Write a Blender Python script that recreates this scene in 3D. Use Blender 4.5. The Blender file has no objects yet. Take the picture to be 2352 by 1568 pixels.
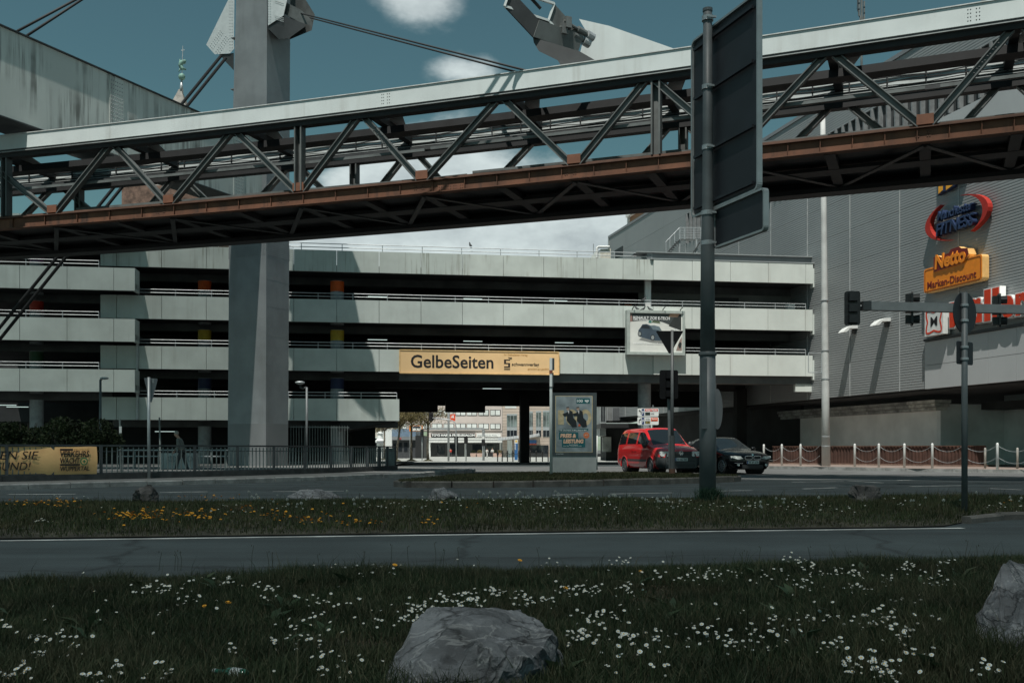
import bpy, bmesh, math, random
import numpy as np
from mathutils import Vector, Matrix
random.seed(7); rng = np.random.default_rng(11)
S = bpy.context.scene
COL = S.collection
# ------------------------------------------------------------------ camera, sky, sun, exposure
F_, CX, HY, CZ = 2287.0, 1176.0, 1032.0, 0.95      # focal length, centre, horizon (in a 2352 px wide frame), eye height
cam = bpy.data.cameras.new('camera'); camo = bpy.data.objects.new('camera', cam); COL.objects.link(camo)
camo.location = (0, 0, CZ); camo.rotation_euler = (math.radians(90), 0, 0)
cam.sensor_width = 36; cam.lens = 35.0; cam.shift_y = 248/2352; cam.clip_start = .05; cam.clip_end = 5000
S.camera = camo
SUN_EL = math.radians(65); SUN_AZ = math.atan2(-.27, -.963)   # direction towards the sun: behind the camera and to its left
sun_to = Vector((-.27*math.cos(SUN_EL), -.963*math.cos(SUN_EL), math.sin(SUN_EL))).normalized()
sl = bpy.data.lights.new('sun', 'SUN'); sl.energy = 5.0; sl.angle = math.radians(.5); sl.color = (1, .965, .9)
so = bpy.data.objects.new('sun', sl); COL.objects.link(so)
so.rotation_euler = (-sun_to).to_track_quat('-Z', 'Y').to_euler(); so.location = (-20, -30, 60)
W = bpy.data.worlds.new('World'); S.world = W; W.use_nodes = True
nt = W.node_tree; nt.nodes.clear()
def wn(t, **k):
    n = nt.nodes.new(t)
    for a, b in k.items(): setattr(n, a, b)
    return n
def wmath(op, a, b=None, clamp=False):
    n = wn('ShaderNodeMath', operation=op); n.use_clamp = clamp
    for i, v in enumerate((a, b)):
        if v is None: continue
        if isinstance(v, (int, float)): n.inputs[i].default_value = v
        else: nt.links.new(v, n.inputs[i])
    return n.outputs[0]
sky = wn('ShaderNodeTexSky', sky_type='NISHITA'); sky.sun_disc = False
sky.sun_elevation = SUN_EL; sky.sun_rotation = math.atan2(sun_to.x, sun_to.y); sky.air_density = 1.0; sky.dust_density = .6; sky.ozone_density = 1.2
hs = wn('ShaderNodeMix', data_type='RGBA', blend_type='MULTIPLY'); hs.inputs[0].default_value = 1; hs.inputs[7].default_value = (.52, .72, .535, 1)
nt.links.new(sky.outputs[0], hs.inputs[6])
tc = wn('ShaderNodeTexCoord'); sx = wn('ShaderNodeSeparateXYZ'); nt.links.new(tc.outputs['Generated'], sx.inputs[0])
nz = wn('ShaderNodeTexNoise'); nz.inputs['Scale'].default_value = 2.6; nz.inputs['Detail'].default_value = 6; nz.inputs['Roughness'].default_value = .56
mp = wn('ShaderNodeMapping'); mp.inputs['Scale'].default_value = (1, 1, 2.1); mp.inputs['Location'].default_value = (3.7, 1.2, .4)
nt.links.new(tc.outputs['Generated'], mp.inputs[0]); nt.links.new(mp.outputs[0], nz.inputs['Vector'])
nz2 = wn('ShaderNodeTexNoise'); nz2.inputs['Scale'].default_value = 13; nz2.inputs['Detail'].default_value = 5; nz2.inputs['Roughness'].default_value = .6
nt.links.new(mp.outputs[0], nz2.inputs['Vector'])
dens = wmath('ADD', wmath('MULTIPLY', wmath('SUBTRACT', nz.outputs[0], .5), 1.5), wmath('MULTIPLY', wmath('SUBTRACT', nz2.outputs[0], .5), .75))
# single cumulus heads, each round one direction of the sky
def cloud_head(x, y, wx, wz, amp):
    d = Vector(((x-CX)/F_, 1, (HY-y)/F_)).normalized()
    ax = wmath('DIVIDE', wmath('SUBTRACT', sx.outputs[0], d.x), wx/F_); az = wmath('DIVIDE', wmath('SUBTRACT', sx.outputs[2], d.z), wz/F_)
    ay = wmath('DIVIDE', wmath('SUBTRACT', sx.outputs[1], d.y), .35)
    r2 = wmath('ADD', wmath('ADD', wmath('MULTIPLY', ax, ax), wmath('MULTIPLY', az, az)), wmath('MULTIPLY', ay, ay))
    return wmath('MULTIPLY', wmath('POWER', 2.718, wmath('MULTIPLY', r2, -1)), amp)
for a in ((965, 8, 105, 42, .95), (1060, 158, 85, 30, .72), (985, 400, 190, 100, .75), (1000, 575, 420, 85, 1.0), (1380, 545, 260, 75, .85), (640, 660, 420, 70, .6), (830, 430, 120, 60, .5)):
    dens = wmath('ADD', dens, cloud_head(*a))
for a in ((250, 200, 420, 260, -.3), (1500, 250, 300, 160, -.2), (1750, 60, 400, 120, -.25), (730, 230, 150, 120, -.25)):
    dens = wmath('ADD', dens, cloud_head(*a))
dens = wmath('ADD', dens, wmath('MULTIPLY', wmath('POWER', 2.718, wmath('MULTIPLY', wmath('MULTIPLY', sx.outputs[2], sx.outputs[2]), -60)), .42))      # haze bank round the horizon
ramp = wn('ShaderNodeValToRGB'); ramp.color_ramp.elements[0].position = .1; ramp.color_ramp.elements[1].position = .62
ramp.color_ramp.interpolation = 'EASE'
nt.links.new(dens, ramp.inputs[0])
shade = wn('ShaderNodeValToRGB'); shade.color_ramp.elements[0].position = .3; shade.color_ramp.elements[1].position = .66
shade.color_ramp.elements[0].color = (4.4, 5.1, 5.3, 1); shade.color_ramp.elements[1].color = (7.2, 8.2, 8.2, 1)
nt.links.new(nz2.outputs[0], shade.inputs[0])
mix = wn('ShaderNodeMix', data_type='RGBA'); nt.links.new(ramp.outputs[0], mix.inputs[0]); nt.links.new(hs.outputs[2], mix.inputs[6]); nt.links.new(shade.outputs[0], mix.inputs[7])
bg = wn('ShaderNodeBackground'); bg.inputs[1].default_value = .092; nt.links.new(mix.outputs[2], bg.inputs[0])
wo = wn('ShaderNodeOutputWorld'); nt.links.new(bg.outputs[0], wo.inputs[0])
S.view_settings.view_transform = 'Standard'; S.view_settings.look = 'None'; S.view_settings.gamma = 1; S.view_settings.exposure = 0.0
S.view_settings.use_curve_mapping = False
S.render.engine = 'CYCLES'; S.cycles.use_denoising = True; S.cycles.max_bounces = 4; S.cycles.diffuse_bounces = 3; S.cycles.glossy_bounces = 3; S.cycles.transmission_bounces = 2; S.cycles.caustics_reflective = False; S.cycles.caustics_refractive = False

# ------------------------------------------------------------------ helpers
def pt(x, y, Y): return Vector(((x-CX)/F_*Y, Y, CZ+(HY-y)/F_*Y))
def gp(x, y, z=0.0):
    Y = (CZ-z)*F_/(y-HY); return Vector(((x-CX)/F_*Y, Y, z))
def gz(Y): return 0.0 if Y < 66 else (-.58*(Y-66)/149 if Y < 215 else -.58)
def lin(r, g, b): return tuple(((c/255)/12.92 if c/255 <= .04045 else ((c/255+.055)/1.055)**2.4) for c in (r, g, b))
class Frame:
    def __init__(s, o, d, z=0):
        d = Vector((d[0], d[1])).normalized(); s.o = Vector((o[0], o[1])); s.d = d; s.n = Vector((d.y, -d.x)); s.z = z
    def P(s, a, n, z):
        q = s.o+s.d*a+s.n*n; return Vector((q.x, q.y, z+s.z))
    def ang(s): return math.atan2(s.d.y, s.d.x)
    def hit(s, x, n=0):            # distance along the frame where the view ray through column x meets it
        t = (x-CX)/F_; o = s.o+s.n*n
        return (t*o.y-o.x)/(s.d.x-t*s.d.y)
class MB:
    def __init__(s): s.v = []; s.f = []
    def add(s, vs, fs):
        o = len(s.v); s.v += [tuple(p) for p in vs]; s.f += [tuple(i+o for i in f) for f in fs]; return s
    def hexa(s, p): return s.add(p, [(0, 3, 2, 1), (4, 5, 6, 7), (0, 1, 5, 4), (1, 2, 6, 5), (2, 3, 7, 6), (3, 0, 4, 7)])
    def box(s, c, d, rz=0):
        cx, cy, cz = c; a, b, h = d[0]/2, d[1]/2, d[2]/2; co, si = math.cos(rz), math.sin(rz)
        return s.hexa([(cx+x*co-y*si, cy+x*si+y*co, cz+z) for z in (-h, h) for x, y in ((-a, -b), (a, -b), (a, b), (-a, b))])
    def fbox(s, F, s0, s1, n0, n1, z0, z1):
        return s.hexa([F.P(a, n, z) for z in (z0, z1) for a, n in ((s0, n0), (s0, n1), (s1, n1), (s1, n0))])
    def beam(s, a, b, w, h, up=(0, 0, 1)):
        a, b = Vector(a), Vector(b); d = (b-a).normalized(); u = Vector(up); sd = d.cross(u)
        if sd.length < 1e-4: sd = d.cross(Vector((0, 1, 0)))
        sd.normalize(); u = sd.cross(d).normalized(); sd = sd*w/2; u = u*h/2
        return s.hexa([a-sd-u, a+sd-u, b+sd-u, b-sd-u, a-sd+u, a+sd+u, b+sd+u, b-sd+u])
    def ibeam(s, a, b, w, h, up=(0, 0, 1), tw=.02, tf=.025):
        a, b = Vector(a), Vector(b); d = (b-a).normalized(); u = Vector(up); sd = d.cross(u).normalized(); u = sd.cross(d).normalized()
        s.beam(a, b, tw, h-2*tf, u)
        for k in (-1, 1):
            o = u*k*(h/2-tf/2); s.beam(a+o, b+o, w, tf, u)
        return s
    def tube(s, pts, r, n=8, caps=True):
        pts = [Vector(p) for p in pts]; m = len(pts); rs = r if isinstance(r, (list, tuple)) else [r]*m
        vs = []; prev = None
        for i, p in enumerate(pts):
            d = (pts[min(i+1, m-1)]-pts[max(i-1, 0)]).normalized()
            a = prev if prev is not None else (Vector((1, 0, 0)) if abs(d.x) < .8 else Vector((0, 1, 0)))
            a = (a-d*a.dot(d)).normalized(); b = d.cross(a); prev = a
            vs += [p+(a*math.cos(2*math.pi*k/n)+b*math.sin(2*math.pi*k/n))*rs[i] for k in range(n)]
        fs = [(i*n+k, i*n+(k+1) % n, (i+1)*n+(k+1) % n, (i+1)*n+k) for i in range(m-1) for k in range(n)]
        if caps: fs += [tuple(range(n-1, -1, -1)), tuple((m-1)*n+k for k in range(n))]
        return s.add(vs, fs)
    def lathe(s, c, prof, n=16):
        c = Vector(c); m = len(prof)
        vs = [c+Vector((r*math.cos(2*math.pi*k/n), r*math.sin(2*math.pi*k/n), z)) for r, z in prof for k in range(n)]
        fs = [(i*n+k, i*n+(k+1) % n, (i+1)*n+(k+1) % n, (i+1)*n+k) for i in range(m-1) for k in range(n)]
        fs += [tuple(range(n-1, -1, -1)), tuple((m-1)*n+k for k in range(n))]
        return s.add(vs, fs)
    def ball(s, c, r, n=10, m=6):
        r = r if isinstance(r, (tuple, list)) else (r, r, r); c = Vector(c)
        vs = [c+Vector((0, 0, -r[2]))]
        for i in range(1, m):
            a = -math.pi/2+math.pi*i/m
            vs += [c+Vector((r[0]*math.cos(a)*math.cos(2*math.pi*k/n), r[1]*math.cos(a)*math.sin(2*math.pi*k/n), r[2]*math.sin(a))) for k in range(n)]
        vs.append(c+Vector((0, 0, r[2]))); L = len(vs)-1
        fs = [(0, 1+(k+1) % n, 1+k) for k in range(n)]
        fs += [(1+i*n+k, 1+i*n+(k+1) % n, 1+(i+1)*n+(k+1) % n, 1+(i+1)*n+k) for i in range(m-2) for k in range(n)]
        fs += [(L, 1+(m-2)*n+k, 1+(m-2)*n+(k+1) % n) for k in range(n)]
        return s.add(vs, fs)
    def prism(s, poly, fn, d0, d1):       # outline (a, b) carried by fn(a, b, d) from depth d0 to d1
        n = len(poly); vs = [fn(a, b, d0) for a, b in poly]+[fn(a, b, d1) for a, b in poly]
        return s.add(vs, [tuple(range(n)), tuple(range(2*n-1, n-1, -1))]+[(i, (i+1) % n, n+(i+1) % n, n+i) for i in range(n)])
    def sheet(s, poly, fn): return s.add([fn(a, b) for a, b in poly], [tuple(range(len(poly)))])
    def mesh(s, name, smooth=False, fix=True, weld=False):
        me = bpy.data.meshes.new(name); me.from_pydata(s.v, [], s.f)
        if fix:
            bm = bmesh.new(); bm.from_mesh(me)
            if weld: bmesh.ops.remove_doubles(bm, verts=bm.verts, dist=1e-4)
            bmesh.ops.recalc_face_normals(bm, faces=bm.faces); bm.to_mesh(me); bm.free()
        if smooth: me.polygons.foreach_set('use_smooth', [True]*len(me.polygons))
        me.update(); return me
    def build(s, name, mat, parent=None, smooth=False, fix=True, weld=False):
        return link(name, s.mesh(name, smooth, fix, weld), mat, parent)
def link(name, me, mat, parent=None):
    o = bpy.data.objects.new(name, me); COL.objects.link(o)
    if mat is not None and len(me.materials) == 0: me.materials.append(mat)
    if parent is not None: adopt(o, parent)
    return o
def adopt(o, parent):
    o.parent = parent; o.matrix_parent_inverse = wmat(parent).inverted()
def wmat(o):
    m = Matrix.LocRotScale(o.location, o.rotation_euler, o.scale)
    return wmat(o.parent) @ o.matrix_parent_inverse @ m if o.parent else m
def tag(o, label=None, cat=None, group=None, kind=None):
    if label: o['label'] = label
    if cat: o['category'] = cat
    if group: o['group'] = group
    if kind: o['kind'] = kind
    return o
def thing(name, label, cat, loc=(0, 0, 0), rz=0, group=None):
    o = bpy.data.objects.new(name, None); COL.objects.link(o); o.empty_display_size = .2
    o.location = loc; o.rotation_euler = (0, 0, rz); return tag(o, label, cat, group)
def dup(o, loc=None, rz=None, label=None, parent=None):
    c = o.copy(); COL.objects.link(c)
    if parent is not None: c.parent = parent
    if loc is not None: c.location = loc
    if rz is not None: c.rotation_euler = (0, 0, rz)
    if label: c['label'] = label
    for ch in o.children: dup(ch, parent=c)
    return c
# ------------------------------------------------------------------ materials
MATS = {}
def mat(name, col, rough=.6, metal=0, var=.12, scale=4.0, bump=0.0, bscale=60, streak=0.0, dirt=None, coat=0, emit=None, spec=.5, fine=0, sk=(.5, .72, 2.2)):
    if name in MATS: return MATS[name]
    m = bpy.data.materials.new(name); m.use_nodes = True; t = m.node_tree; b = t.nodes['Principled BSDF']
    N = t.nodes.new; Lk = t.links.new
    b.inputs['Roughness'].default_value = rough; b.inputs['Metallic'].default_value = metal
    b.inputs['Specular IOR Level'].default_value = spec
    if coat: b.inputs['Coat Weight'].default_value = coat; b.inputs['Coat Roughness'].default_value = .04
    g = N('ShaderNodeNewGeometry'); pos = g.outputs['Position']
    def noise(sc, det=5, rg=.55, scl=None):
        n = N('ShaderNodeTexNoise'); n.inputs['Scale'].default_value = sc; n.inputs['Detail'].default_value = det; n.inputs['Roughness'].default_value = rg
        if scl:
            mpn = N('ShaderNodeMapping'); mpn.inputs['Scale'].default_value = scl; Lk(pos, mpn.inputs[0]); Lk(mpn.outputs[0], n.inputs['Vector'])
        else: Lk(pos, n.inputs['Vector'])
        return n.outputs[0]
    c = col+(1,) if len(col) == 3 else col
    def mixc(f, a, bb):
        x = N('ShaderNodeMix'); x.data_type = 'RGBA'
        for i, v in ((0, f), (6, a), (7, bb)):
            if hasattr(v, 'is_linked'): Lk(v, x.inputs[i])
            elif i == 0: x.inputs[0].default_value = v
            else: x.inputs[i].default_value = v
        return x.outputs[2]
    def rampf(v, lo, hi):
        r = N('ShaderNodeMapRange'); r.inputs[1].default_value = lo; r.inputs[2].default_value = hi; r.interpolation_type = 'SMOOTHSTEP'; Lk(v, r.inputs[0]); return r.outputs[0]
    out = c
    if var:
        lo = tuple(x*(1-var*1.6) for x in c[:3])+(1,); hi = tuple(min(1, x*(1+var)) for x in c[:3])+(1,)
        out = mixc(rampf(noise(scale), .3, .7), lo, hi)
    if fine:
        f = noise(bscale, 2, .5); out = mixc(rampf(f, .62, .72), out, tuple(min(1, x*(1+fine)) for x in c[:3])+(1,))
        out = mixc(rampf(f, .4, .3), out, tuple(x*(1-fine*.35) for x in c[:3])+(1,))
    if streak:
        d = dirt or tuple(x*.22 for x in c[:3]); sv = noise(1, 6, .6, (sk[2], sk[2], .13 if sk[2] < 3 else .22)); sv2 = noise(.5, 3, .5)
        mu = N('ShaderNodeMath'); mu.operation = 'MULTIPLY'; Lk(rampf(sv, sk[0], sk[1]), mu.inputs[0]); Lk(rampf(sv2, .35, .65), mu.inputs[1])
        mu2 = N('ShaderNodeMath'); mu2.operation = 'MULTIPLY'; Lk(mu.outputs[0], mu2.inputs[0]); mu2.inputs[1].default_value = streak
        out = mixc(mu2.outputs[0], out, tuple(d)+(1,))
    if hasattr(out, 'is_linked'): Lk(out, b.inputs['Base Color'])
    else: b.inputs['Base Color'].default_value = out
    if bump:
        bp = N('ShaderNodeBump'); bp.inputs['Strength'].default_value = bump; bp.inputs['Distance'].default_value = .02
        Lk(noise(bscale, 6, .65), bp.inputs['Height']); Lk(bp.outputs[0], b.inputs['Normal'])
    if emit:
        b.inputs['Emission Color'].default_value = tuple(emit[:3])+(1,); b.inputs['Emission Strength'].default_value = emit[3]
    MATS[name] = m; return m
def plain(name, r, g, b, rough=.5, **k):
    k.setdefault('var', .05); return mat(name, lin(r, g, b), rough, **k)
def glass_mat(name, tint=(.02, .025, .03), rough=.03):
    m = mat(name, tint, rough, var=0, spec=.8); return m
M_asphalt = mat('asphalt', (.037, .05, .052), .85, var=.16, scale=.7, bump=.35, bscale=160, fine=.9)
def road_wear(m):
    t = m.node_tree; b = t.nodes['Principled BSDF']; src = b.inputs['Base Color'].links[0].from_socket; g = [n for n in t.nodes if n.type == 'NEW_GEOMETRY'][0]
    mp_ = t.nodes.new('ShaderNodeMapping'); mp_.inputs['Rotation'].default_value = (0, 0, -.154); mp_.inputs['Scale'].default_value = (.05, 1.5, 1); t.links.new(g.outputs['Position'], mp_.inputs[0])
    n = t.nodes.new('ShaderNodeTexNoise'); n.inputs['Scale'].default_value = 1; n.inputs['Detail'].default_value = 5; t.links.new(mp_.outputs[0], n.inputs['Vector'])
    r = t.nodes.new('ShaderNodeMapRange'); r.inputs[1].default_value = .32; r.inputs[2].default_value = .68; r.inputs[3].default_value = .68; r.inputs[4].default_value = 1.4; t.links.new(n.outputs[0], r.inputs[0])
    h = t.nodes.new('ShaderNodeHueSaturation'); t.links.new(src, h.inputs['Color']); t.links.new(r.outputs[0], h.inputs['Value'])
    v = t.nodes.new('ShaderNodeTexVoronoi'); v.feature = 'DISTANCE_TO_EDGE'; v.inputs['Scale'].default_value = .33; n2 = t.nodes.new('ShaderNodeTexNoise'); n2.inputs['Scale'].default_value = 1.3; n2.inputs['Detail'].default_value = 6; t.links.new(g.outputs['Position'], n2.inputs['Vector'])
    ad = t.nodes.new('ShaderNodeMix'); ad.data_type = 'RGBA'; ad.inputs[0].default_value = .42; t.links.new(g.outputs['Position'], ad.inputs[6]); t.links.new(n2.outputs['Color'], ad.inputs[7]); t.links.new(ad.outputs[2], v.inputs['Vector'])
    c = t.nodes.new('ShaderNodeMapRange'); c.inputs[1].default_value = .0; c.inputs[2].default_value = .012; c.inputs[3].default_value = .45; c.inputs[4].default_value = 1; t.links.new(v.outputs['Distance'], c.inputs[0])
    mu = t.nodes.new('ShaderNodeMix'); mu.data_type = 'RGBA'; mu.blend_type = 'MULTIPLY'; mu.inputs[0].default_value = 1; t.links.new(h.outputs[0], mu.inputs[6]); t.links.new(c.outputs[0], mu.inputs[7]); t.links.new(mu.outputs[2], b.inputs['Base Color'])
road_wear(M_asphalt)
M_asphalt2 = mat('asphalt_pale', (.115, .12, .12), .85, var=.16, scale=.5, bump=.3, bscale=140, fine=.6)
M_line = mat('road_paint', (.5, .52, .5), .75, var=.3, scale=2.2, fine=.35, bscale=45)
M_pave = mat('paving', (.15, .155, .15), .85, var=.15, scale=1.2, bump=.3, bscale=90, fine=.4)
M_kerb = mat('kerb_granite', (.27, .275, .265), .85, var=.22, scale=3, bump=.5, bscale=70, fine=.5)
M_kerbdark = mat('kerb_dark', (.105, .1, .09), .9, var=.25, scale=3, bump=.5, bscale=60, fine=.5)
M_soil = mat('soil', (.045, .042, .028), .95, var=.35, scale=2.5, bump=.6, bscale=30, fine=.5)
M_conc = mat('parapet_concrete', (.55, .605, .57), .8, var=.07, scale=.6, streak=.28, dirt=(.27, .28, .24), bump=.12, bscale=40)
M_concst = mat('parapet_stained', (.54, .59, .55), .8, var=.08, scale=.6, streak=.8, dirt=(.2, .19, .15), sk=(.5, .68, 5), bump=.12, bscale=40)
M_concw = mat('parapet_white', (.62, .665, .625), .75, var=.05, scale=.6, streak=.25, dirt=(.36, .33, .28), bump=.1, bscale=40)
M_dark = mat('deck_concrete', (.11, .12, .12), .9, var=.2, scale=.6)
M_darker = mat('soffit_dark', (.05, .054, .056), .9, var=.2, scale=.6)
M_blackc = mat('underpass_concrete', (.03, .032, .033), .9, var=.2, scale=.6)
M_galv = mat('galvanised', (.42, .45, .46), .45, metal=.35, var=.1, scale=6)
M_grey = mat('grey_paint', (.2, .215, .225), .5, var=.06, scale=1)
M_pyl = mat('pylon_paint', (.28, .3, .31), .55, var=.09, scale=.8, streak=.4, dirt=(.16, .165, .16), sk=(.46, .7, 1.6), bump=.06, bscale=12)
M_pylbase = mat('pylon_base_paint', (.24, .25, .255), .6, var=.06, scale=.5)
M_white = mat('bridge_white', (.58, .635, .63), .5, var=.05, scale=.7, streak=.5, dirt=(.34, .34, .31), sk=(.48, .7, 2.6))
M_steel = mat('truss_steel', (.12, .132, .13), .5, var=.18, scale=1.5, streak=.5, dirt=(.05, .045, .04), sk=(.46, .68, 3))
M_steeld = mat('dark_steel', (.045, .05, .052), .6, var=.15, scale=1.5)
M_steel_shade = mat('shaded_dirty_steel', (.016, .017, .018), .7, var=.2, scale=1.5)  # near black: grime plus shade put into the colour
M_rust = mat('rust_girder', (.142, .06, .032), .8, var=.2, scale=1.2, streak=.9, dirt=(.035, .022, .016), sk=(.47, .66, 3.4), bump=.2, bscale=50)
M_rustd = mat('rust_rail', (.1, .05, .032), .8, var=.2, scale=2)
M_beam = mat('portal_grey', (.66, .7, .66), .7, var=.06, scale=.5, streak=.85, dirt=(.11, .112, .1), sk=(.44, .64, 4.2))
M_black = mat('black_plastic', (.018, .019, .02), .5, var=.1)
M_pole = mat('post_grey', (.115, .13, .135), .5, var=.1, scale=3, streak=.3)
M_sback = mat('sign_back', (.022, .026, .032), .55, var=.1, scale=2, streak=.2)
M_alu = mat('aluminium_edge', (.4, .43, .43), .4, metal=.3, var=.06)
M_wht = mat('white_paint', (.72, .74, .72), .5, var=.05, scale=4, streak=.1)
M_clad = mat('ribbed_cladding', (.265, .282, .285), .45, metal=.15, var=.04, scale=.3)
M_smooth = mat('smooth_panel', (.43, .45, .455), .5, var=.03, scale=.4)
M_glass = glass_mat('window_glass')
# ------------------------------------------------------------------ text
def text_mesh(body, bold=0.0, shear=0.0, depth=0.0):
    cu = bpy.data.curves.new('txt', 'FONT'); cu.body = body; cu.size = 1; cu.offset = bold; cu.shear = shear; cu.extrude = depth; cu.resolution_u = 3
    ob = bpy.data.objects.new('txt', cu); me = bpy.data.meshes.new_from_object(ob)
    bpy.data.objects.remove(ob); bpy.data.curves.remove(cu); return me
def lettering(name, body, fn, a0, b0, w, h, m, parent, bold=0.0, shear=0.0, depth=.004, sink=0.0):
    """lay the word in the rectangle a0..a0+w, b0..b0+h; fn(a, b, d) carries it to the place"""
    me = text_mesh(body, bold, shear, .5)
    n = len(me.vertices); co = np.empty(n*3); me.vertices.foreach_get('co', co); co = co.reshape(-1, 3)
    lo, hi = co.min(0), co.max(0); sp = np.maximum(hi-lo, 1e-6)
    q = [fn(a0+(c[0]-lo[0])/sp[0]*w, b0+(c[1]-lo[1])/sp[1]*h, (depth if c[2] > 0 else -sink)) for c in co]
    me.vertices.foreach_set('co', np.array([tuple(x) for x in q]).ravel()); me.name = name
    me.materials.clear(); me.update()
    return link(name, me, m, parent)
# ------------------------------------------------------------------ ground, roads, pavements
def grid_sheet(name, xs, ys, fz, m, kind='structure'):
    vs = [(x, y, fz(x, y)) for y in ys for x in xs]; n = len(xs)
    fs = [(j*n+i, j*n+i+1, (j+1)*n+i+1, (j+1)*n+i) for j in range(len(ys)-1) for i in range(n-1)]
    o = MB().add(vs, fs).build(name, m, fix=False); return tag(o, kind=kind)
grid_sheet('ground', [-900, -200, -60, 0, 60, 200, 900], [-200, 0, 66, 215, 500, 2500], lambda x, y: gz(y)-.06, mat('far_ground', (.1, .105, .1), .9, var=.2, scale=.1))
road = grid_sheet('road', [-90, -30, 0, 30, 90], [4.5, 10, 20, 30, 40, 50, 66, 78], lambda x, y: gz(y), M_asphalt)
plaza = grid_sheet('plaza', [-120, -40, 0, 40, 120], [78, 120, 160, 215, 260], lambda x, y: gz(y)+.002, mat('plaza_paving', (.36, .37, .345), .85, var=.12, scale=.4, fine=.2, bscale=30))
cross = MB(); 
def strip(mb, pts, w, z):
    for a, b in zip(pts[:-1], pts[1:]):
        a, b = Vector(a[:2]), Vector(b[:2]); d = (b-a).normalized(); n = Vector((-d.y, d.x))*w/2
        mb.add([(*(a-n), z), (*(b-n), z), (*(b+n), z), (*(a+n), z)], [(0, 1, 2, 3)])
nearline = lambda X: 11.3+.155*X
def marking(pts, w=.12, z=.004, name='lane_marking'):
    mb = MB(); strip(mb, pts, w, z); return mb.build(name, M_line, road, fix=False)
marking([(x, nearline(x)-.12) for x in (-14, -7, 0, 5.45)], .11)
marking([(x, nearline(x)-3.72) for x in (-14, -7, 0, 5, 12)], .12)
for x0, y0, x1, y1 in ((17, 1135, 173, 1134.4), (367, 1130.5, 477, 1129), (626, 1128.5, 790, 1127.5), (1648, 1127.2, 1729, 1126), (1754, 1142.6, 1841, 1142.4), (2031, 1142.6, 2115, 1142.2),
                       (1818, 1106.9, 1938, 1105.3), (1949, 1104, 2028, 1108.5), (1844, 1122.4, 1922, 1119.5), (2090, 1117, 2210, 1114.5), (2273, 1121.5, 2346, 1124.5), (2060, 1102.5, 2160, 1101),
                       (1269, 1136.5, 1340, 1134.5), (1400, 1134, 1545, 1131.3)):
    a, b = gp(x0, y0), gp(x1, y1); marking([a, b], .13)
for x0, y0, x1, y1 in ((1688, 1085, 1965, 1084), (1700, 1090, 2352, 1089), (1720, 1092.5, 2000, 1094.5), (1045, 1079.5, 1110, 1077.2), (1100, 1082, 1170, 1080.5), (1190, 1083.5, 1262, 1082.2), (1000, 1074.2, 1060, 1076),
                       (1380, 1081, 1432, 1080.2), (1395, 1085.5, 1440, 1086.8)):
    a, b = gp(x0, y0), gp(x1, y1); marking([a, b], .14)
# paler tarmac of the crossing behind the island
tag(MB().add([(-1.5, 41, .004), (0, 35, .004), (9, 31.5, .004), (60, 31.5, .004), (60, 47, .004), (13, 56, .004), (-4, 56, .004)], [tuple(range(7))]).build('road', M_asphalt2, fix=False), kind='structure')
# left pavement with kerb stones
kerbL = [Vector(p) for p in ((-22, 14.5), (-16.6, 19.2), (-12.1, 23.6), (-9.0, 26.9), (-6.9, 29.4), (-5.3, 31.8), (-3.9, 34.6), (-2.7, 37.8), (-1.75, 41.2))]
def resample(pts, step):
    out = [pts[0].copy()]; acc = 0
    for a, b in zip(pts[:-1], pts[1:]):
        L = (b-a).length; d = step-acc
        while d <= L: out.append(a+(b-a)*(d/L)); d += step
        acc = L-(d-step)
    return out
pv = MB(); back = [Vector((-60, 60)), Vector((-60, 14.5))]
poly = [(p.x-.05, p.y+.02) for p in kerbL]+[(-1.9, 43.5), (-3.5, 46), (-6.5, 50), (-6.5, 70), (-60, 70), (-60, 14.5)]
pv.add([(x, y, .13) for x, y in poly], [tuple(range(len(poly)))])
pavL = pv.build('pavement', M_pave, fix=False); tag(pavL, kind='structure')
def kerb_run(pts, w, h, m, parent, step=1.0, gap=.018, name='kerb_stone', jit=.012):
    q = resample(pts, step); out = []
    for a, b in zip(q[:-1], q[1:]):
        d = (b-a).normalized(); n = Vector((d.y, -d.x)); a2, b2 = a+d*gap/2, b-d*gap/2
        mb = MB(); z1 = h+random.uniform(-jit, jit); c = .028; o1 = random.uniform(-jit, jit)
        prof = [(0, -.1), (w+o1, -.1), (w+o1, z1-c), (w+o1-c, z1), (0, z1)]
        mb.prism([(k, z) for k, z in prof], lambda k, z, t: (*( (a2 if t == 0 else b2)+n*k), z), 0, 1)
        out.append(mb.build(name, m, parent))
    return out
kerb_run(kerbL, .17, .14, M_kerb, pavL, 1.0)
kerb_run([Vector(p) for p in ((-1.75, 41.2), (-1.7, 42.4), (-2.2, 43.6), (-3.5, 46))], .17, .14, M_kerb, pavL, .9)
# traffic island
isl = [Vector(p) for p in ((-2.9, 25.6), (-2.85, 24.95), (-2.3, 24.75), (0, 25.0), (2, 25.9), (4.4, 27.6), (6.2, 29.0), (6.75, 29.7), (6.8, 30.4), (6.0, 31.6), (4.0, 33.4), (1.6, 34.4), (-.4, 33.2), (-1.9, 30.0), (-2.9, 25.6))]
im = MB(); inn = [p+(Vector((1.6, 29.5))-p).normalized()*.06 for p in isl[:-1]]
im.add([(p.x, p.y, .15) for p in inn]+[(1.6, 29.5, .2)], [(i, (i+1) % len(inn), len(inn)) for i in range(len(inn))])
island = im.build('traffic_island', M_soil); tag(island, kind='structure')
kerb_run(isl, .16, .17, M_kerbdark, island, 1.02)
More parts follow.
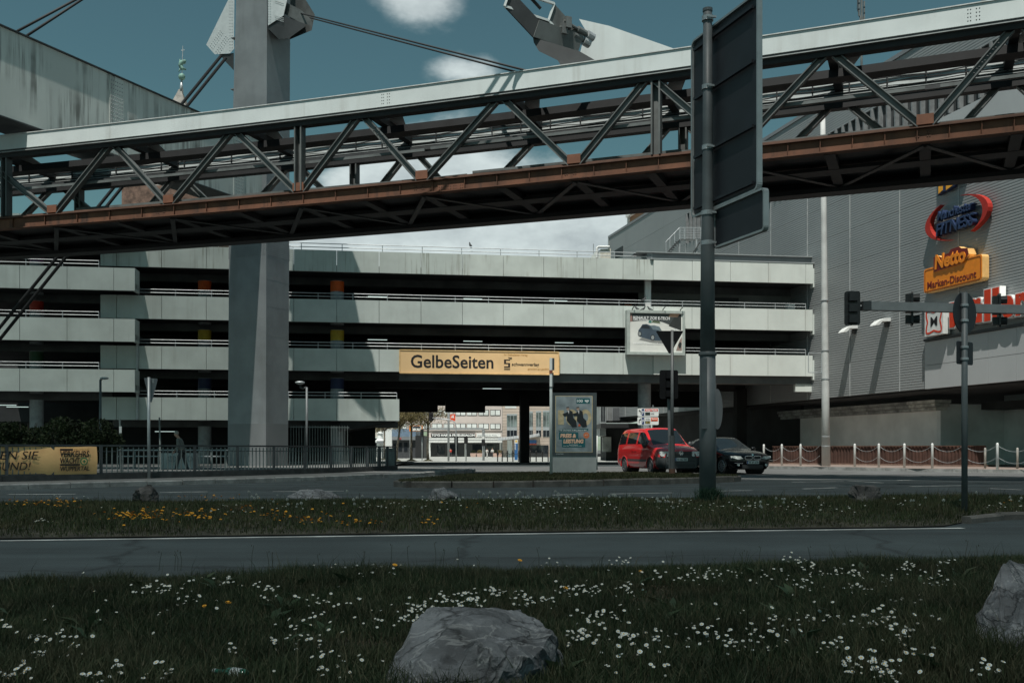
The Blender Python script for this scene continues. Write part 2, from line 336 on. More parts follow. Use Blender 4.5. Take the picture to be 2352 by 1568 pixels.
# right pavement
kr = [Vector(p) for p in ((60, 33), (30, 36.3), (21.5, 39.3), (17.5, 43), (14.6, 47), (12.6, 50.5), (10.9, 53.5), (9.6, 57), (9.4, 75))]
pr = MB(); poly = [(p.x, p.y) for p in kr]+[(60, 75)]
pr.add([(x, y, .13) for x, y in poly], [tuple(range(len(poly)))]); pavR = pr.build('pavement', mat('pavement_red', (.24, .19, .165), .85, var=.15, scale=1.2, fine=.3, bscale=60), fix=False); tag(pavR, kind='structure')
kerb_run(kr[1:], .16, .14, M_kerb, pavR, 1.0)
# ------------------------------------------------------------------ multi-storey car park
GF = Frame((0, 58.3), (1, .1475)); GA = Frame((GF.o.x+GF.n.x*1.2, GF.o.y+GF.n.y*1.2), (1, .1475))
garage = thing('parking_garage', 'pale concrete multi-storey car park with long parapet bands across the street', 'car park', GF.P(0, 0, 0))
def gpart(mb, name, m, parent=None, **k): return mb.build(name, m, parent or garage, **k)
LB = [(2.60, 3.85), (5.43, 6.70), (8.21, 9.50), (11.09, 12.30)]          # parapet bands of the main block
LA = [(4.07, 5.28), (6.80, 8.03), (9.57, 10.79), (12.33, 13.56)]         # half a storey off in the left block
PW = 2.4
sB0 = GF.hit(230); sB4 = GF.hit(917.5); sS = GF.hit(1500); sR = GF.hit(1866); sJ = GF.hit(1180)
def panel_run(F, s0, s1, z0, z1, m, joint0=None, n0=0.0, th=.16):
    js = [s0]; j = s0+((joint0-s0) % PW if joint0 is not None else PW)
    while j < s1-.3:
        if j-s0 > .3: js.append(j)
        j += PW
    js.append(s1)
    for a, b in zip(js[:-1], js[1:]):
        dn = random.uniform(-.006, .006); mb = MB(); mb.fbox(F, a+.012, b-.012, n0-th+dn, n0+dn, z0, z1); gpart(mb, 'parapet_panel', m)
def railing(F, s0, s1, z, n=-.08, h=.36, step=1.95):
    r = MB()
    for hh in (h*.5, h): r.tube([F.P(s0, n, z+hh), F.P(s1, n, z+hh)], .024, 6)
    o = gpart(r, 'railing', M_galv)
    k = max(1, round((s1-s0)/step)); me = None
    for i in range(k+1):
        p = F.P(s0+(s1-s0)*i/k, n, z)
        if me is None:
            q = MB(); q.tube([(0, 0, -.05), (0, 0, h)], .022, 6); me = q.mesh('railing_post'); me.materials.append(M_galv)
        c = bpy.data.objects.new('railing_post', me); COL.objects.link(c); c.location = p; adopt(c, o)
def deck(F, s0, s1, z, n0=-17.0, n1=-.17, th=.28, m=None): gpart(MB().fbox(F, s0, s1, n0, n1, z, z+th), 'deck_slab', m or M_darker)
j0 = GF.hit(784+260/2.997)
for i, (z0, z1) in enumerate(LB):
    s1 = sB4 if i == 0 else sR
    if i == 0: panel_run(GF, sB0, s1, z0, z1, M_conc, j0)
    elif i == 3:
        panel_run(GF, sB0, sS, z0, z1, M_concst, j0); panel_run(GF, sS, sR, z0, z1+.0, M_concw, sS, .12)
    else:
        panel_run(GF, sB0, sS, z0, z1, M_conc, j0); panel_run(GF, sS, sR, z0, z1, M_concw, sS, .06)
    deck(GF, sB0, s1, z0+.12, -17 if i else -8.5)
    mb = MB(); mb.fbox(GF, sB0, s1, -3.2, -2.75, z0-.34, z0+.12); gpart(mb, 'deck_beam', M_dark)
    if i: mb = MB(); mb.fbox(GF, sB0, s1, -9.5, -9.0, z0-.4, z0+.12); gpart(mb, 'deck_beam', M_darker)
    if i == 0: railing(GF, GF.hit(318), s1-.15, z1)
    elif i == 3: railing(GF, GF.hit(500), GF.hit(1500), z1, -.25, .42, 2.4)
    else: railing(GF, GF.hit(318), sR-.4, z1)
for i, (z0, z1) in enumerate(LA):
    panel_run(GA, GA.hit(-260), GA.hit(310), z0, z1, M_conc, GA.hit(45)); gpart(MB().fbox(GA, GA.hit(310)-.14, GA.hit(310)-.0, -1.1, -.17, z0, z1), 'parapet_return', M_conc)
    deck(GA, GA.hit(-260), GA.hit(310), z0+.12, -17, -.17)
    gpart(MB().fbox(GA, GA.hit(-260), GA.hit(228), -3.2, -2.8, z0-.34, z0+.12), 'deck_beam', M_dark)
    if i < 3: railing(GA, GA.hit(-200), GA.hit(226), z1)
# end wall of the lower deck over the road, back walls, drain pipes
gpart(MB().fbox(GF, sB4-.16, sB4-.02, -8.5, -.17, 2.60, 3.85), 'parapet_return', M_conc)
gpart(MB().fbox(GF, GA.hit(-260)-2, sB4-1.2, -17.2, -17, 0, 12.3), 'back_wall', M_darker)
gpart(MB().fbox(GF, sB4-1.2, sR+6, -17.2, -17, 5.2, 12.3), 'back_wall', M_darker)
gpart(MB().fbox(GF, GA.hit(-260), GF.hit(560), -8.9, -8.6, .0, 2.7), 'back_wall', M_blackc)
for x, z0, z1 in ((316, 5.3, 6.9), (316, 2.6, 4.4)): gpart(MB().tube([GF.P(GF.hit(x), .1, z0), GF.P(GF.hit(x), .1, z1)], .07, 8), 'drain_pipe', M_galv)
# round columns with a painted band under each deck
def column(F, x, n, r, zs, cols):
    s = F.hit(x, n); p = F.P(s, n, 0)
    for (z0, z1), c in zip(zs, cols):
        o = gpart(MB().lathe((p.x, p.y, 0), [(r, z0), (r, z1)], 20), 'column', mat('column_grey', (.3, .33, .34), .7, var=.1), smooth=False)
        if c: gpart(MB().lathe((p.x, p.y, 0), [(r+.006, z1-.62), (r+.006, z1-.02)], 20), 'colour_band', mat('band_%d_%d_%d' % c, lin(*c), .6, var=.08), o)
zB = [(0, 2.3), (2.6, 5.1), (5.43, 7.9), (8.21, 10.75)]
cB = [None, (22, 40, 78), (190, 160, 40), (222, 92, 14)]
column(GF, 470, -2.3, .37, zB, cB); column(GF, 774.5, -1.3, .39, zB, cB); column(GF, 640, -8, .37, zB, cB)
column(GA, 84, -2.2, .36, [(0, 3.7), (4.07, 6.4), (6.80, 9.2), (9.57, 12.0)], [None, (16, 62, 30), (170, 40, 12), (120, 20, 110)])
for x, n, r in ((1480, -1.6, .4),): column(GF, x, n, r, [(0, 5.1)], [None])
gpart(MB().box(GF.P(GF.hit(1204.5, -15.5), -15.5, 2.6), (.66, .66, 5.3), GF.ang()), 'column', M_blackc)
for x, n in ((1700, -9), (1790, -14)): gpart(MB().box(GF.P(GF.hit(x, n), n, 2.6), (.7, .7, 5.2), GF.ang()), 'column', M_blackc)
# ceiling of the underpass, its far beam and the two boxes hung below it
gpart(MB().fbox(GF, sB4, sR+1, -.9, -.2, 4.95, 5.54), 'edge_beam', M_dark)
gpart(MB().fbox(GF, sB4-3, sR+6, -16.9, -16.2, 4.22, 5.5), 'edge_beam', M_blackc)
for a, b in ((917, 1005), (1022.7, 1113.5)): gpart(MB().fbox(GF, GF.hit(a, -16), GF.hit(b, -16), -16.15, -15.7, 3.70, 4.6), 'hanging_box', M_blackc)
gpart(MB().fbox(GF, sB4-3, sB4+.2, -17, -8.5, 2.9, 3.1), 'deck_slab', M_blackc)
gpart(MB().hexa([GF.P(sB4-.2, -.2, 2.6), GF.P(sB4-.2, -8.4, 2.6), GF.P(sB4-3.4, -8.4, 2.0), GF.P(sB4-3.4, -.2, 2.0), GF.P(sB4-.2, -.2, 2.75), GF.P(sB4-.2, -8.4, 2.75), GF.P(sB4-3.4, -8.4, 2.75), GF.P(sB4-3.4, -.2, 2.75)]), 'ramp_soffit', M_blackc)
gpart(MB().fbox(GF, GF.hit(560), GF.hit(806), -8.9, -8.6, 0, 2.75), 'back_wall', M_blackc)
# right end: recessed stair lobby on the second deck, step in the parapet, roof fascia
gpart(MB().fbox(GF, sS-.1, sR, -3.0, -2.8, 9.2, 11.2), 'lobby_wall', mat('lobby_grey', (.2, .215, .205), .8, var=.12, scale=.8))
gpart(MB().fbox(GF, GF.hit(1663), GF.hit(1735), -2.78, -2.72, 8.4, 10.55), 'lobby_door', M_darker)
gpart(MB().fbox(GF, GF.hit(1482, -.6), GF.hit(1495, -.6), -.85, -.55, 9.4, 11.2), 'white_post', M_wht)
gpart(MB().fbox(GF, GF.hit(1436, -4), GF.hit(1451, -4), -4.2, -4, 8.4, 10.2), 'orange_panel', plain('orange_panel', 214, 98, 22))
gpart(MB().fbox(GF, GF.hit(1810, -1), GF.hit(1826, -1), -1.4, -1, 9.3, 10.0), 'cabinet', M_wht)
gpart(MB().fbox(GF, GF.hit(1850, -1.5), GF.hit(1862, -1.5), -1.7, -1.5, 6.3, 7.2), 'orange_panel', plain('orange_panel', 214, 98, 22))
gpart(MB().fbox(GF, sS-.3, sR+.35, -1.5, -.25, 12.34, 12.75), 'roof_fascia', M_grey)
gpart(MB().fbox(GF, sS-1.0, sR+.4, -1.6, -.12, 12.75, 12.80), 'roof_flashing', M_alu)
gpart(MB().fbox(GF, sS-.2, sR+.4, -.3, .14, 12.305, 12.36), 'roof_flashing', M_alu)
for (z0, z1) in LB[1:]:
    gpart(MB().fbox(GF, sR-.0, sR+.62, -.3, .1, z0-.22, z1-.28), 'parapet_end', M_concw)
for z, a in ((5.05, .2),): gpart(MB().fbox(GF, sR-1.0, sR+.5, -.5, -.2, 4.5, 5.0), 'parapet_end', M_concw)
# lit strip lights under the decks
M_tube = mat('strip_light', (.8, .9, .88), .4, var=0, emit=(.75, .95, .9, .8))
for x, z, n in ((867, 8.12, -5), (1086, 8.12, -5), (1296, 8.12, -5), (867, 10.95, -6), (1086, 10.95, -6), (1282, 10.95, -6), (1130, 5.2, -6), (380, 2.35, -4), (12, 3.9, -5), (40, 3.8, -5)):
    s = GF.hit(x, n); gpart(MB().fbox(GF, s-.6, s+.6, n-.05, n+.05, z-.34, z-.31), 'strip_light', M_tube)
# yellow advertising board and billboard on the parapet
board = thing('advertising_board', 'long pale orange board lettered GelbeSeiten on the car park parapet', 'sign', GF.P(GF.hit(1100), .1, 5.4))
sa, sb = GF.hit(918, .16), GF.hit(1284, .16); bz0, bz1 = 5.36, 6.66
MB().fbox(GF, sa, sb, .03, .14, bz0, bz1).build('panel', mat('gelbe_board', lin(243, 204, 150), .6, var=.05, scale=.7), board)
bf = lambda a, b, d: GF.P(a, .143+d, b)
fr = MB()
for a0, a1, b0, b1 in ((sa, sb, bz0-.04, bz0+.02), (sa, sb, bz1-.02, bz1+.04), (sa-.03, sa+.03, bz0, bz1), (sb-.03, sb+.03, bz0, bz1)): fr.fbox(GF, a0, a1, .02, .17, b0, b1)
fr.build('frame', mat('gelbe_frame', lin(225, 190, 135), .6), board)
W_ = sb-sa
M_ink = mat('black_ink', (.012, .012, .014), .6, var=0)
lettering('lettering', 'GelbeSeiten', bf, sa+W_*.068, bz0+.29, W_*.515, .76, M_ink, board, bold=.018)
lettering('lettering', 'schwannverlag', bf, sa+W_*.698, bz0+.42, W_*.175, .24, M_ink, board, bold=.02, shear=.12)
lettering('lettering', 'Ihr GelbeSeiten-Verlag', bf, sa+W_*.65, bz0+1.02, W_*.148, .16, mat('ochre_ink', lin(190, 140, 70), .6, var=0), board, bold=.0)
lettering('lettering', 'garantiert gut gewählt', bf, sa+W_*.80, bz0+.22, W_*.135, .14, mat('ochre_ink', lin(190, 140, 70), .6, var=0), board)
lg = MB()
for a0, a1, b0, b1 in ((.65, .688, .78, .84), (.65, .662, .62, .84), (.65, .688, .58, .64), (.676, .688, .40, .62), (.65, .688, .38, .44), (.65, .688, .30, .33), (.65, .688, .24, .27), (.676, .7, .92, .96), (.684, .7, .86, .89)):
    lg.fbox(GF, sa+W_*a0, sa+W_*a1, .14, .148, bz0+b0, bz0+b1)
lg.build('emblem', M_ink, board)
bill = thing('billboard', 'framed white billboard showing a dark hatchback hung on the car park front', 'billboard', GF.P(GF.hit(1506), .2, 6.3))
ba, bb = GF.hit(1440, .5), GF.hit(1573.4, .5); z0, z1 = GF.P(ba, .5, 0).y*(HY-813.6)/F_+CZ, GF.P(ba, .5, 0).y*(HY-711.5)/F_+CZ
MB().fbox(GF, ba+.12, bb-.12, .08, .44, z0+.1, z1-.1).build('poster', mat('poster_paper', lin(226, 228, 222), .5, var=.06, scale=1.0), bill)
fm = MB()
for a0, a1, c0, c1 in ((ba, bb, z0, z0+.16), (ba, bb, z1-.16, z1), (ba, ba+.18, z0+.16, z1-.16), (bb-.14, bb, z0+.16, z1-.16)): fm.fbox(GF, a0, a1, .07, .52, c0, c1)
fm.build('frame', mat('billboard_frame', (.4, .45, .42), .5, var=.08), bill)
w, h = bb-ba, z1-z0
pf = lambda a, b, d: GF.P(ba+w*a, .442+d, z0+h*b)
def patch(name, poly, col, d, parent, fn=pf, rough=.5): 
    r, g, b = col; return MB().sheet(poly, lambda a, c: fn(a, c, d)).build(name, plain('ink_%d_%d_%d' % col, r, g, b, rough, var=.08, scale=3), parent, fix=False)
patch('picture', [(.06, .74), (.2, .76), (.36, .79), (.5, .76), (.6, .75), (.75, .68), (.94, .62), (.94, .93), (.06, .93)], (70, 76, 76), .002, bill)
patch('picture', [(.06, .74), (.06, .93), (.09, .93), (.1, .75)], (150, 120, 112), .003, bill)
patch('picture', [(.72, .66), (.94, .56), (.94, .9), (.84, .93), (.8, .82)], (52, 56, 54), .003, bill)
patch('picture', [(.72, .87), (.88, .87), (.92, .94), (.76, .95)], (214, 170, 140), .005, bill)
patch('picture', [(.42, .73), (.58, .71), (.56, .76), (.45, .77)], (96, 108, 84), .004, bill)
patch('picture', [(.85, .1), (.95, .1), (.95, .42), (.9, .3)], (150, 130, 122), .003, bill)
patch('picture', [(.9, .16), (.93, .16), (.95, .27), (.92, .3), (.885, .24)], (40, 46, 46), .005, bill)
patch('picture', [(.21, .34), (.4, .28), (.62, .25), (.72, .27), (.6, .36), (.3, .42)], (140, 142, 140), .004, bill)   # the printed car
patch('picture', [(.195, .44), (.215, .41), (.43, .33), (.56, .32), (.66, .36), (.7, .42), (.69, .5), (.62, .53), (.5, .57), (.41, .66), (.34, .695), (.27, .685), (.24, .62), (.2, .55)], (66, 80, 92), .006, bill)
patch('picture', [(.4, .66), (.45, .57), (.6, .555), (.56, .64), (.47, .67)], (112, 128, 136), .008, bill)
patch('picture', [(.265, .655), (.245, .6), (.4, .585), (.385, .645), (.33, .675)], (34, 42, 48), .008, bill)
for cx_, cy_, r_ in ((.222, .47, .055), (.445, .39, .062)):
    patch('picture', [(cx_+r_*.6*math.cos(t), cy_+r_*1.05*math.sin(t)) for t in np.linspace(0, 6.28, 15)[:-1]], (36, 40, 42), .009, bill)
    patch('picture', [(cx_+r_*.42*math.cos(t), cy_+r_*.78*math.sin(t)) for t in np.linspace(0, 6.28, 15)[:-1]], (150, 156, 156), .011, bill)
patch('picture', [(.375, .72), (.425, .72), (.425, .77), (.38, .775)], (52, 120, 110), .006, bill)
for q in ([(.78, .52), (.83, .6), (.86, .6), (.81, .52)], [(.83, .6), (.865, .6), (.9, .52), (.865, .52)]): patch('emblem', q, (222, 226, 224), .007, bill)
M_pw = plain('poster_white', 240, 242, 240)
lettering('lettering', 'RENAULT ZOE E-TECH', pf, .115, .795, .625, .07, M_pw, bill, bold=.014, depth=.012)
lettering('lettering', '100% elektrisch', pf, .115, .765, .24, .03, M_pw, bill, bold=.006, depth=.012)
lettering('lettering', '10.000 € Elektrobonus', pf, .115, .235, .55, .04, mat('faint_ink', lin(240, 242, 240), .5, var=0), bill, bold=.01, depth=.012)
for i, x in enumerate((1395.5, 1450, 1520, 1560)):
    if i: MB().tube([GF.P(GF.hit(x), .1, z1-.05), GF.P(GF.hit(x), .3, z1+.13), GF.P(GF.hit(x), .7, z1+.2)], .03, 6).build('spotlight_arm', M_steeld, bill); 
# ------------------------------------------------------------------ suspension railway bridge
BY = lambda X: 31.5-.368*X-.0022*X*X
def bnorm(X):
    s = -.368-.0044*X; d = Vector((1, s)).normalized(); return d, Vector((-d.y, d.x))     # along, and away from the viewer
def bX(x):                                     # where the view column x meets the near girder
    t = (x-CX)/F_; X = 0.0
    for _ in range(40): X = t*BY(X)
    return X
def BP(X, off, z):
    d, n = bnorm(X); return Vector((X+n.x*off, BY(X)+n.y*off, z))
ZR, ZRB, ZC, ZCB = 9.765, 9.28, 12.77, 12.24   # girder top and foot, chord top and foot
bridge = thing('suspension_railway_bridge', 'steel truss carriageway of a suspended railway with white top chord and rusty girders', 'railway bridge', BP(0, 2, 0))
XS = [bX(x) for x in (-420, -250, -100, 15, 130, 260, 390, 540, 690, 830, 971, 1154, 1320, 1507, 1690, 1905, 2125, 2340, 2560, 2800)]
def run(name, m, off, prof, xs=XS, parent=None):
    """a straight profile swept along the curved line; prof = closed (n, z) outline"""
    mb = MB(); k = len(prof)
    vs = [BP(X, off+n, z) for X in xs for n, z in prof]
    fs = [(i*k+j, i*k+(j+1) % k, (i+1)*k+(j+1) % k, (i+1)*k+j) for i in range(len(xs)-1) for j in range(k)]
    fs += [tuple(range(k)), tuple((len(xs)-1)*k+j for j in range(k))]
    return mb.add(vs, fs).build(name, m, parent or bridge)
rect = lambda n0, n1, z0, z1: [(n0, z0), (n1, z0), (n1, z1), (n0, z1)]
SP = 4.0
for off, cm in ((0, M_white), (SP, M_white)):
    run('top_chord', cm, off, rect(-.2, .2, ZCB, ZC))
    run('chord_flange', mat('flange_white', (.55, .58, .57), .5), off, rect(-.235, .235, ZC+.003, ZC+.03))
    run('chord_web', M_steeld, off, rect(-.17, .17, ZCB-.085, ZCB-.004)); run('chord_lip', mat('lip_grey', (.33, .355, .35), .5), off, rect(-.25, .25, ZCB-.112, ZCB-.087))
    run('chord_soffit_shade', M_steel_shade, off, rect(-.16, .16, ZCB-(.28 if off == 0 else .46), ZCB-.115))  # dark band: lower flange and the shade beneath it as one strip
for off, gm in ((0, M_rust), (SP, M_steel_shade)):  # far girder takes the near-black steel, its shade and dirt as colour
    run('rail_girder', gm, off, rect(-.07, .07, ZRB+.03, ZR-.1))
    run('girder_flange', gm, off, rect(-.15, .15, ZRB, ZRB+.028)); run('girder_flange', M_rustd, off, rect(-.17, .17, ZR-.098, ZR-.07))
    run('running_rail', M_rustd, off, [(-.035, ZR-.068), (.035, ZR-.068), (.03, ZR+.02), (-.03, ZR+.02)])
run('shading_walkway', M_steel_shade, SP/2, rect(-1.9, 1.9, ZRB+.2, ZRB+.26)); run('lower_flange', M_steel_shade, SP, rect(-.3, .3, ZRB-.17, ZRB-.006))  # walkway widened to the full gap to block sun from above
run('centre_duct', M_steel_shade, SP/2, rect(-.3, .3, ZRB-.02, ZRB+.08))
run('service_duct', M_steel_shade, SP/2, rect(-.28, .28, ZCB-.22, ZCB+.02)); run('pipe', M_steeld, SP-.5, rect(-.06, .06, ZCB-.36, ZCB-.24))
# web members: bottom and top nodes in turn
bot = [-190, 123, 390, 688, 971, 1320, 1690, 2125, 2560]; top = [-40, 258, 537, 829, 1150, 1492, 1905, 2338]
seq = []
for i, b in enumerate(bot):
    seq.append((b, 0))
    if i < len(top): seq.append((top[i], 1))
def web(off, m, w=.2):
    for (xa, ta), (xb, tb) in zip(seq[:-1], seq[1:]):
        Xa, Xb = bX(xa), bX(xb); sgn = 1 if Xb > Xa else -1; Xa += .12*sgn; Xb -= .12*sgn
        a = BP(Xa, off, ZCB-.2 if ta else ZR+.02); b = BP(Xb, off, ZCB-.2 if tb else ZR+.02)
        d, n = bnorm((Xa+Xb)/2); mb = MB(); mb.ibeam(a, b, .2, w, up=Vector((b-a)).cross(Vector((n.x, n.y, 0))), tw=.03, tf=.03)
        mb.build('diagonal', m, bridge)
    for x in (14, 688, 1507, 2560):
        X = bX(x); d, n = bnorm(X)
        for k in (-1, 1):
            if x < 100 and k < 0: continue
        mb = MB(); mb.beam(BP(X-.1, off, ZR), BP(X-.1, off, ZCB-.05), .05, .3, up=(n.x, n.y, 0)); mb.beam(BP(X+.12, off, ZR), BP(X+.12, off, ZCB-.05), .05, .3, up=(n.x, n.y, 0))
        mb.beam(BP(X, off+.1, ZR), BP(X, off+.1, ZCB-.05), .22, .04, up=(n.x, n.y, 0)); mb.build('post', m, bridge)
web(0, M_steel); web(SP, M_steel, .2)
M_gus = mat('rust_plate', (.17, .068, .036), .75, var=.1, scale=3)
def rivets(name, pts, nrm, r, m, parent):
    mb = MB(); n = Vector(nrm).normalized(); a = n.orthogonal().normalized(); b = n.cross(a)
    for p in pts:
        p = Vector(p); mb.add([p+(a*math.cos(t)+b*math.sin(t))*r for t in np.linspace(0, 2*math.pi, 7)[:-1]]+[p+n*r*.8], [(i, (i+1) % 6, 6) for i in range(6)])
    return tag(mb.build(name, m, parent, fix=False), kind='stuff')
for b_ in bot[1:-1]:
    X = bX(b_); mb = MB(); mb.beam(BP(X-.2, 0, ZR+.14), BP(X+.2, 0, ZR+.14), .22, .28); mb.build('gusset', M_gus, bridge)
# handrails: one on each side, two bars, with short brackets
for off, z in ((.16, 1.02), (SP-.16, .55), (SP-.16, 1.15)):
    for x0, x1 in ((14, 688), (688, 971), (985, 1507), (1507, 2125), (2160, 2800)):
        xs_ = [bX(x0+(x1-x0)*i/4) for i in range(5)]; zz = ZR+z+random.uniform(-.05, .05)
        run('handrail', M_steel, off, rect(-.03, .03, zz, zz+.09), xs_)
# cable bundle in front of the far chord
M_cab = mat('cable_black', (.015, .016, .017), .7, var=0)
for k in range(6):
    pts = []; ph = random.uniform(0, 6)
    for i in range(90):
        X = XS[1]+(XS[-2]-XS[1])*i/89; pts.append(BP(X, SP-.25-.03*(k % 3), ZCB+.02+.085*k+.04*math.sin(i*.9+ph)*abs(math.sin(i*.37+k))))
    MB().tube(pts, .022 if k % 2 else .015, 5).build('cable', M_cab, bridge)
for i in range(40):
    X = XS[1]+(XS[-2]-XS[1])*i/39; MB().beam(BP(X, SP-.24, ZCB-.05), BP(X, SP-.24, ZCB+.5), .03, .06).build('cable_bracket', M_steeld, bridge)
# cross frames between the chords and below the girders
for i, x in enumerate((-190, -40, 123, 258, 390, 537, 688, 829, 971, 1150, 1320, 1492, 1690, 1905, 2125, 2338, 2560)):
    X = bX(x); d, n = bnorm(X)
    if i % 2: 
        MB().beam(BP(X, .2, ZCB+.2), BP(X, SP-.2, ZCB+.2), .26, .3).build('cross_beam', M_steeld, bridge)
        a = BP(X, .2, ZCB+.1); MB().beam(BP(X+.9, .3, ZCB+.3), BP(X-.2, SP-.3, ZCB+.3), .5, .03).build('wind_bracing', M_white, bridge)
    MB().beam(BP(X, .1, ZRB+.14), BP(X, SP-.1, ZRB+.14), .3, .3).build('floor_beam', M_steel_shade, bridge)
xs_ = [-190, 123, 390, 688, 971, 1320, 1690, 2125, 2560]
for a_, b_ in zip(xs_[:-1], xs_[1:]):
    m_ = (a_+b_)/2; Xa, Xm, Xb = bX(a_), bX(m_), bX(b_)
    for P, Q in (((Xa, .15), (Xm, SP-.2)), ((Xm, SP-.2), (Xb, .15))):
        MB().beam(BP(P[0], P[1], ZRB-.03), BP(Q[0], Q[1], ZRB-.03), .16, .035).build('wind_bracing', mat('bracing_dark', (.018, .02, .021), .6), bridge)
# stiffeners, riveted splices on the girder and the chord
for i in range(34):
    x = -40+i*74; X = bX(x); MB().beam(BP(X, -.105, ZRB+.03), BP(X, -.105, ZR-.1), .015, .075).build('stiffener', M_rust, bridge)
for x, w_ in ((372, .3), (965, .3), (1312, .3), (2120, .34), (655, .2), (1700, .3)):
    X = bX(x); d, n = bnorm(X); rivets('rivets', [BP(X+u, -.075, ZRB+.1+v) for u in (-.16, -.1, .1, .16) for v in (.06, .13, .2)], (-n.x, -n.y, 0), .022, M_rustd, bridge)
X0, X1 = bX(1008), bX(1068)
sp_ = run('splice_plate', M_gus, 0, rect(-.095, -.071, ZRB+.05, ZR-.12), [X0, (X0+X1)/2, X1]); d, n = bnorm(X0)
rivets('rivets', [BP(X0+(X1-X0)*u, -.096, ZRB+.05+.33*v) for u in (.06, .14, .32, .4, .5, .62, .7, .88, .95) for v in (.1, .35, .6, .88)], (-n.x, -n.y, 0), .02, M_rustd, bridge)
for x in (892, 2236):
    X = bX(x); d, n = bnorm(X); rivets('rivets', [BP(X+u, -.2, ZCB+.1+v) for u in (-.13, -.07, .06, .13) for v in (0, .1, .2, .3)], (-n.x, -n.y, 0), .022, M_steel, bridge)
for x, ta, tb in ((880, 829, 971), (2265, 2125, 2338)):
    X = bX(x); d, n = bnorm(X); f_ = (x-ta)/(tb-ta); zc = (ZCB-.12)*(1-f_)+(ZR)*f_ if ta == 829 else (ZR)*(1-f_)+(ZCB-.12)*f_
    sg = -1 if ta == 829 else 1
    rivets('rivets', [BP(X+u*.12+v*.05, -.11, zc+sg*u*.15+v*.09) for u in range(-2, 3) for v in (-.6, .6)], (-n.x, -n.y, 0), .03, M_steeld, bridge)
# ------------------------------------------------------------------ stay anchorage on the bridge
anchor = thing('stay_anchorage', 'white steel fin with open box and turnbuckle where a stay meets the bridge', 'anchorage', BP(bX(1500), 2, 12.8))
FA = Frame((BP(bX(1470), 2.0, 0).x, BP(bX(1470), 2.0, 0).y), tuple(bnorm(bX(1500))[0]))
def ap(x, y, n):                                # point of the fin plane under the image column x at height row y
    s = FA.hit(x, n); q = FA.P(s, n, 0); return Vector((q.x, q.y, CZ+(HY-y)/F_*q.y))
fin = MB(); outl = [(1322, 165), (1345, 70), (1330, 44), (1400, 60), (1565, 118), (1570, 150), (1440, 172)]
fin.add([ap(x, y, -.06) for x, y in outl]+[ap(x, y, .06) for x, y in outl], [tuple(range(7)), tuple(range(13, 6, -1))]+[(i, (i+1) % 7, 7+(i+1) % 7, 7+i) for i in range(7)])
fin.build('fin_plate', M_white, anchor)
Ya, Yb_, dY = 30.3, 31.15, .5
bq_ = {k: pt(*v) for k, v in dict(A=(1159, 15, Ya), B=(1259.5, 48, Yb_), E=(1224.5, 85, Ya+dY), F=(1326, 121, Yb_+dY), A1=(1172, -24, Ya), B1=(1273, 9, Yb_), E1=(1238, 46, Ya+dY), F1=(1339, 82, Yb_+dY)).items()}
def slab(name, ks, m, th=.04):
    q = [bq_[k] for k in ks]; n = (q[1]-q[0]).cross(q[2]-q[0]).normalized()*th; return MB().hexa(q+[p+n for p in q]).build(name, m, anchor)
slab('box_floor', 'A B F E'.split(), M_steel_shade); slab('box_side', 'B B1 F1 F'.split(), M_steel); slab('box_side', 'A A1 E1 E'.split(), M_steeld); slab('bulkhead', 'E F F1 E1'.split(), M_steel)
for a_, b_ in (('A', 'B'), ('B', 'B1'), ('A', 'A1'), ('A1', 'B1'), ('B', 'F')): MB().beam(bq_[a_], bq_[b_], .07, .07).build('rim', M_white, anchor)
for dx_, dy_ in ((0, 0), (9, -14)):
    p0, p1 = pt(1286+dx_, 62+dy_, 31.2), pt(1356+dx_, 103+dy_, 31.9); MB().tube([p0, p1], .05, 8).build('tie_rod', M_steel, anchor); MB().tube([p0+(p1-p0)*.45, p0+(p1-p0)*.72], .1, 10).build('turnbuckle', M_steel, anchor); MB().tube([p0+(p1-p0)*.76, p0+(p1-p0)*.96], .14, 10).build('nut', M_galv, anchor); MB().box(p0+(p1-p0)*.12, (.2, .2, .34), .5).build('clevis', M_steel, anchor)
sd_ = [(1224, 86), (1226, 98), (1238, 118), (1281, 139), (1300, 170), (1372, 160), (1366, 138), (1331, 118)]
MB().add([pt(x, y, 30.9) for x, y in sd_]+[pt(x, y, 31.5) for x, y in sd_], [tuple(range(8)), tuple(range(15, 7, -1))]+[(k, (k+1) % 8, 8+(k+1) % 8, 8+k) for k in range(8)]).build('saddle', M_steeld, anchor)
for a_ in ('A1', 'B1'): q0 = bq_[a_]*.5+bq_['A']*.25+bq_['B']*.25; MB().tube([q0, q0+(bq_['A']-bq_['E'])*9], .05, 8).build('stay', M_cab, anchor)
# ------------------------------------------------------------------ pylon, portal beam, stays
YP = 49.65
pylon = thing('bridge_pylon', 'tall grey steel pylon rising behind the railway bridge with bright gusset plates', 'pylon', (pt(600, 1075, YP).x, YP+1, 0))
dn_ = Vector((.4565, 1)).normalized()           # the way the portal beam runs
def corner_xy(x, Y): return Vector(((x-CX)/F_*Y, Y))
def shaft(z0, z1, xl0, xc0, xr0, xl1, xc1, xr1, m, name):
    def ring(xl, xc, xr, z):
        C = corner_xy(xc, YP); tl, tr = (xl-CX)/F_, (xr-CX)/F_
        e1 = Vector((-dn_.y, dn_.x))                 # left face runs this way
        k = (tl*C.y-C.x)/(e1.x-tl*e1.y); Lp = C+e1*k
        k2 = (tr*C.y-C.x)/(dn_.x-tr*dn_.y); Rp = C+dn_*k2
        return [(*C, z), (*Rp, z), (*(Lp+(Rp-C)), z), (*Lp, z)]
    return MB().hexa(ring(xl0, xc0, xr0, z0)+ring(xl1, xc1, xr1, z1)).build(name, m, pylon)
Zy = lambda y: CZ+(HY-y)/F_*YP
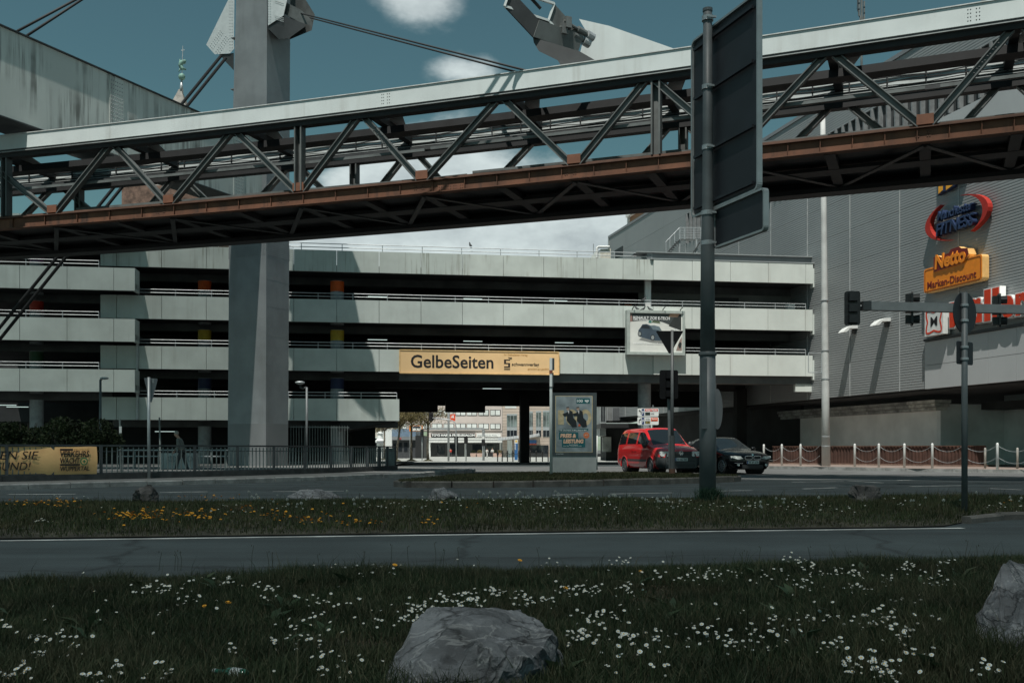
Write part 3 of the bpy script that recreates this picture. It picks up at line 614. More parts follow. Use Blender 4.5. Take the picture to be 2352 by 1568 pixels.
shaft(0, Zy(972), 523, 610.5, 661.5, 523.4, 610.6, 661.8, M_pylbase, 'base'); shaft(Zy(972)+.002, Zy(586), 523.4, 610.6, 661.8, 526, 611.5, 664, M_pyl, 'shaft')
shaft(Zy(586)+.002, Zy(548), 525.0, 611.3, 664.8, 525.4, 611.5, 664.6, M_pyl, 'riveted_collar'); shaft(Zy(548)+.002, Zy(-120), 527, 611.8, 664, 545, 613.5, 667, M_pyl, 'shaft')
for y_ in (905, 838, 770, 702, 640, 470, 400, 190, 70): shaft(Zy(y_), Zy(y_)+.035, 522.6+(1032-y_)*.0075, 610.5+(1032-y_)*.0028, 662.1+(1032-y_)*.0052, 522.6+(1032-y_)*.0075, 610.5+(1032-y_)*.0028, 662.1+(1032-y_)*.0052, M_pyl, 'weld_seam')
C0 = corner_xy(611.4, YP); e1 = Vector((-dn_.y, dn_.x)); nl = Vector((-dn_.x, -dn_.y)); nr = Vector((dn_.y, -dn_.x))
rivets('rivets', [(*(C0+e1*u+nl*.012), Zy(585)+v) for u in np.arange(.08, 1.9, .09) for v in np.arange(.06, .78, .1)], (*nl, 0), .025, M_pyl, pylon)
rivets('rivets', [(*(C0+dn_*u+nr*.012), Zy(585)+v) for u in np.arange(.08, 2.2, .1) for v in np.arange(.06, .78, .1)], (*nr, 0), .025, M_pyl, pylon)
def pl_l(x, y, off):                              # plane of the left face, off metres in front of it
    o = C0+nl*off; t = (x-CX)/F_; k = (t*o.y-o.x)/(e1.x-t*e1.y); q = o+e1*k; return Vector((q.x, q.y, CZ+(HY-y)/F_*q.y))
M_gusw = mat('gusset_white', (.74, .78, .78), .5, var=.04)
def plate(name, out, offs, m): 
    n = len(out); o0, o1 = offs
    return MB().add([pl_l(x, y, o0) for x, y in out]+[pl_l(x, y, o1) for x, y in out], [tuple(range(n)), tuple(range(2*n-1, n-1, -1))]+[(i, (i+1) % n, n+(i+1) % n, n+i) for i in range(n)]).build(name, m, pylon)
g1 = [(539, -60), (500, -60), (528, -8), (473.5, 103), (493, 125), (527, 123), (537, 112)]
plate('gusset_plate', g1, (-.45, -.4), M_gusw); plate('gusset_plate', [(a+1, b) for a, b in g1[2:]], (-1.6, -1.55), M_gusw)
plate('gusset_box', [(503, 124), (520, 124), (537, 122), (537, 162), (516, 140)], (-1.5, -.46), M_steeld)
g2 = [(615, -60), (668, -60), (660, -3), (651, 36), (615.5, 59)]
plate('gusset_plate', g2, (.05, .1), M_gusw); plate('gusset_plate', [(664, 62), (664, -40), (690, -20), (723, 34), (716, 70), (666, 91)], (-2.5, -2.45), M_steel)
plate('gusset_box', [(616, 60), (651, 37), (700, 55), (700, 62), (664, 88), (640, 90), (616, 66)], (-2.4, .04), M_steeld)
plate('bracket', [(655, 5), (690, 22), (718, 48), (717, 60), (690, 52), (652, 32)], (-1.2, -.1), M_steel)
rivets('rivets', [pl_l(533+k, y, -.39) for k in (0, -5) for y in range(-10, 118, 7)]+[pl_l(483+u*3.2+v*3, 105-u*5+v*3.4, -.39) for u in range(8) for v in (0, 1, 2)]+[pl_l(496+u*3.2+v*3, 118-u*5+v*3.4, -.39) for u in range(8) for v in (0, 1, 2)], (*nl, 0), .03, M_gusw, pylon)
rivets('rivets', [pl_l(617+k, y, .11) for k in (0, 4) for y in range(-10, 56, 6)]+[pl_l(632+u*3, y+u*1, .11) for u in range(7) for y in (2, 6, 36, 40, 44)], (*nl, 0), .03, M_gusw, pylon)
beamt = thing('portal_beam', 'long streaked grey box beam running over the railway to the pylon', 'beam', (*(C0+e1*1.2-dn_*8), 13.1))
ZB0, ZB1 = 13.1, 16.36
pb0 = C0+e1*.25+dn_*.2
def bmb(l0, l1, n0, n1, z0, z1): return MB().hexa([(*(pb0-dn_*l+e1*n), z) for z in (z0, z1) for l, n in ((l0, n0), (l1, n0), (l1, n1), (l0, n1))])
bmb(0, 24, 0, 1.5, ZB0, ZB1).build('beam', M_beam, beamt)
bmb(0, 24, -.09, 1.59, ZB1+.002, ZB1+.05).build('top_flange', M_steeld, beamt); bmb(0, 24, -.09, 1.59, ZB0-.05, ZB0-.002).build('bottom_flange', M_steeld, beamt)
for l in (1.6, 9.2):
    bmb(l, l+.75, -.03, -.002, ZB0+.05, ZB1-.05).build('splice_plate', M_beam, beamt)
    rivets('rivets', [(*(pb0-dn_*(l+u)-e1*.03), z) for u in (.1, .22, .34, .44, .56, .67) for z in np.arange(ZB0+.15, ZB1-.1, .16)], (*(-e1), 0), .03, M_pyl, beamt)
def stay(a, b, r, label, grp): return tag(MB().tube([a, b], r, 8).build('stay_cable', M_cab, smooth=True), label, 'cable', grp)
pa, pb_ = pt(508, 128, YP+.2), pt(-150, 935, 44); pa2, pb2 = pt(519, 133, YP+.6), pt(-130, 940, 44.4)
stay(pa, pb_, .075, 'upper black stay of the pair slanting down left in front of the car park', 'stays below the pylon'); stay(pa2, pb2, .075, 'lower black stay of the pair slanting down left in front of the car park', 'stays below the pylon')
q0 = pb0-dn_*14.2+e1*.5; 
a0 = Vector((*(pb0-dn_*14.2+e1*.9), ZB1)); a1 = Vector((*(pb0-dn_*13.7+e1*.9), ZB1))
def toward(p, x1, y1, Y1): return p+(pt(x1, y1, Y1)-p)*1.6
stay(a0, toward(a0, 173, 0, a0.y+2), .05, 'left one of two thin stays rising from the portal beam top', 'stays above the portal beam'); stay(a1, toward(a1, 187, 0, a1.y+2), .05, 'right one of two thin stays rising from the portal beam top', 'stays above the portal beam')
e_ = BP(bX(1272), .6, ZC-.1)
stay(pt(667, 25, YP+.4), e_+Vector((0, .1, .06)), .036, 'upper black stay from the pylon bracket down to the bridge', 'stays from pylon to bridge'); stay(pt(673, 31, YP+1.0), e_+Vector((0, .2, -.04)), .036, 'lower black stay from the pylon bracket down to the bridge', 'stays from pylon to bridge')
# ------------------------------------------------------------------ department store on the right
RF = Frame((33.3-.243*61.7, 61.7), (.243, -1))
def rX(x, n=0): return RF.hit(x, n)
def rZ(x, y, n=0): return CZ+(HY-y)/F_*RF.P(rX(x, n), n, 0).y
PWR = 4.65; store = thing('department_store', 'grey ribbed metal department store block with shop signs, right side of street', 'building', RF.P(0, 0, 0))
def ribmesh(w, h, nr):
    mb = MB(); p = h/nr; prof = [(-.1, 0)]
    for i in range(nr): z = i*p; prof += [(0, z+.01), (0, z+p*.5), (-.007, z+p*.66), (-.007, z+p*.92)]
    prof += [(-.1, h)]
    n = len(prof); mb.add([(u, y, z) for u in (.012, w-.012) for y, z in prof], [(i, i+1, n+i+1, n+i) for i in range(n-1)]+[tuple(range(n)), tuple(range(n, 2*n))])
    me = mb.mesh('cladding_panel'); me.materials.append(M_clad); return me
def ribmesh2(w, h, nr):
    me = ribmesh(w, h, nr); return me
pm = ribmesh(PWR, 1.91, 14); pmt = ribmesh(PWR, 1.95, 14); pml = ribmesh(PWR, 2.35, 17)
angR = math.atan2(RF.d.y, RF.d.x)
def rpanel(me, s, z, n=0):
    o = bpy.data.objects.new('cladding_panel', me); COL.objects.link(o); p = RF.P(s, n, z); o.location = p
    # local x along the wall, local y outwards
    o.matrix_world = Matrix(((RF.d.x, RF.n.x, 0, p.x), (RF.d.y, RF.n.y, 0, p.y), (0, 0, 1, z), (0, 0, 0, 1)))
    o.location, o.rotation_euler, o.scale = (lambda t: (t[0], t[1].to_euler(), t[2]))(o.matrix_world.decompose()); adopt(o, store)
# mirrored handedness is avoided by letting local y point inwards and the profile be negated
def fixprof(me):
    co = np.empty(len(me.vertices)*3); me.vertices.foreach_get('co', co); co = co.reshape(-1, 3); co[:, 1] *= -1; me.vertices.foreach_set('co', co.ravel()); me.update()
for me in (pm, pmt, pml): fixprof(me)
def rpanel(me, s, z, n=0):
    o = bpy.data.objects.new('cladding_panel', me); COL.objects.link(o); o.location = RF.P(s, n, z); o.rotation_euler = (0, 0, angR); adopt(o, store)
zb = 4.03
for c in range(-8, 7):
    for r in range(7): rpanel(pm, c*PWR, zb+r*1.91)
    if c < -4: rpanel(pml, c*PWR, zb+7*1.91)
    rpanel(pmt, c*PWR, zb+7*1.91+2.35)
def rp(mb, name, m, parent=None, **k): return mb.build(name, m, parent or store, **k)
zt = zb+7*1.91+2.35+1.95; s0, s1 = -8*PWR, 7*PWR
rp(MB().fbox(RF, s0, s1, -30, -.14, zb, zt-.3), 'wall_core', M_darker)
rp(MB().fbox(RF, s0-.1, s1, -30, .06, zt, zt+.22), 'roof_edge', M_grey); rp(MB().fbox(RF, s0-.12, s0+.06, -.1, .06, zb, zt), 'corner_trim', M_alu)
for c in range(-7, 7): rp(MB().fbox(RF, c*PWR-.03, c*PWR+.03, -.05, .02, zb, zb+7*1.91), 'seam_trim', mat('seam_light', (.4, .42, .42), .5))
rp(MB().fbox(RF, -4*PWR, s1, -.9, -.8, zb+13.37, zb+15.72), 'louvre_recess', M_blackc)
lv = None
for i in range(70):
    s = -4*PWR+.2+i*.72
    if s > s1: break
    if lv is None:
        mb = MB(); mb.hexa([(0, -.1, 0), (.1, -.1, 0), (.16, .75, 0), (.1, .75, 0), (0, -.1, 2.35), (.1, -.1, 2.35), (.16, .75, 2.35), (.1, .75, 2.35)]); lv = mb.mesh('louvre_fin'); lv.materials.append(mat('louvre_grey', (.2, .215, .22), .5))
    o = bpy.data.objects.new('louvre_fin', lv); COL.objects.link(o); o.location = RF.P(s, 0, zb+13.37); o.rotation_euler = (0, 0, angR); adopt(o, store)
rp(MB().fbox(RF, rX(2140), s1, -.05, .1, zb+11.2, zb+13.3), 'smooth_band', M_smooth)
# smooth fascia panels near the corner, in two rows
xs_ = [2129, 2198, 2275, 2340]; ss = [rX(x) for x in xs_]; ss += [ss[-1]+2.4*k for k in range(1, 7)]
for a, b in zip(ss[:-1], ss[1:]):
    for z0, z1 in ((zb-.02, zb+1.15), (zb+1.17, zb+2.35)): rp(MB().fbox(RF, a+.008, b-.008, -.02, .12, z0, z1), 'fascia_panel', M_smooth)
rp(MB().fbox(RF, ss[0], ss[-1], 0, .2, zb+2.37, zb+2.5), 'fascia_gutter', M_steeld)
rp(MB().fbox(RF, s0, s1, -30, -.16, zb-.1, zb-.004), 'soffit', M_blackc)
# recessed ground floor with a heavy cornice
GN = -2.6; sc = rX(2152, GN)
rp(MB().fbox(RF, rX(1838, GN), sc, GN-.3, GN, 0, 3.2), 'ground_wall', mat('render_grey', (.84, .87, .85), .8, var=.08, scale=.6))
rp(MB().fbox(RF, rX(1500, GN), rX(1838, GN), GN-.3, GN-.05, 0, 3.9), 'ground_wall', M_blackc)
rp(MB().fbox(RF, sc, sc+.3, GN-4, GN-.002, 0, 3.4), 'ground_wall', mat('render_dark', (.74, .79, .78), .8, var=.1, scale=.6))
rp(MB().fbox(RF, sc+.3, s1, GN-4.3, GN-4, 0, 3.9), 'ground_wall', mat('render_dark', (.74, .79, .78), .8))
for i, (za, zc, n) in enumerate(((3.05, 3.22, .25), (3.24, 3.42, .4), (3.44, 3.6, .5))): rp(MB().fbox(RF, rX(1800, GN), rX(2105, GN), GN, GN+n, za, zc), 'cornice', mat('cornice_stone', (.34, .36, .35), .8, var=.3, scale=1.5, streak=.6))
for za, zc, n in ((3.05, 3.22, .32), (3.24, 3.42, .5), (3.44, 3.6, .62)): rp(MB().fbox(RF, rX(2105, GN)+.002, sc+.02+n, GN-.4, GN+n, za, zc), 'cornice', mat('cornice_light', (.55, .57, .53), .8, var=.25, scale=2, streak=.5))
rp(MB().fbox(RF, sc+.35, s1, GN-4, GN-2.5, 3.1, 3.5), 'cornice', M_darker)
for x0, x1 in ((2166, 2197), (2268, 2291)): 
    n = GN-3.9; rp(MB().fbox(RF, rX(x0, n), rX(x1, n), n-.1, n, 0, 2.0), 'door', M_black)
# roof-top: brown penthouse with white frame, far stair, small plant house and masts
sA, sB = rX(1447, -3), rX(1540, -3); rp(MB().fbox(RF, sA, sA+16, -9, -3, zt-.5, zt+2.7), 'penthouse', mat('penthouse_brown', lin(150, 112, 84), .7, var=.12, scale=1))
rp(MB().fbox(RF, sA-.2, sA+16, -9.2, -2.6, zt+2.7, zt+3.0), 'penthouse_roof', M_wht); rp(MB().fbox(RF, sA-.3, sA, -3.2, -2.8, zt-.5, zt+3), 'penthouse_post', M_wht)
rp(MB().fbox(RF, sA, sA+16, -3.0, -2.7, zt-.1, zt+.5), 'penthouse_sill', M_wht)
win = rX(1425); rp(MB().fbox(RF, rX(1413), rX(1431), .0, .05, rZ(1420, 592), rZ(1420, 571)), 'window', M_black)
mast = thing('radio_mast', 'slim lattice radio mast with antennas above the store roof', 'mast', RF.P(rX(1975, -12), -12, zt))
mY = RF.P(rX(1975, -12), -12, 0).y; mp_ = lambda x, y: pt(x, y, mY)
MB().tube([mp_(1979, 300), mp_(1979, -60)], .09, 6).build('pole', M_steel, mast)
for k in range(9): MB().box(mp_(1973+(k % 3)*6, 2+k*4.5), (.1, .12, .55)).build('antenna', M_steel, mast)
for k in (-1, 1): MB().tube([mp_(1979, 30), mp_(1979+7*k, 60), mp_(1979+9*k, 90)], .05, 5).build('brace', M_steel, mast)
MB().tube([mp_(1971, -20), mp_(1969, 20), mp_(1976, 44)], .03, 5).build('feed_cable', M_cab, mast)
# outside stair with platform on the garage roof in front of the store
stair = thing('roof_stair', 'steel outside stair with railed landing on the car park roof', 'stair', pt(1565, 575, 72))
yS = 72; P_ = lambda x, y, dy=0: pt(x, y, yS+dy)
MB().hexa([P_(1560, 553), P_(1612, 553), P_(1612, 553, 2), P_(1560, 553, 2), P_(1560, 549), P_(1612, 549), P_(1612, 549, 2), P_(1560, 549, 2)]).build('landing', M_steel, stair)
for x in (1561, 1600): MB().tube([P_(x, 584), P_(x, 550)], .08, 6).build('support', M_galv, stair)
for k in range(6): MB().beam(P_(1556-k*3.4, 555+k*4.6), P_(1556-k*3.4, 555+k*4.6, 1.6), .3, .05).build('step', M_steeld, stair)
MB().beam(P_(1561, 551), P_(1529, 584), .08, .3, up=(0, 1, 0)).build('stringer', M_steeld, stair); MB().beam(P_(1608, 556), P_(1590, 584), .08, .3, up=(0, 1, 0)).build('stringer', M_steeld, stair)
for k in range(7): MB().tube([P_(1561, 523+k*4), P_(1612, 523+k*4)], .025 if k else .04, 5).build('rail', M_galv, stair)
for x in (1561.5, 1573, 1594, 1610): MB().tube([P_(x, 550), P_(x, 522)], .04, 5).build('rail_post', M_galv, stair)
MB().tube([P_(1561, 523), P_(1529, 556)], .04, 5).build('rail', M_galv, stair)
for x, y in ((1550, 534), (1539, 545), (1530, 555)): MB().tube([P_(x, y), P_(x, y+25)], .035, 5).build('rail_post', M_galv, stair)
plant = thing('plant_house', 'small white roof plant house with bent pipe beyond the car park', 'plant room', pt(1388, 590, 80))
YH = 82; h_ = lambda x, y, dy=0: pt(x, y, YH+dy)
MB().hexa([h_(1379, 595), h_(1403, 595), h_(1403, 595, 4), h_(1379, 595, 4), h_(1379, 572), h_(1403, 571), h_(1403, 571, 4), h_(1379, 572, 4)]).build('wall', mat('plant_cream', (.6, .58, .5), .8), plant)
MB().hexa([h_(1352, 597), h_(1379, 597), h_(1379, 597, 4), h_(1352, 597, 4), h_(1366, 580), h_(1379, 574), h_(1379, 574, 4), h_(1366, 580, 4)]).build('lean_roof', M_concw, plant)
MB().tube([h_(1371, 592, -.1), h_(1371, 570, -.1), h_(1374, 567, -.1), h_(1400, 567, -.1)], .1, 8).build('pipe', M_wht, plant); MB().tube([h_(1363, 582), h_(1363, 560)], .04, 5).build('aerial', M_galv, plant)
# ------------------------------------------------------------------ shop signs
def sf(n): return lambda a, b, d: RF.P(a, n+d, b)
nsg = thing('shop_sign', 'orange rounded sign lettered Netto Marken-Discount on the grey cladding', 'sign', RF.P(rX(2190), .1, 8.8))
a, b = rX(2122, .45), rX(2256, .45); nw = b-a; nz0, nz1 = 8.77, 9.98
M_or = plain('netto_orange', 236, 138, 30, .45); M_dr = plain('netto_maroon', 112, 30, 24, .5); M_orl = plain('netto_side', 240, 190, 120, .5)
def rr(x0, x1, y0, y1, r, k=5):
    o = []
    for cx_, cy_, a0 in ((x1-r, y0+r, -90), (x1-r, y1-r, 0), (x0+r, y1-r, 90), (x0+r, y0+r, 180)):
        o += [(cx_+r*math.cos(math.radians(a0+90*i/k)), cy_+r*math.sin(math.radians(a0+90*i/k))) for i in range(k+1)]
    return o
MB().prism(rr(a, b, nz0, nz1, .15), sf(0), .08, .44).build('sign_box', M_orl, nsg)
MB().prism(rr(a+.015, b-.015, nz0+.015, nz1-.015, .14), sf(0), .442, .455).build('face', M_or, nsg)
hump = [(.2, .86), (.2, 1.62), (.27, 1.66), (.34, 1.5), (.38, 1.62), (.47, 1.62), (.5, 1.78), (.64, 1.8), (.68, 1.68), (.78, 1.6), (.8, 1.3), (.74, 1.05), (.66, .94)]
HP = [(a+nw*u, nz0+.12+.95*v) for u, v in hump]
MB().prism(HP, sf(0), .08, .5).build('hump', M_orl, nsg); MB().prism([(p[0], p[1]) for p in HP], sf(0), .502, .512).build('hump_face', M_dr, nsg)
lettering('lettering', 'Netto', sf(.513), a+nw*.225, nz0+1.02, nw*.53, .72, M_or, nsg, bold=.035, shear=.1, depth=.03)
lettering('lettering', 'Marken-Discount', sf(.456), a+nw*.07, nz0+.17, nw*.84, .36, M_dr, nsg, bold=.014, depth=.012)
bd = MB(); q = rr(a+.1, b-.1, nz0+.07, nz1-.09, .1); 
for p0, p1 in zip(q, q[1:]+q[:1]): bd.beam(RF.P(p0[0], .458, p0[1]), RF.P(p1[0], .458, p1[1]), .02, .02)
bd.build('border', M_dr, nsg)
fit = thing('shop_sign', 'red double crescent sign lettered FITNESS in dark blue on the cladding', 'sign', RF.P(rX(2195), .1, 11.2))
a, b = rX(2125, .35), rX(2270, .35); fw = b-a; ca, cz_ = (a+b)/2, 12.08
M_red = plain('fitness_red', 168, 40, 28, .6); M_navy = plain('fitness_navy', 34, 52, 86, .5)
def cres(t0, t1, k=14):
    o = []; i_ = []
    for i in range(k+1):
        t = math.radians(t0+(t1-t0)*i/k); f_ = math.sin(math.pi*i/k)
        o.append((ca+fw*.5*math.cos(t), cz_+1.0*math.sin(t))); i_.append((ca+fw*(.5-.085*f_)*math.cos(t), cz_+(1.0-.1*f_)*math.sin(t)))
    return o+i_[::-1]
MB().prism(cres(118, 262), sf(0), .1, .36).build('crescent', M_red, fit); MB().prism(cres(-62, 82), sf(0), .1, .36).build('crescent', M_red, fit)
lettering('lettering', 'FITNESS', sf(.3), a+fw*.2, cz_-.62, fw*.6, .6, M_navy, fit, bold=.02, shear=.15, depth=.12, sink=.18)
lettering('lettering', 'Manchester', sf(.3), a+fw*.22, cz_+.12, fw*.56, .46, M_navy, fit, bold=.012, shear=.15, depth=.1, sink=.18)
ysn = thing('shop_sign', 'yellow block sign with dark blue edges half hidden above the fitness sign', 'sign', RF.P(rX(2180), .1, 13))
a, b = rX(2153, .3), rX(2212, .3); M_yel = plain('yellow_sign', 238, 168, 50, .45)
for u0, u1, zz in ((0, .22, 13.5), (.3, .62, 13.55), (.66, 1.0, 13.75)):
    q = [(a+(b-a)*u0, zz), (a+(b-a)*u1, zz+.12), (a+(b-a)*u1, 15.2), (a+(b-a)*u0, 15.2)]
    MB().prism([(x, y) for x, y in q], sf(0), .05, .26).build('block', M_navy, ysn); qq = [(q[0][0]+.05, q[0][1]+.06), (q[1][0]-.05, q[1][1]+.06), (q[2][0]-.05, 15.1), (q[3][0]+.05, 15.1)]
    MB().prism(qq, sf(0), .262, .28).build('face', M_yel, ysn)
mul = thing('shop_sign', 'white square sign with black M in a red flower outline', 'sign', RF.P(rX(2150), .1, 6.5))
a, b = rX(2124, .5), rX(2166.5, .5); mz0, mz1 = rZ(2124, 773, .5), rZ(2124, 711, .5)
MB().prism([(a, mz0), (b, mz0), (b, mz1), (a, mz1)], sf(0), .1, .5).build('sign_box', M_wht, mul)
mw, mh = b-a, mz1-mz0; flo = []
for i in range(64):
    t = 2*math.pi*i/64; r = .40+.06*math.cos(4*t+math.pi); sqr = 1/max(abs(math.cos(t)), abs(math.sin(t)))**.55
    flo.append((a+mw/2+mw*r*math.cos(t)*sqr, mz0+mh/2+mh*r*math.sin(t)*sqr))
fl = MB()
for p0, p1 in zip(flo, flo[1:]+flo[:1]): fl.beam(RF.P(p0[0], .508, p0[1]), RF.P(p1[0], .508, p1[1]), .014, .09, up=(RF.d.x, RF.d.y, 0)) if False else fl.beam(RF.P(p0[0], .508, p0[1]), RF.P(p1[0], .508, p1[1]), .09, .012, up=(RF.n.x, RF.n.y, 0))
fl.build('flower_outline', plain('mueller_red', 206, 58, 24), mul)
lettering('lettering', 'M', sf(.502), a+mw*.33, mz0+mh*.33, mw*.36, mh*.34, M_ink, mul, bold=.012, depth=.012)
mlt = thing('shop_sign', 'large orange-red letters with white sides spelling Müller above the fascia', 'sign', RF.P(rX(2260), .1, 6.6))
M_mr = plain('mueller_letter', 206, 58, 22); la = rX(2181, .4)
for ch, u, wd, hh in (('M', 0, 1.35, 1.2), ('ü', 1.42, .85, 1.15), ('l', 2.42, .42, 1.45), ('l', 2.95, .42, 1.45), ('e', 3.5, .8, .98), ('r', 4.4, .7, .98)):
    lettering('letter_side', ch, sf(.2), la+u-.05, 6.78, wd+.1, hh+.1, M_wht, mlt, bold=.075, depth=.2, sink=.12); lettering('letter_face', ch, sf(.402), la+u, 6.83, wd, hh, M_mr, mlt, bold=.05, depth=.012)
def hood(x0, x1, y0, y1, label):
    h = thing('vent_hood', label, 'vent hood', RF.P(rX((x0+x1)/2), 0, rZ((x0+x1)/2, y1)), group='vent hoods on the cladding')
    s = rX(x1-4); z1_ = rZ(x1-4, y0); z0_ = rZ(x1-4, y1-6); w = .55
    prof = [(.0, z1_), (.3, z1_-.02), (.62, z1_-.14), (.86, z1_-.34), (.9, z0_-.12), (.7, z0_-.1), (.5, z0_+.1), (.0, z0_+.12)]
    MB().prism(prof, lambda n, z, d: RF.P(s+d, n, z), -w/2, w/2).build('hood', M_wht, h)
    MB().prism([(.0, z0_+.1), (.12, z0_+.1), (.12, z0_-.15), (.0, z0_-.15)], lambda n, z, d: RF.P(s+d, n, z), -.14, .14).build('bracket', M_steeld, h)
hood(1938, 1968, 748, 766, 'lower white vent hood on the grey cladding, nearest the car park'); hood(2012, 2043, 731, 750, 'upper white vent hood on the grey cladding, nearer the shop signs')
# ------------------------------------------------------------------ vehicles
def catmull(P, t):
    n = len(P); i = min(int(t), n-2); f = t-i
    p0, p1, p2, p3 = P[max(i-1, 0)], P[i], P[i+1], P[min(i+2, n-1)]
    return p1+.5*f*((p2-p0)+f*((2*p0-5*p1+4*p2-p3)+f*(3*(p1-p2)+p3-p0)))
def car(name, label, front, th, sts, classify, mats, wheels, wr, dens=6, arch=1.17):
    f = Vector((math.sin(th), -math.cos(th))); t = thing(name, label, 'car', (front[0], front[1], .006), math.atan2(-f.y, -f.x))
    ctl = np.array([[(l, y, z) for y, z in sec] for l, sec in sts])          # stations x points x 3
    nu, nv = ctl.shape[:2]; U = np.linspace(0, nu-1, (nu-1)*dens+1); V = np.linspace(0, nv-1, (nv-1)*dens+1)
    rows = np.array([[catmull(ctl[:, j], u) for j in range(nv)] for u in U]); G = np.array([[catmull(rows[i], v) for v in V] for i in range(len(U))])
    parts = {}
    for i in range(len(U)-1):
        for j in range(len(V)-1):
            c = (G[i, j]+G[i+1, j+1])/2; nm = classify((U[i]+U[i+1])/2, (V[j]+V[j+1])/2, c)
            if any(math.hypot(c[0]-w, c[2]-wr) < wr*arch-.02 and abs(c[1]) > .5 for w in wheels): continue
            for sg in (1, -1):
                q = [G[i, j], G[i+1, j], G[i+1, j+1], G[i, j+1]]; q = [(a[0], a[1]*sg, a[2]) for a in (q if sg > 0 else q[::-1])]
                key = nm+('' if nm != 'side_window' else ('#' if sg > 0 else '$')); mb = parts.setdefault(key, MB()); mb.add(q, [(0, 1, 2, 3)])
    for i in (0, len(U)-1):
        loop = [tuple(p) for p in G[i]]+[(p[0], -p[1], p[2]) for p in G[i][::-1]]; parts['bumper' if i == 0 and 'bumper' in parts else 'body'].add(loop, [tuple(range(len(loop)))])
    def loc(mb, nm, m, par=None, **k):
        o = link(nm, mb.mesh(nm, k.get('smooth', False), True, k.get('weld', False)), m)
        o.parent = par or t; return o
    for k, mb in parts.items():
        nm = k.strip('#$'); loc(mb, nm, mats[nm], smooth=True, weld=True)
    Lc = sts[-1][0]
    loc(MB().box((Lc/2, 0, .38), (Lc-.5, 1.2, .4)), 'underbody', M_black)
    for w in wheels:
        for sg in (1, -1):
            y = (ctl[:, :, 1].max()-.12)*sg
            tyre = loc(MB().tube([(w, y-.1, wr), (w, y+.1, wr)], wr, 24), 'wheel', M_black)
            yo = y+.104*sg; rim = MB()
            for k in range(10):
                a = 2*math.pi*k/10; rim.beam((w+.05*math.cos(a), yo, wr+.05*math.sin(a)), (w+wr*.66*math.cos(a+.12), yo, wr+wr*.66*math.sin(a+.12)), .035, .014, up=(0, 1, 0))
            rim.tube([(w+wr*.68*math.cos(a), yo, wr+wr*.68*math.sin(a)) for a in np.linspace(0, 2*math.pi, 25)], .016, 5, False); rim.tube([(w, yo-.01, wr), (w, yo+.012, wr)], .05, 10)
            loc(rim, 'rim', mats['rim'], tyre)
            ar = MB(); A = np.linspace(-.25, math.pi+.25, 22); yy = ctl[:, :, 1].max()-.012
            ar.tube([(w+wr*arch*math.cos(a), yy*sg, wr+wr*arch*math.sin(a)) for a in A], .03, 6); loc(ar, 'wheel_arch', mats.get('arch', mats['body']), smooth=True)
            loc(MB().tube([(w, .35*sg, wr), (w, (y-.11*sg), wr)], wr*1.15, 16), 'wheel_house', M_black)
    return t, loc
M_vanred = mat('van_red', (.6, .016, .018), .28, var=.05, scale=1, coat=1.0); M_carblk = mat('car_black', (.003, .0035, .0045), .16, var=0, coat=.3, spec=.35)
M_cglass = mat('car_glass', (.012, .016, .018), .02, var=0, spec=1.0); M_lens = mat('headlight_lens', (.62, .66, .64), .12, var=.25, scale=18, spec=.9)
M_trim = mat('bumper_plastic', (.045, .05, .052), .45, var=.1); M_chrome = mat('chrome', (.6, .62, .62), .15, metal=.9, var=0); M_plate = plain('number_plate', 226, 230, 226); M_blue = plain('plate_blue', 30, 60, 140)
sec = lambda a, b, c, d, e, f, g: [a, b, c, d, e, f, (0, g)]
VAN = [(-.02, sec((.5, .3), (.62, .42), (.66, .6), (.62, .76), (.52, .82), (.3, .84), .845)),
       (.1, sec((.7, .22), (.83, .36), (.86, .62), (.8, .86), (.66, .92), (.38, .945), .955)),
       (.5, sec((.78, .2), (.89, .34), (.905, .62), (.86, .97), (.72, 1.04), (.4, 1.075), 1.085)),
       (.98, sec((.78, .2), (.9, .34), (.91, .62), (.885, 1.03), (.76, 1.12), (.42, 1.165), 1.18)),
       (1.72, sec((.78, .2), (.9, .34), (.91, .62), (.895, 1.05), (.69, 1.66), (.42, 1.745), 1.765)),
       (2.2, sec((.78, .2), (.9, .34), (.91, .62), (.895, 1.06), (.7, 1.72), (.44, 1.805), 1.825)),
       (3.3, sec((.78, .2), (.9, .34), (.91, .62), (.895, 1.06), (.71, 1.72), (.44, 1.81), 1.83)),
       (4.12, sec((.78, .22), (.9, .34), (.91, .62), (.885, 1.05), (.69, 1.68), (.43, 1.785), 1.805)),
       (4.36, sec((.74, .26), (.86, .36), (.87, .62), (.84, 1.03), (.64, 1.58), (.4, 1.69), 1.71)),
       (4.40, sec((.6, .32), (.7, .4), (.74, .62), (.72, 1.0), (.52, 1.5), (.3, 1.6), 1.62))]
def van_cls(u, v, c):
    if 3.06 < u < 3.96 and v > 4.12: return 'windscreen'
    if 3.32 < u < 4.98 and 3.14 < v < 3.86: return 'side_window'
    if (5.12 < u < 6.05 or 6.12 < u < 7.3) and 3.14 < v < 3.86: return 'side_window'
    if c[0] < .34 and v < 2.25: return 'bumper'
    if 1.55 < v < 1.85 and 3 < u < 7: return 'rub_strip'
    return 'body'
thv = math.radians(15.5)
van, vl = car('van', 'red compact van waiting at the crossing', (pt(1563, 0, 38.6).x, 38.6), thv, VAN, van_cls,
              dict(body=M_vanred, windscreen=M_cglass, side_window=M_cglass, bumper=M_trim, rub_strip=M_trim, rim=mat('van_rim', (.09, .095, .1), .5), arch=M_vanred), (.86, 3.55), .315)
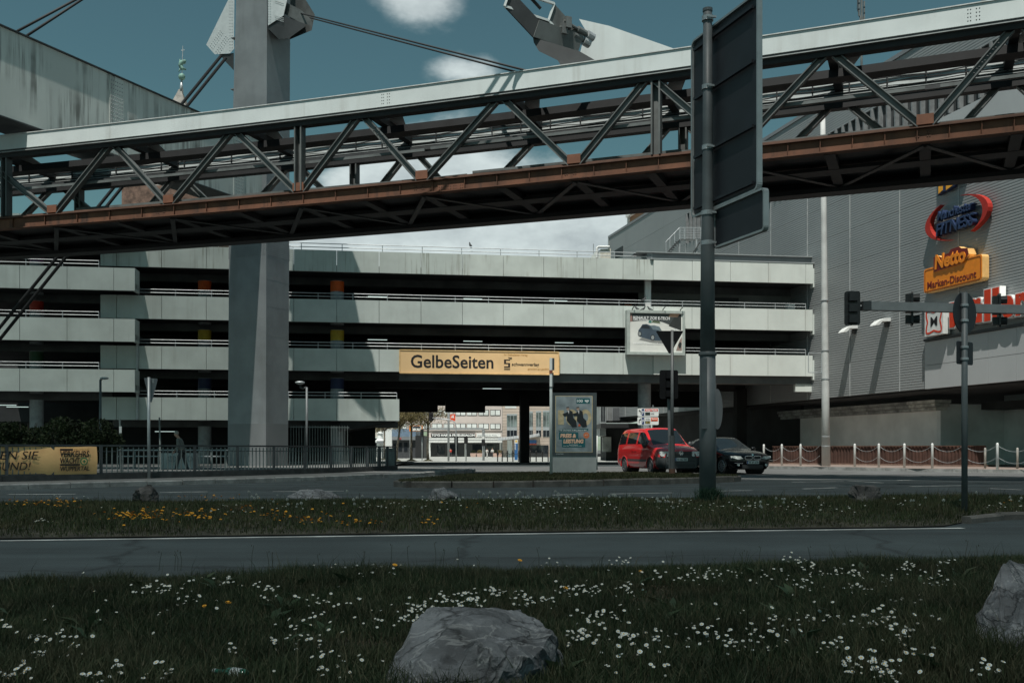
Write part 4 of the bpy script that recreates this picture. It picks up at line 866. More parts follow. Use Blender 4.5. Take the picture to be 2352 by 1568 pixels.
def front_prism(loc, name, poly, l0, l1, m, mirror=True, par=None):
    for sg in ((1, -1) if mirror else (1,)): loc(MB().prism([(y*sg, z) for y, z in poly], lambda y, z, d: (l1+.0 if d else l0+.16*max(0, abs(y)-.45)**1.5, y, z), 0, 1), name, m, par)
front_prism(vl, 'headlight', rr(.47, .84, .68, .88, .06), -.03, .3, M_lens)
vl(MB().box((-.03, 0, .8), (.04, .92, .15)), 'grille', M_black)
for k in range(3): vl(MB().box((-.052, 0, .75+.045*k), (.012, .9, .014)), 'grille_bar', M_trim)
bdg = MB(); A = np.linspace(0, 2*math.pi, 21); bdg.tube([(-.062, .082*math.cos(a), .805+.082*math.sin(a)) for a in A], .011, 6, False)
for p0, p1 in (((-.05, .06), (-.015, -.0)), ((.05, .06), (.015, 0)), ((-.07, .03), (-.035, -.065)), ((.07, .03), (.035, -.065)), ((-.035, -.065), (0, .005)), ((.035, -.065), (0, .005))):
    bdg.beam((-.062, -p0[0], .805+p0[1]), (-.062, -p1[0], .805+p1[1]), .014, .014)
vl(bdg, 'emblem', M_chrome)
vl(MB().box((-.045, 0, .4), (.05, 1.3, .34)), 'lower_bumper', M_trim)
for z in (.3, .36, .5): vl(MB().box((-.075, 0, z), (.012, 1.15, .035)), 'air_slot', M_black)
def plate_on(loc, l, z, txt, w=.52, h=.11, y0=0):
    p = loc(MB().box((l, y0, z), (.02, w, h)), 'number_plate', M_plate); pf_ = lambda a, b, d: (l-.011-d, y0-a, z+b)
    loc(MB().box((l-.006, y0+w/2-.022, z), (.014, .04, h-.01)), 'country_strip', M_blue, p)
    o = lettering('lettering', txt, pf_, -w/2+.07, -h*.33, w-.1, h*.66, M_ink, None, bold=.02, depth=.004); o.parent = p
plate_on(vl, -.085, .56, 'W SG 500')
for sg in (1, -1):
    vl(MB().ball((1.22, .99*sg, 1.14), (.08, .11, .13), 10, 6), 'mirror', M_trim, smooth=True); vl(MB().tube([(-.06, .55*sg, .36), (-.02, .55*sg, .36)], .055, 12), 'fog_lamp', M_lens)
    vl(MB().beam((2.25, .915*sg, .9), (2.4, .918*sg, .9), .03, .03), 'door_handle', M_vanred); vl(MB().beam((2.55, .917*sg, .9), (2.7, .917*sg, .9), .03, .03), 'door_handle', M_vanred)
for y in (.45, -.2): vl(MB().beam((1.0, y, 1.17), (1.16, y-.55, 1.3), .02, .02), 'wiper', M_black)
vl(MB().box((1.5, -.02, 1.52), (.02, .05, .09)), 'pendant', M_wht)
BMW = [(-.02, sec((.5, .3), (.6, .4), (.62, .52), (.58, .64), (.48, .7), (.28, .72), .725)),
       (.12, sec((.7, .2), (.8, .34), (.83, .54), (.78, .7), (.62, .77), (.34, .8), .805)),
       (.55, sec((.74, .18), (.86, .32), (.88, .56), (.84, .79), (.68, .86), (.36, .895), .9)),
       (1.25, sec((.74, .18), (.87, .32), (.885, .58), (.85, .88), (.72, .95), (.4, .985), .99)),
       (2.02, sec((.74, .18), (.87, .32), (.885, .6), (.86, .93), (.58, 1.33), (.34, 1.385), 1.395)),
       (2.5, sec((.74, .18), (.87, .32), (.885, .6), (.86, .94), (.59, 1.36), (.34, 1.415), 1.425)),
       (3.4, sec((.74, .18), (.87, .32), (.885, .6), (.855, .96), (.57, 1.33), (.33, 1.385), 1.395)),
       (4.05, sec((.74, .22), (.85, .34), (.87, .6), (.82, .96), (.55, 1.2), (.32, 1.26), 1.27)),
       (4.32, sec((.64, .3), (.76, .4), (.78, .6), (.72, .9), (.5, .98), (.3, 1.0), 1.0))]
def bmw_cls(u, v, c):
    if 3.06 < u < 3.96 and v > 4.12: return 'windscreen'
    if (3.4 < u < 4.95 or 5.08 < u < 6.4) and 3.16 < v < 3.86: return 'side_window'
    return 'body'
thb = math.radians(18)
bmw, bl = car('hatchback', 'glossy black hatchback with lit eyes and twin oval grille beside the red van', (pt(1727.5, 0, 38.0).x, 38.0), thb, BMW, bmw_cls,
              dict(body=M_carblk, windscreen=M_cglass, side_window=M_cglass, rim=mat('bmw_rim', (.45, .47, .48), .3, metal=.7), arch=M_carblk), (.78, 3.47), .315)
front_prism(bl, 'headlight', [(.4, .6), (.62, .57), (.83, .63), (.82, .7), (.5, .69)], -.03, .3, M_lens)
for sg in (1, -1):
    k = bl(MB().prism(rr(.03, .34, .56, .7, .06), lambda y, z, d: (-.06+d, y*sg, z), 0, .04), 'grille', M_black); ring = MB(); q = rr(.03, .34, .56, .7, .06)
    ring.tube([(-.062, y*sg, z) for y, z in q+q[:1]], .011, 5, False); bl(ring, 'grille_ring', M_chrome, k)
    bl(MB().ball((1.42, .93*sg, .98), (.07, .1, .075), 10, 6), 'mirror', M_carblk, smooth=True); bl(MB().tube([(-.03, .6*sg, .36), (.02, .6*sg, .36)], .05, 12), 'fog_lamp', M_lens)
bl(MB().tube([(-.03, 0, .74), (-.045, 0, .742)], .042, 14), 'emblem', M_chrome); bl(MB().box((-.035, 0, .3), (.03, .9, .13)), 'air_intake', M_black)
bl(MB().tube([(-.04, .78, .43), (-.045, .42, .42)], .008, 5), 'bumper_crease', M_chrome)
plate_on(bl, -.06, .46, 'W IP 678')
# ------------------------------------------------------------------ street furniture, right half
def pole_thing(name, label, cat, base, z1, r, m, top_r=None, group=None, n=14):
    t = thing(name, label, cat, base, 0, group); MB().tube([base, Vector((base[0], base[1], z1))], [r, top_r or r], n).build('post', m, t, smooth=True); return t
# big sign seen from behind
bp_ = Vector((3.34, 17.0, 0)); sg = pole_thing('road_sign', 'huge road sign seen from behind on a thick grey post in the grass strip', 'road sign', bp_, 2.55, .142, M_pole, .135, n=20)
MB().tube([(3.34, 17, 2.55), (3.34, 17, 4.4), (3.34, 17, 5.2), (3.34, 17, 6.4), (3.34, 17, 8.42)], [.128, .116, .094, .084, .076], 20).build('upper_post', M_pole, sg, smooth=True); MB().tube([(3.34, 17, 8.42), (3.34, 17, 8.47)], .085, 16).build('cap', M_pole, sg)
SFm = Frame((2.97, 17.6), (3.78-3.1, 15.73-17.65)); Ls = Vector((.68, -1.92)).length
# the frame's outward normal is on the far side of the post; the boards hang behind the post as seen from here
pn = (Vector((3.34, 17.0))-SFm.o).dot(SFm.n)
def board(s0, s1, z0, z1, r, nm, m, n0, n1): return MB().prism(rr(s0, s1, z0, z1, r), lambda a, b, d: SFm.P(a, d, b), n0, n1).build(nm, m, sg)
nb = pn+ (.2 if pn < 0 else .2)
side = 1 if SFm.n.y > 0 else -1
off = pn+side*.13
for k in range(3): board(0, Ls, 5.08+1.03*k+(.004 if k else 0), 6.105+1.03*k, .02 if k == 1 else .09, 'board', M_sback, off, off+side*.03)
def edge(s0, s1, z0, z1, r, nm):
    mb = MB(); q = rr(s0, s1, z0, z1, r)
    for a, b in zip(q, q[1:]+q[:1]): mb.beam(SFm.P(a[0], off, a[1]), SFm.P(b[0], off, b[1]), .035, .09, up=(SFm.n.x, SFm.n.y, 0))
    return mb.build(nm, M_alu, sg)
edge(-.012, Ls+.012, 5.07, 8.18, .1, 'edge_frame')
for z in (5.2, 6.1, 7.13, 8.0): MB().beam(SFm.P(.1, off-side*.045, z), SFm.P(Ls-.1, off-side*.045, z), .05, .05).build('rail', M_sback, sg)
board(.72, Ls+.18, 4.4, 5.03, .06, 'lower_board', M_sback, off, off+side*.03); edge(.71, Ls+.19, 4.39, 5.04, .06, 'edge_frame')
for z in (4.47, 4.98, 6.1, 7.13, 8.3):
    MB().lathe((3.34, 17, 0), [(.1, z-.04), (.118 if z < 5 else .098, z-.035), (.118 if z < 5 else .098, z+.035), (.1, z+.04)], 16).build('clamp', M_galv, sg)
    MB().beam((3.34-.03, 17-.1, z), (3.34+.13, 17-.07, z), .04, .03).build('clamp_bolt', M_galv, sg)
MB().lathe((3.34, 17, 0), [(.148, 2.55), (.156, 2.56), (.156, 2.6), (.148, 2.61)], 16).build('sleeve', M_pole, sg)
MB().box((3.25, 16.87, 1.9), (.1, .05, 1.2), .3).build('access_cover', M_pole, sg)
# round sign behind the thick post
rs = thing('road_sign', 'grey back of a round sign peeking out behind the thick sign post', 'road sign', gp(1652, 1080)); cY = 30.5
MB().prism([(math.cos(a)*.24, math.sin(a)*.62) for a in np.linspace(0, 2*math.pi, 33)[:-1]], lambda a, b, d: pt(1648, 939, cY)+Vector((a, d+a*1.6, b)), 0, .03).build('disc', M_grey, rs)
MB().tube([pt(1642, 1084, cY+.06), pt(1642, 880, cY+.06)], .045, 8).build('post', M_pole, rs)
# round sign and plate on a thin post
b2 = Vector((6.5, 14.3, .06)); r2 = pole_thing('road_sign', 'thin grey post with backs of a round and a square sign, near the traffic lights', 'road sign', b2, 3.2, .042, M_pole)
rot = .9
def disc(c, w, h, rz, par, name, m, th=.012, round_=True):
    pts_ = [(math.cos(a)*w/2, math.sin(a)*h/2) for a in np.linspace(0, 2*math.pi, 33)[:-1]] if round_ else rr(-w/2, w/2, -h/2, h/2, .03)
    co, si = math.cos(rz), math.sin(rz); return MB().prism(pts_, lambda a, b, d: Vector(c)+Vector((a*co-d*si, a*si+d*co, b)), 0, th).build(name, m, par)
disc((6.54, 14.37, 2.92), .6, .6, 0.62, r2, 'disc', M_sback); disc((6.54, 14.37, 2.34), .42, .33, 0.62, r2, 'plate', M_sback, round_=False)
disc((6.66, 14.52, 2.77), .07, .16, 0.62, r2, 'sticker', M_alu, -.006, False); disc((6.65, 14.5, 2.28), .06, .16, 0.62, r2, 'sticker', M_alu, -.006, False)
for z in (3.02, 2.8, 2.42, 2.25): MB().lathe((6.5, 14.3, 0), [(.045, z-.02), (.055, z-.015), (.055, z+.015), (.045, z+.02)], 10).build('clamp', M_galv, r2)
# signal arm with three heads
arm = thing('traffic_light', 'grey cantilever arm with three black signal heads in front of the store signs', 'traffic light', (15.6, 26.0, 0))
A0, A1 = pt(1980, 702.5, 25), pt(2352, 711, 25.65); A2 = A0+(A1-A0)*(15.6-A0.x)/(A1.x-A0.x)
MB().beam(A0, A2, .2, .215).build('arm', mat('arm_grey', (.25, .26, .262), .5, var=.06), arm); MB().beam(A0-(A1-A0).normalized()*.02, A0+(A1-A0).normalized()*.2, .21, .225).build('arm_cap', M_steeld, arm)
MB().tube([(A2.x, A2.y, 0), (A2.x, A2.y, 6.2)], [.15, .1], 12).build('mast', M_pole, arm)
def signal(c, rz, par, h=.86, w=.3, board=True, m=M_black):
    co, si = math.cos(rz), math.sin(rz); fn = lambda x, y, z: Vector(c)+Vector((x*co-y*si, x*si+y*co, z))
    o = MB().prism(rr(-w/2-.04, w/2+.04, -h/2, h/2, .06), lambda a, b, d: fn(a, d, b), 0, .05).build('signal_head', m, par)
    for k in range(3):
        z = h*.32*(1-k); MB().hexa([fn(x*s_, y, z+zz) for zz in (-.1, .1) for x, y, s_ in ((-.11, .05, 1), (.11, .05, 1), (.1, .18, 1), (-.1, .18, 1))]).build('lamp_housing', m, o)
        MB().tube([fn(0, .0, z), fn(0, -.16, z)], [.1, .105], 10).build('visor', m, o)
    return o
hY = 25
for x, y, rz in ((1957, 708, math.pi*.97), (2097, 709, 1.25), (2297, 713, 1.25)):
    Yh = 25+(x-1980)/372*.65; c = pt(x, y, Yh+(.0 if x < 2000 else .18)); signal(c, rz, arm, .85)
MB().tube([pt(1972, 703, 25), pt(1982, 703, 25)], .03, 6).build('bracket', M_galv, arm)
# tall white mast beside the store
wm = thing('mast', 'tall pale concrete mast standing on the pavement before the grey store', 'mast', pt(1904, 1070, 49.2)); wz = [1070, 900, 700, 500, 247]
MB().tube([pt(1897.5+(y-1070)*.0093, y, 49.2) for y in wz], [.215, .19, .165, .145, .115], 12).build('shaft', mat('mast_concrete', (.5, .52, .505), .7, var=.08, scale=1.5, streak=.35), wm, smooth=True)
for y in (1024, 1002, 870, 805, 690): MB().tube([pt(1897.5+(y-1070)*.0093, y+1, 49.2), pt(1897.5+(y-1070)*.0093, y-1, 49.2)], .2+(y-690)*.00005, 12).build('band', M_galv, wm)
fr_ = MB(); q = [pt(1857, 810, 49.2), pt(1887, 811, 49.2), pt(1887, 855, 49.2), pt(1857, 855, 49.2)]
for a, b in zip(q, q[1:]+q[:1]): fr_.tube([a, b], .02, 5)
fr_.build('wire_frame', M_galv, wm)
# chain posts and chains
cps = [(1754.5, 52.2), (1795.8, 51), (1838.9, 49.9), (1963.3, 47.2), (2018.7, 46.1), (2077.4, 44.9), (2141.5, 43.6), (2212.6, 42.3), (2291, 41.0), (2375, 39.6)]
M_post = mat('post_white', (.66, .68, .66), .5, var=.06); tops = []; pmesh = None
names_ = ['first white chain post beside the black hatchback', 'second white chain post from the black hatchback', 'third white chain post, just left of the pale mast', 'first white chain post right of the pale mast', 'second white chain post right of the pale mast',
          'third white chain post right of the pale mast', 'fourth white chain post right of the pale mast', 'fifth chain post, close by the thin road sign post', 'tall white chain post right of the thin road sign post', 'last white chain post at the picture edge']
for i, (x, Y) in enumerate(cps):
    p = pt(x, 0, Y); p.z = .13
    if pmesh is None: q = MB(); q.lathe((0, 0, 0), [(.055, 0), (.055, 1.02), (.05, 1.07), (.025, 1.1)], 12); pmesh = q.mesh('chain_post', True); pmesh.materials.append(M_post)
    o = bpy.data.objects.new('chain_post', pmesh); COL.objects.link(o); o.location = p; tag(o, names_[i], 'post', 'white chain posts along the pavement'); tops.append(p)
for i, (a, b) in enumerate(zip(tops[:-1], tops[1:])):
    if i == 2: b = Vector((14.9+.2, 48.9, .13))
    for hz, nm in ((1.0, 'upper'), (.52, 'lower')):
        pts_ = [a+(b-a)*k/14+Vector((0, 0, hz-.27*(1-(2*k/14-1)**2))) for k in range(15)]
        tag(MB().tube(pts_, .008, 5).build('chain', M_galv, smooth=True), nm+' chain slung between ' + ('the two posts nearest the hatchback', 'second and third post from the hatchback', 'the third post and the pale mast', 'first and second post right of the mast', 'second and third post right of the mast',
            'third and fourth post right of the mast', 'fourth and fifth post right of the mast', 'the posts either side of the thin sign post', 'the last two posts by the picture edge')[i], 'chain', 'chains between the white posts')
for x, Y, lab in ((2263, 43.6, 'short grey rusty post at the end of the corrugated fence'), (2337, 42.8, 'short dull post beyond the end of the corrugated fence')):
    p = pt(x, 0, Y); p.z = .13; tag(MB().lathe(p, [(.05, 0), (.05, .86), (.03, .9)], 10).build('chain_post', mat('post_dull', (.4, .39, .35), .7, var=.2), smooth=True), lab, 'post')
# rusty corrugated fence
cf = thing('corrugated_fence', 'low rusty corrugated metal fence behind the white chain posts', 'fence', pt(2000, 1067, 52)); fa, fb = Vector((15.06, 57.5)), Vector((22.6, 47.5)); FL = (fb-fa).length; CFr = Frame(fa, fb-fa)
M_cor = mat('corrugated_rust', (.065, .03, .021), .7, var=.2, scale=2, streak=.6); ns = 12; shm = None
for k in range(ns):
    if shm is None:
        mb = MB(); n = 22; w = FL/ns; vs = []
        for z in (0, 1.0):
            for j in range(n+1): vs.append((w*j/n, (.05 if (j//2) % 2 else 0), z))
        mb.add(vs, [(j, j+1, n+2+j, n+1+j) for j in range(n)]); shm = mb.mesh('corrugated_sheet'); shm.materials.append(M_cor)
    o = bpy.data.objects.new('corrugated_sheet', shm); COL.objects.link(o); p = CFr.P(FL*k/ns, random.uniform(-.01, .01), .12); o.location = p; o.rotation_euler = (0, 0, CFr.ang()); adopt(o, cf)
MB().beam(CFr.P(0, .03, 1.13), CFr.P(FL, .03, 1.13), .06, .04).build('top_rail', M_rustd, cf)
MB().fbox(CFr, -.4, FL+.2, -.4, .25, .1, .2).build('plinth', mat('plinth_brick', (.2, .13, .1), .85, var=.2, scale=3), cf)
# ------------------------------------------------------------------ things on the traffic island
ad = thing('advertising_display', 'tall dark poster cabinet with a 100 anniversary poster on the traffic island', 'poster display', pt(1319, 1087, 32)); FD = Frame((pt(1269, 0, 32).x, 32), (1, .02))
dw = (1369-1269)/F_*32; zt_ = CZ+(HY-902)/F_*32; zm_ = CZ+(HY-1046.5)/F_*32
MB().fbox(FD, 0, dw, -.16, .16, .15, zm_).build('plinth', mat('display_plinth', (.34, .36, .35), .6, var=.06), ad); MB().fbox(FD, -.005, dw+.005, -.18, .18, zm_+.002, zt_).build('cabinet', mat('display_dark', (.05, .062, .066), .45), ad)
px = lambda x: (x-1269)/F_*32
pz = lambda y: CZ+(HY-y)/F_*32
x0, x1, y0, y1 = px(1276), px(1358.5), pz(1037.5), pz(910.5); w, h = x1-x0, y1-y0; df = lambda a, b, d: FD.P(x0+w*a, .185+d, y0+h*b)
MB().sheet([(-.015, -.008), (1.015, -.008), (1.015, 1.008), (-.015, 1.008)], lambda a, b: df(a, b, 0)).build('poster_border', plain('poster_cream', 206, 188, 150), ad, fix=False)
MB().sheet([(0, 0), (1, 0), (1, 1), (0, 1)], lambda a, b: df(a, b, .002)).build('poster', mat('poster_sky', lin(136, 146, 150), .4, var=.22, scale=2.2), ad, fix=False)
dp = lambda name, poly, col, d: patch(name, poly, col, d, ad, df)
dp('picture', rr(.565, .945, .868, .965, .015), (22, 84, 88), .004)
lettering('lettering', '100', df, .585, .892, .16, .05, M_pw, ad, bold=.01, depth=.008); lettering('lettering', 'wgv', df, .8, .885, .12, .05, M_pw, ad, bold=.03, shear=.15, depth=.008)
lettering('lettering', '1', df, .06, .49, .16, .26, mat('balloon_gold', lin(188, 172, 138), .35, var=.15, scale=6), ad, bold=.04, depth=.006)
for cx_ in (.44, .82):
    A_ = np.linspace(0, 2*math.pi, 29); ro = [(cx_+.165*math.cos(a), .62+.145*math.sin(a)) for a in A_]; ri = [(cx_+.075*math.cos(a), .62+.075*math.sin(a)) for a in A_]; rg_ = MB()
    for k in range(28): rg_.add([df(*ro[k], .004), df(*ro[k+1], .004), df(*ri[k+1], .004), df(*ri[k], .004)], [(0, 1, 2, 3)])
    rg_.build('picture', mat('balloon_gold', lin(188, 172, 138), .35), ad, fix=False)
for ox, fl_ in ((.36, 1), (.64, 1)):                                # two printed men in dark suits
    q = [(-.06, -.02), (.1, -.14), (.22, -.13), (.2, -.02), (.12, .03), (.1, .14), (.02, .17), (-.08, .12), (-.18, .1), (-.14, .06), (-.05, .06)]
    dp('picture', [(ox+a, .585+b) for a, b in q], (30, 34, 38), .012); dp('picture', [(ox-.03+.04*math.cos(t), .775+.028*math.sin(t)) for t in np.linspace(0, 6.28, 11)[:-1]], (176, 150, 134), .013)
    dp('picture', [(ox-.075, .785), (ox-.07, .805), (ox-.01, .812), (ox+.015, .79), (ox-.03, .79)], (60, 52, 48), .014); dp('picture', [(ox-.04, .745), (ox+.01, .745), (ox-.0, .68)], (210, 206, 204), .014)
dp('picture', [(.62, .46), (.68, .46), (.67, .5), (.63, .5)], (214, 92, 56), .014)
dp('picture', [(.08, .365), (.89, .38), (.9, .42), (.085, .405)], (24, 84, 88), .004); lettering('lettering', '100 GRÜNDE ZUM JUBELN MIT:', df, .1, .372, .77, .032, M_pw, ad, bold=.01, depth=.01)
dp('picture', rr(.085, .62, .225, .355, .01), (20, 92, 98), .005); dp('picture', rr(.165, .81, .085, .245, .01), (20, 92, 98), .006)
M_salm = plain('poster_salmon', 236, 190, 160)
lettering('lettering', 'PREIS &', df, .12, .255, .44, .075, M_salm, ad, bold=.05, shear=.15, depth=.012); lettering('lettering', 'LEISTUNG', df, .205, .155, .56, .075, M_salm, ad, bold=.05, shear=.15, depth=.012)
lettering('lettering', 'Beste Konditionen', df, .37, .122, .24, .018, M_pw, ad, depth=.012); lettering('lettering', 'bei der Versicherung', df, .21, .1, .5, .016, M_pw, ad, depth=.012)
dp('picture', [(.845+.085*math.cos(t), .3+.056*math.sin(t)) for t in np.linspace(0, 6.28, 19)[:-1]], (206, 116, 74), .005); lettering('lettering', 'Jetzt', df, .8, .295, .09, .02, M_pw, ad, depth=.012)
lettering('lettering', 'STRÖER', lambda a, b, d: FD.P(a, .182+d, b), px(1276), pz(1043.4), px(1294)-px(1276), pz(1040)-pz(1043.4), M_alu, ad, bold=.03, depth=.004)
wp = pole_thing('sign_post', 'thin white post with narrow sign backs, left of the poster cabinet', 'sign post', pt(1265.5, 1093.5, 29.7), CZ+(HY-822)/F_*29.7, .042, M_wht)
MB().box(pt(1269.5, 836, 29.72), (.1, .03, .36), .5).build('sign_plate', M_pole, wp); MB().box(pt(1269.5, 872, 29.72), (.05, .03, .42), .9).build('sign_plate', M_pole, wp)
MB().tube([pt(1265.5, 850, 29.7), pt(1265.5, 858, 29.7)], .05, 10).build('red_band', plain('faded_red', 190, 110, 84), wp); MB().tube([pt(1265.5, 888, 29.7), pt(1265.5, 889.5, 29.7)], .06, 10).build('clamp', M_steeld, wp)
wp2 = pole_thing('bollard', 'short white post just right of the poster cabinet', 'post', pt(1370.3, 1079, 33.2), CZ+(HY-1000)/F_*33.2, .035, M_wht); MB().box(pt(1376, 1045, 33.2), (.12, .04, .1)).build('bracket', M_steeld, wp2)
M_tri = mat('sign_back_black', (.006, .007, .008), .9, var=.1, spec=.1); M_dpole = mat('post_dark', (.06, .068, .07), .5, var=.1, streak=.3)
yp = pole_thing('give_way_sign', 'black back of a triangular give-way sign on a post before the billboard', 'road sign', pt(1544, 1091, 31.3), CZ+(HY-758)/F_*31.3, .055, M_dpole, .045)
MB().tube([pt(1544, 1091, 31.3), pt(1544, 1000, 31.3)], .085, 12).build('sleeve', M_dpole, yp); MB().tube([pt(1544, 1093, 31.3), pt(1544, 1076, 31.3)], .1, 12).build('base', M_rustd, yp)
def tri(par, xc, ytop, ybot, w, Y, m, rz=0, dy=.07):
    c = pt(xc, ytop, Y); zb_ = CZ+(HY-ybot)/F_*Y; hw = w/F_*Y/2; r_ = .03; pl = [(-hw, -r_), (-hw+r_*.7, 0), (hw-r_*.7, 0), (hw, -r_), (r_*.8, zb_-c.z), (-r_*.8, zb_-c.z)]; co, si = math.cos(rz), math.sin(rz)
    return MB().prism(pl, lambda a, b, d: Vector((c.x+a*co-d*si, c.y+dy+a*si+d*co, c.z+b)), 0, .012).build('triangle', m, par)
tri(yp, 1539, 759, 811, 62, 31.3, M_tri); MB().box(pt(1545.5, 790, 31.33), (.07, .01, .16)).build('sticker', M_alu, yp)
tl = thing('traffic_light', 'black back of a traffic signal head on the give-way sign post', 'traffic light', pt(1536, 1090, 31.5)); signal(pt(1536, 883, 31.5), math.pi, tl, (916-850)/F_*31.5, .5, m=M_tri); MB().tube([pt(1536, 916, 31.55), pt(1540, 1090, 31.55)], .05, 8).build('post', M_pole, tl)
# parking guidance boards on the column post
pg = thing('parking_sign', 'two stacked white parking guidance boards for Alter Markt and Zentrum', 'sign', pt(1480, 1000, 50)); PY = 50
for i, (ya, yb) in enumerate(((937.5, 955.8), (957.4, 975.3))):
    c0, c1 = pt(1464, yb, PY), pt(1512.5, ya, PY); fn = lambda a, b, d, c0=c0, c1=c1: Vector((c0.x+(c1.x-c0.x)*a, PY-d, c0.z+(c1.z-c0.z)*b))
    w_, h_2 = c1.x-c0.x, c1.z-c0.z
    b_ = MB().prism([(u/w_, v/h_2) for u, v in rr(0, w_, 0, h_2, .06)], fn, 0, .06).build('board', M_wht, pg)
    sh = lambda poly, col, d=.064: patch('symbol', poly, col, d, b_, fn)
    sh([(.2, .06), (.32, .06), (.32, .94), (.2, .94)], (40, 58, 104)); lettering('lettering', 'P', fn, .235, .25, .05, .45, M_pw, b_, bold=.03, depth=.07)
    ar_ = [(.06, .2), (.09, .2), (.09, .5), (.14, .62), (.14, .5), (.18, .7), (.14, .88), (.14, .76), (.06, .6)]
    sh(ar_ if i else [(.24-a, b) for a, b in ar_], (30, 32, 34))
    if i == 0:
        sh([(.36, .6), (.96, .6), (.96, .92), (.36, .92)], (208, 58, 40)); lettering('lettering', 'Alter Markt', fn, .39, .64, .54, .24, M_pw, b_, bold=.02, depth=.07); sh([(.36, .12), (.6, .12), (.6, .5), (.36, .5)], (24, 40, 34)); lettering('lettering', 'Noch Plätze', fn, .64, .24, .14, .22, M_grey, b_, depth=.07)
    else:
        sh([(.63, .45), (.96, .45), (.96, .92), (.63, .92)], (224, 88, 34)); lettering('lettering', 'Zentrum', fn, .66, .66, .26, .2, M_pw, b_, bold=.02, depth=.07); lettering('lettering', 'Barmen', fn, .68, .48, .24, .13, M_ink, b_, depth=.07)
        sh([(.36, .12), (.6, .12), (.6, .5), (.36, .5)], (24, 30, 28)); lettering('lettering', '313', fn, .39, .17, .18, .28, plain('led_amber', 214, 190, 110), b_, bold=.0, depth=.07); lettering('lettering', 'freie Plätze', fn, .38, .64, .2, .2, M_grey, b_, depth=.07)
MB().tube([pt(1475, 937, PY+.1), pt(1475, 1072, PY+.1)], .06, 8).build('post', M_wht, pg); MB().tube([pt(1500, 990, PY+.1), pt(1500, 930, PY+.1)], .04, 8).build('post', M_pole, pg)
# ------------------------------------------------------------------ pavement railing on the left, banner, small posts
M_fence = mat('fence_dark', (.05, .058, .062), .5, var=.15, scale=3); M_bar = mat('fence_bar', (.16, .19, .185), .5, var=.15, scale=3)
fpts = [(-19.0, 19.5), (-13.0, 25.3), (-10.4, 28.5), (-8.9, 30.6), (-7.8, 32.4), (-6.95, 34.0), (-6.3, 35.4), (-5.8, 36.6), (-5.4, 37.55), (-5.05, 38.5), (-4.8, 39.3), (-4.65, 40.0), (-4.9, 41.4)]
fxs = [None, None, None, 447, 545.5, 629, 699.7, 760, 806, 843, 871, 889, 901]
fl_ = [Vector(p) for p in ((-20.5, 17.8), (-16, 22.2), (-13.0, 25.3), (-10.4, 28.5), (-8.2, 31.6), (-6.6, 34.6), (-5.5, 37.2), (-4.85, 39.2), (-4.72, 40.2))]
def on_line(x):
    t = (x-CX)/F_
    for a, b in zip(fl_[:-1], fl_[1:]):
        d = b-a; den = d.x-t*d.y
        k = (t*a.y-a.x)/den
        if -.001 <= k <= 1.001: return a+d*k
    return fl_[-1] if x > 500 else fl_[0]
posts = [fl_[0], (fl_[0]+fl_[1])/2, fl_[1]]+[on_line(x) for x in (15, 120, 232, 342, 447, 545.5, 629, 699.7, 760, 806, 843, 871, 889)]+[fl_[-1], Vector((-5.3, 42.5))]
fence = thing('railing_fence', 'dark steel bar railing along the left pavement', 'railing', (*posts[7], .13))
ZF0, ZF1 = .30, 1.06; barm = None; q = MB(); q.box((0, 0, 0), (.022, .03, .70)); barm = q.mesh('bar'); barm.materials.append(M_bar)
for i, p in enumerate(posts):
    MB().box((p.x, p.y, .58), (.075, .075, .96), .6).build('post', M_fence, fence)
    if i == len(posts)-1: break
    e = posts[i+1]; d = e-p; L = d.length; an = math.atan2(d.y, d.x)
    MB().beam((*p, ZF1), (*e, ZF1), .06, .05).build('top_rail', M_fence, fence); MB().beam((*p, ZF0), (*e, ZF0), .04, .03).build('bottom_rail', M_fence, fence); MB().beam((*p, .9), (*e, .9), .02, .02).build('middle_rail', M_fence, fence)
    k = max(3, round(L/.155))
    for j in range(1, k):
        o = bpy.data.objects.new('bar', barm); COL.objects.link(o); c = p+d*j/k; o.location = (c.x, c.y, .66); o.rotation_euler = (0, 0, an); adopt(o, fence)
pl_ = MB()
for a, b in zip(fl_[:-1], fl_[1:]): pl_.beam((*a, .2), (*b, .2), .22, .17)
pl_.build('plinth', mat('plinth_dark', (.05, .055, .055), .9, var=.2), fence)
ban = thing('banner', 'yellow road safety banner laced to the railing at the left edge', 'banner', (*on_line(100), .3)); bA, bB = fl_[1]+(fl_[2]-fl_[1])*.15, on_line(218.5); BF = Frame(bA, bB-bA); BL = (bB-bA).length
bz0, bz1 = .265, 1.035; nx = 60; vs = []; fs = []
bw = lambda s: .14+.006*math.sin(s*5)+.004*math.sin(s*13+1)
for j, z in enumerate(np.linspace(bz0, bz1, 9)):
    for i in range(nx+1): s = BL*i/nx; vs.append(BF.P(s, bw(s)*(.6+.4*math.sin(math.pi*j/8)), z-(.02*abs(math.sin(s*2.1)) if j == 8 else 0)))
fs = [(j*(nx+1)+i, j*(nx+1)+i+1, (j+1)*(nx+1)+i+1, (j+1)*(nx+1)+i) for j in range(8) for i in range(nx)]
MB().add(vs, fs).build('cloth', mat('banner_yellow', (.98, .56, .24), .6, var=.08, scale=2), ban, smooth=True, fix=False)
sx_ = lambda x: BF.hit(x, .168); bfn = lambda a, b, d: BF.P(a, .154+d, b)
zz = lambda y, x: CZ+(HY-y)/F_*BF.P(sx_(x), .1, 0).y
def bl_(txt, x0, x1, y0, y1, m=M_ink, bold=.0, shear=.2): lettering('lettering', txt, bfn, sx_(x0), zz(y1, x0), sx_(x1)-sx_(x0), zz(y0, x0)-zz(y1, x0), m, ban, bold=bold, shear=shear)
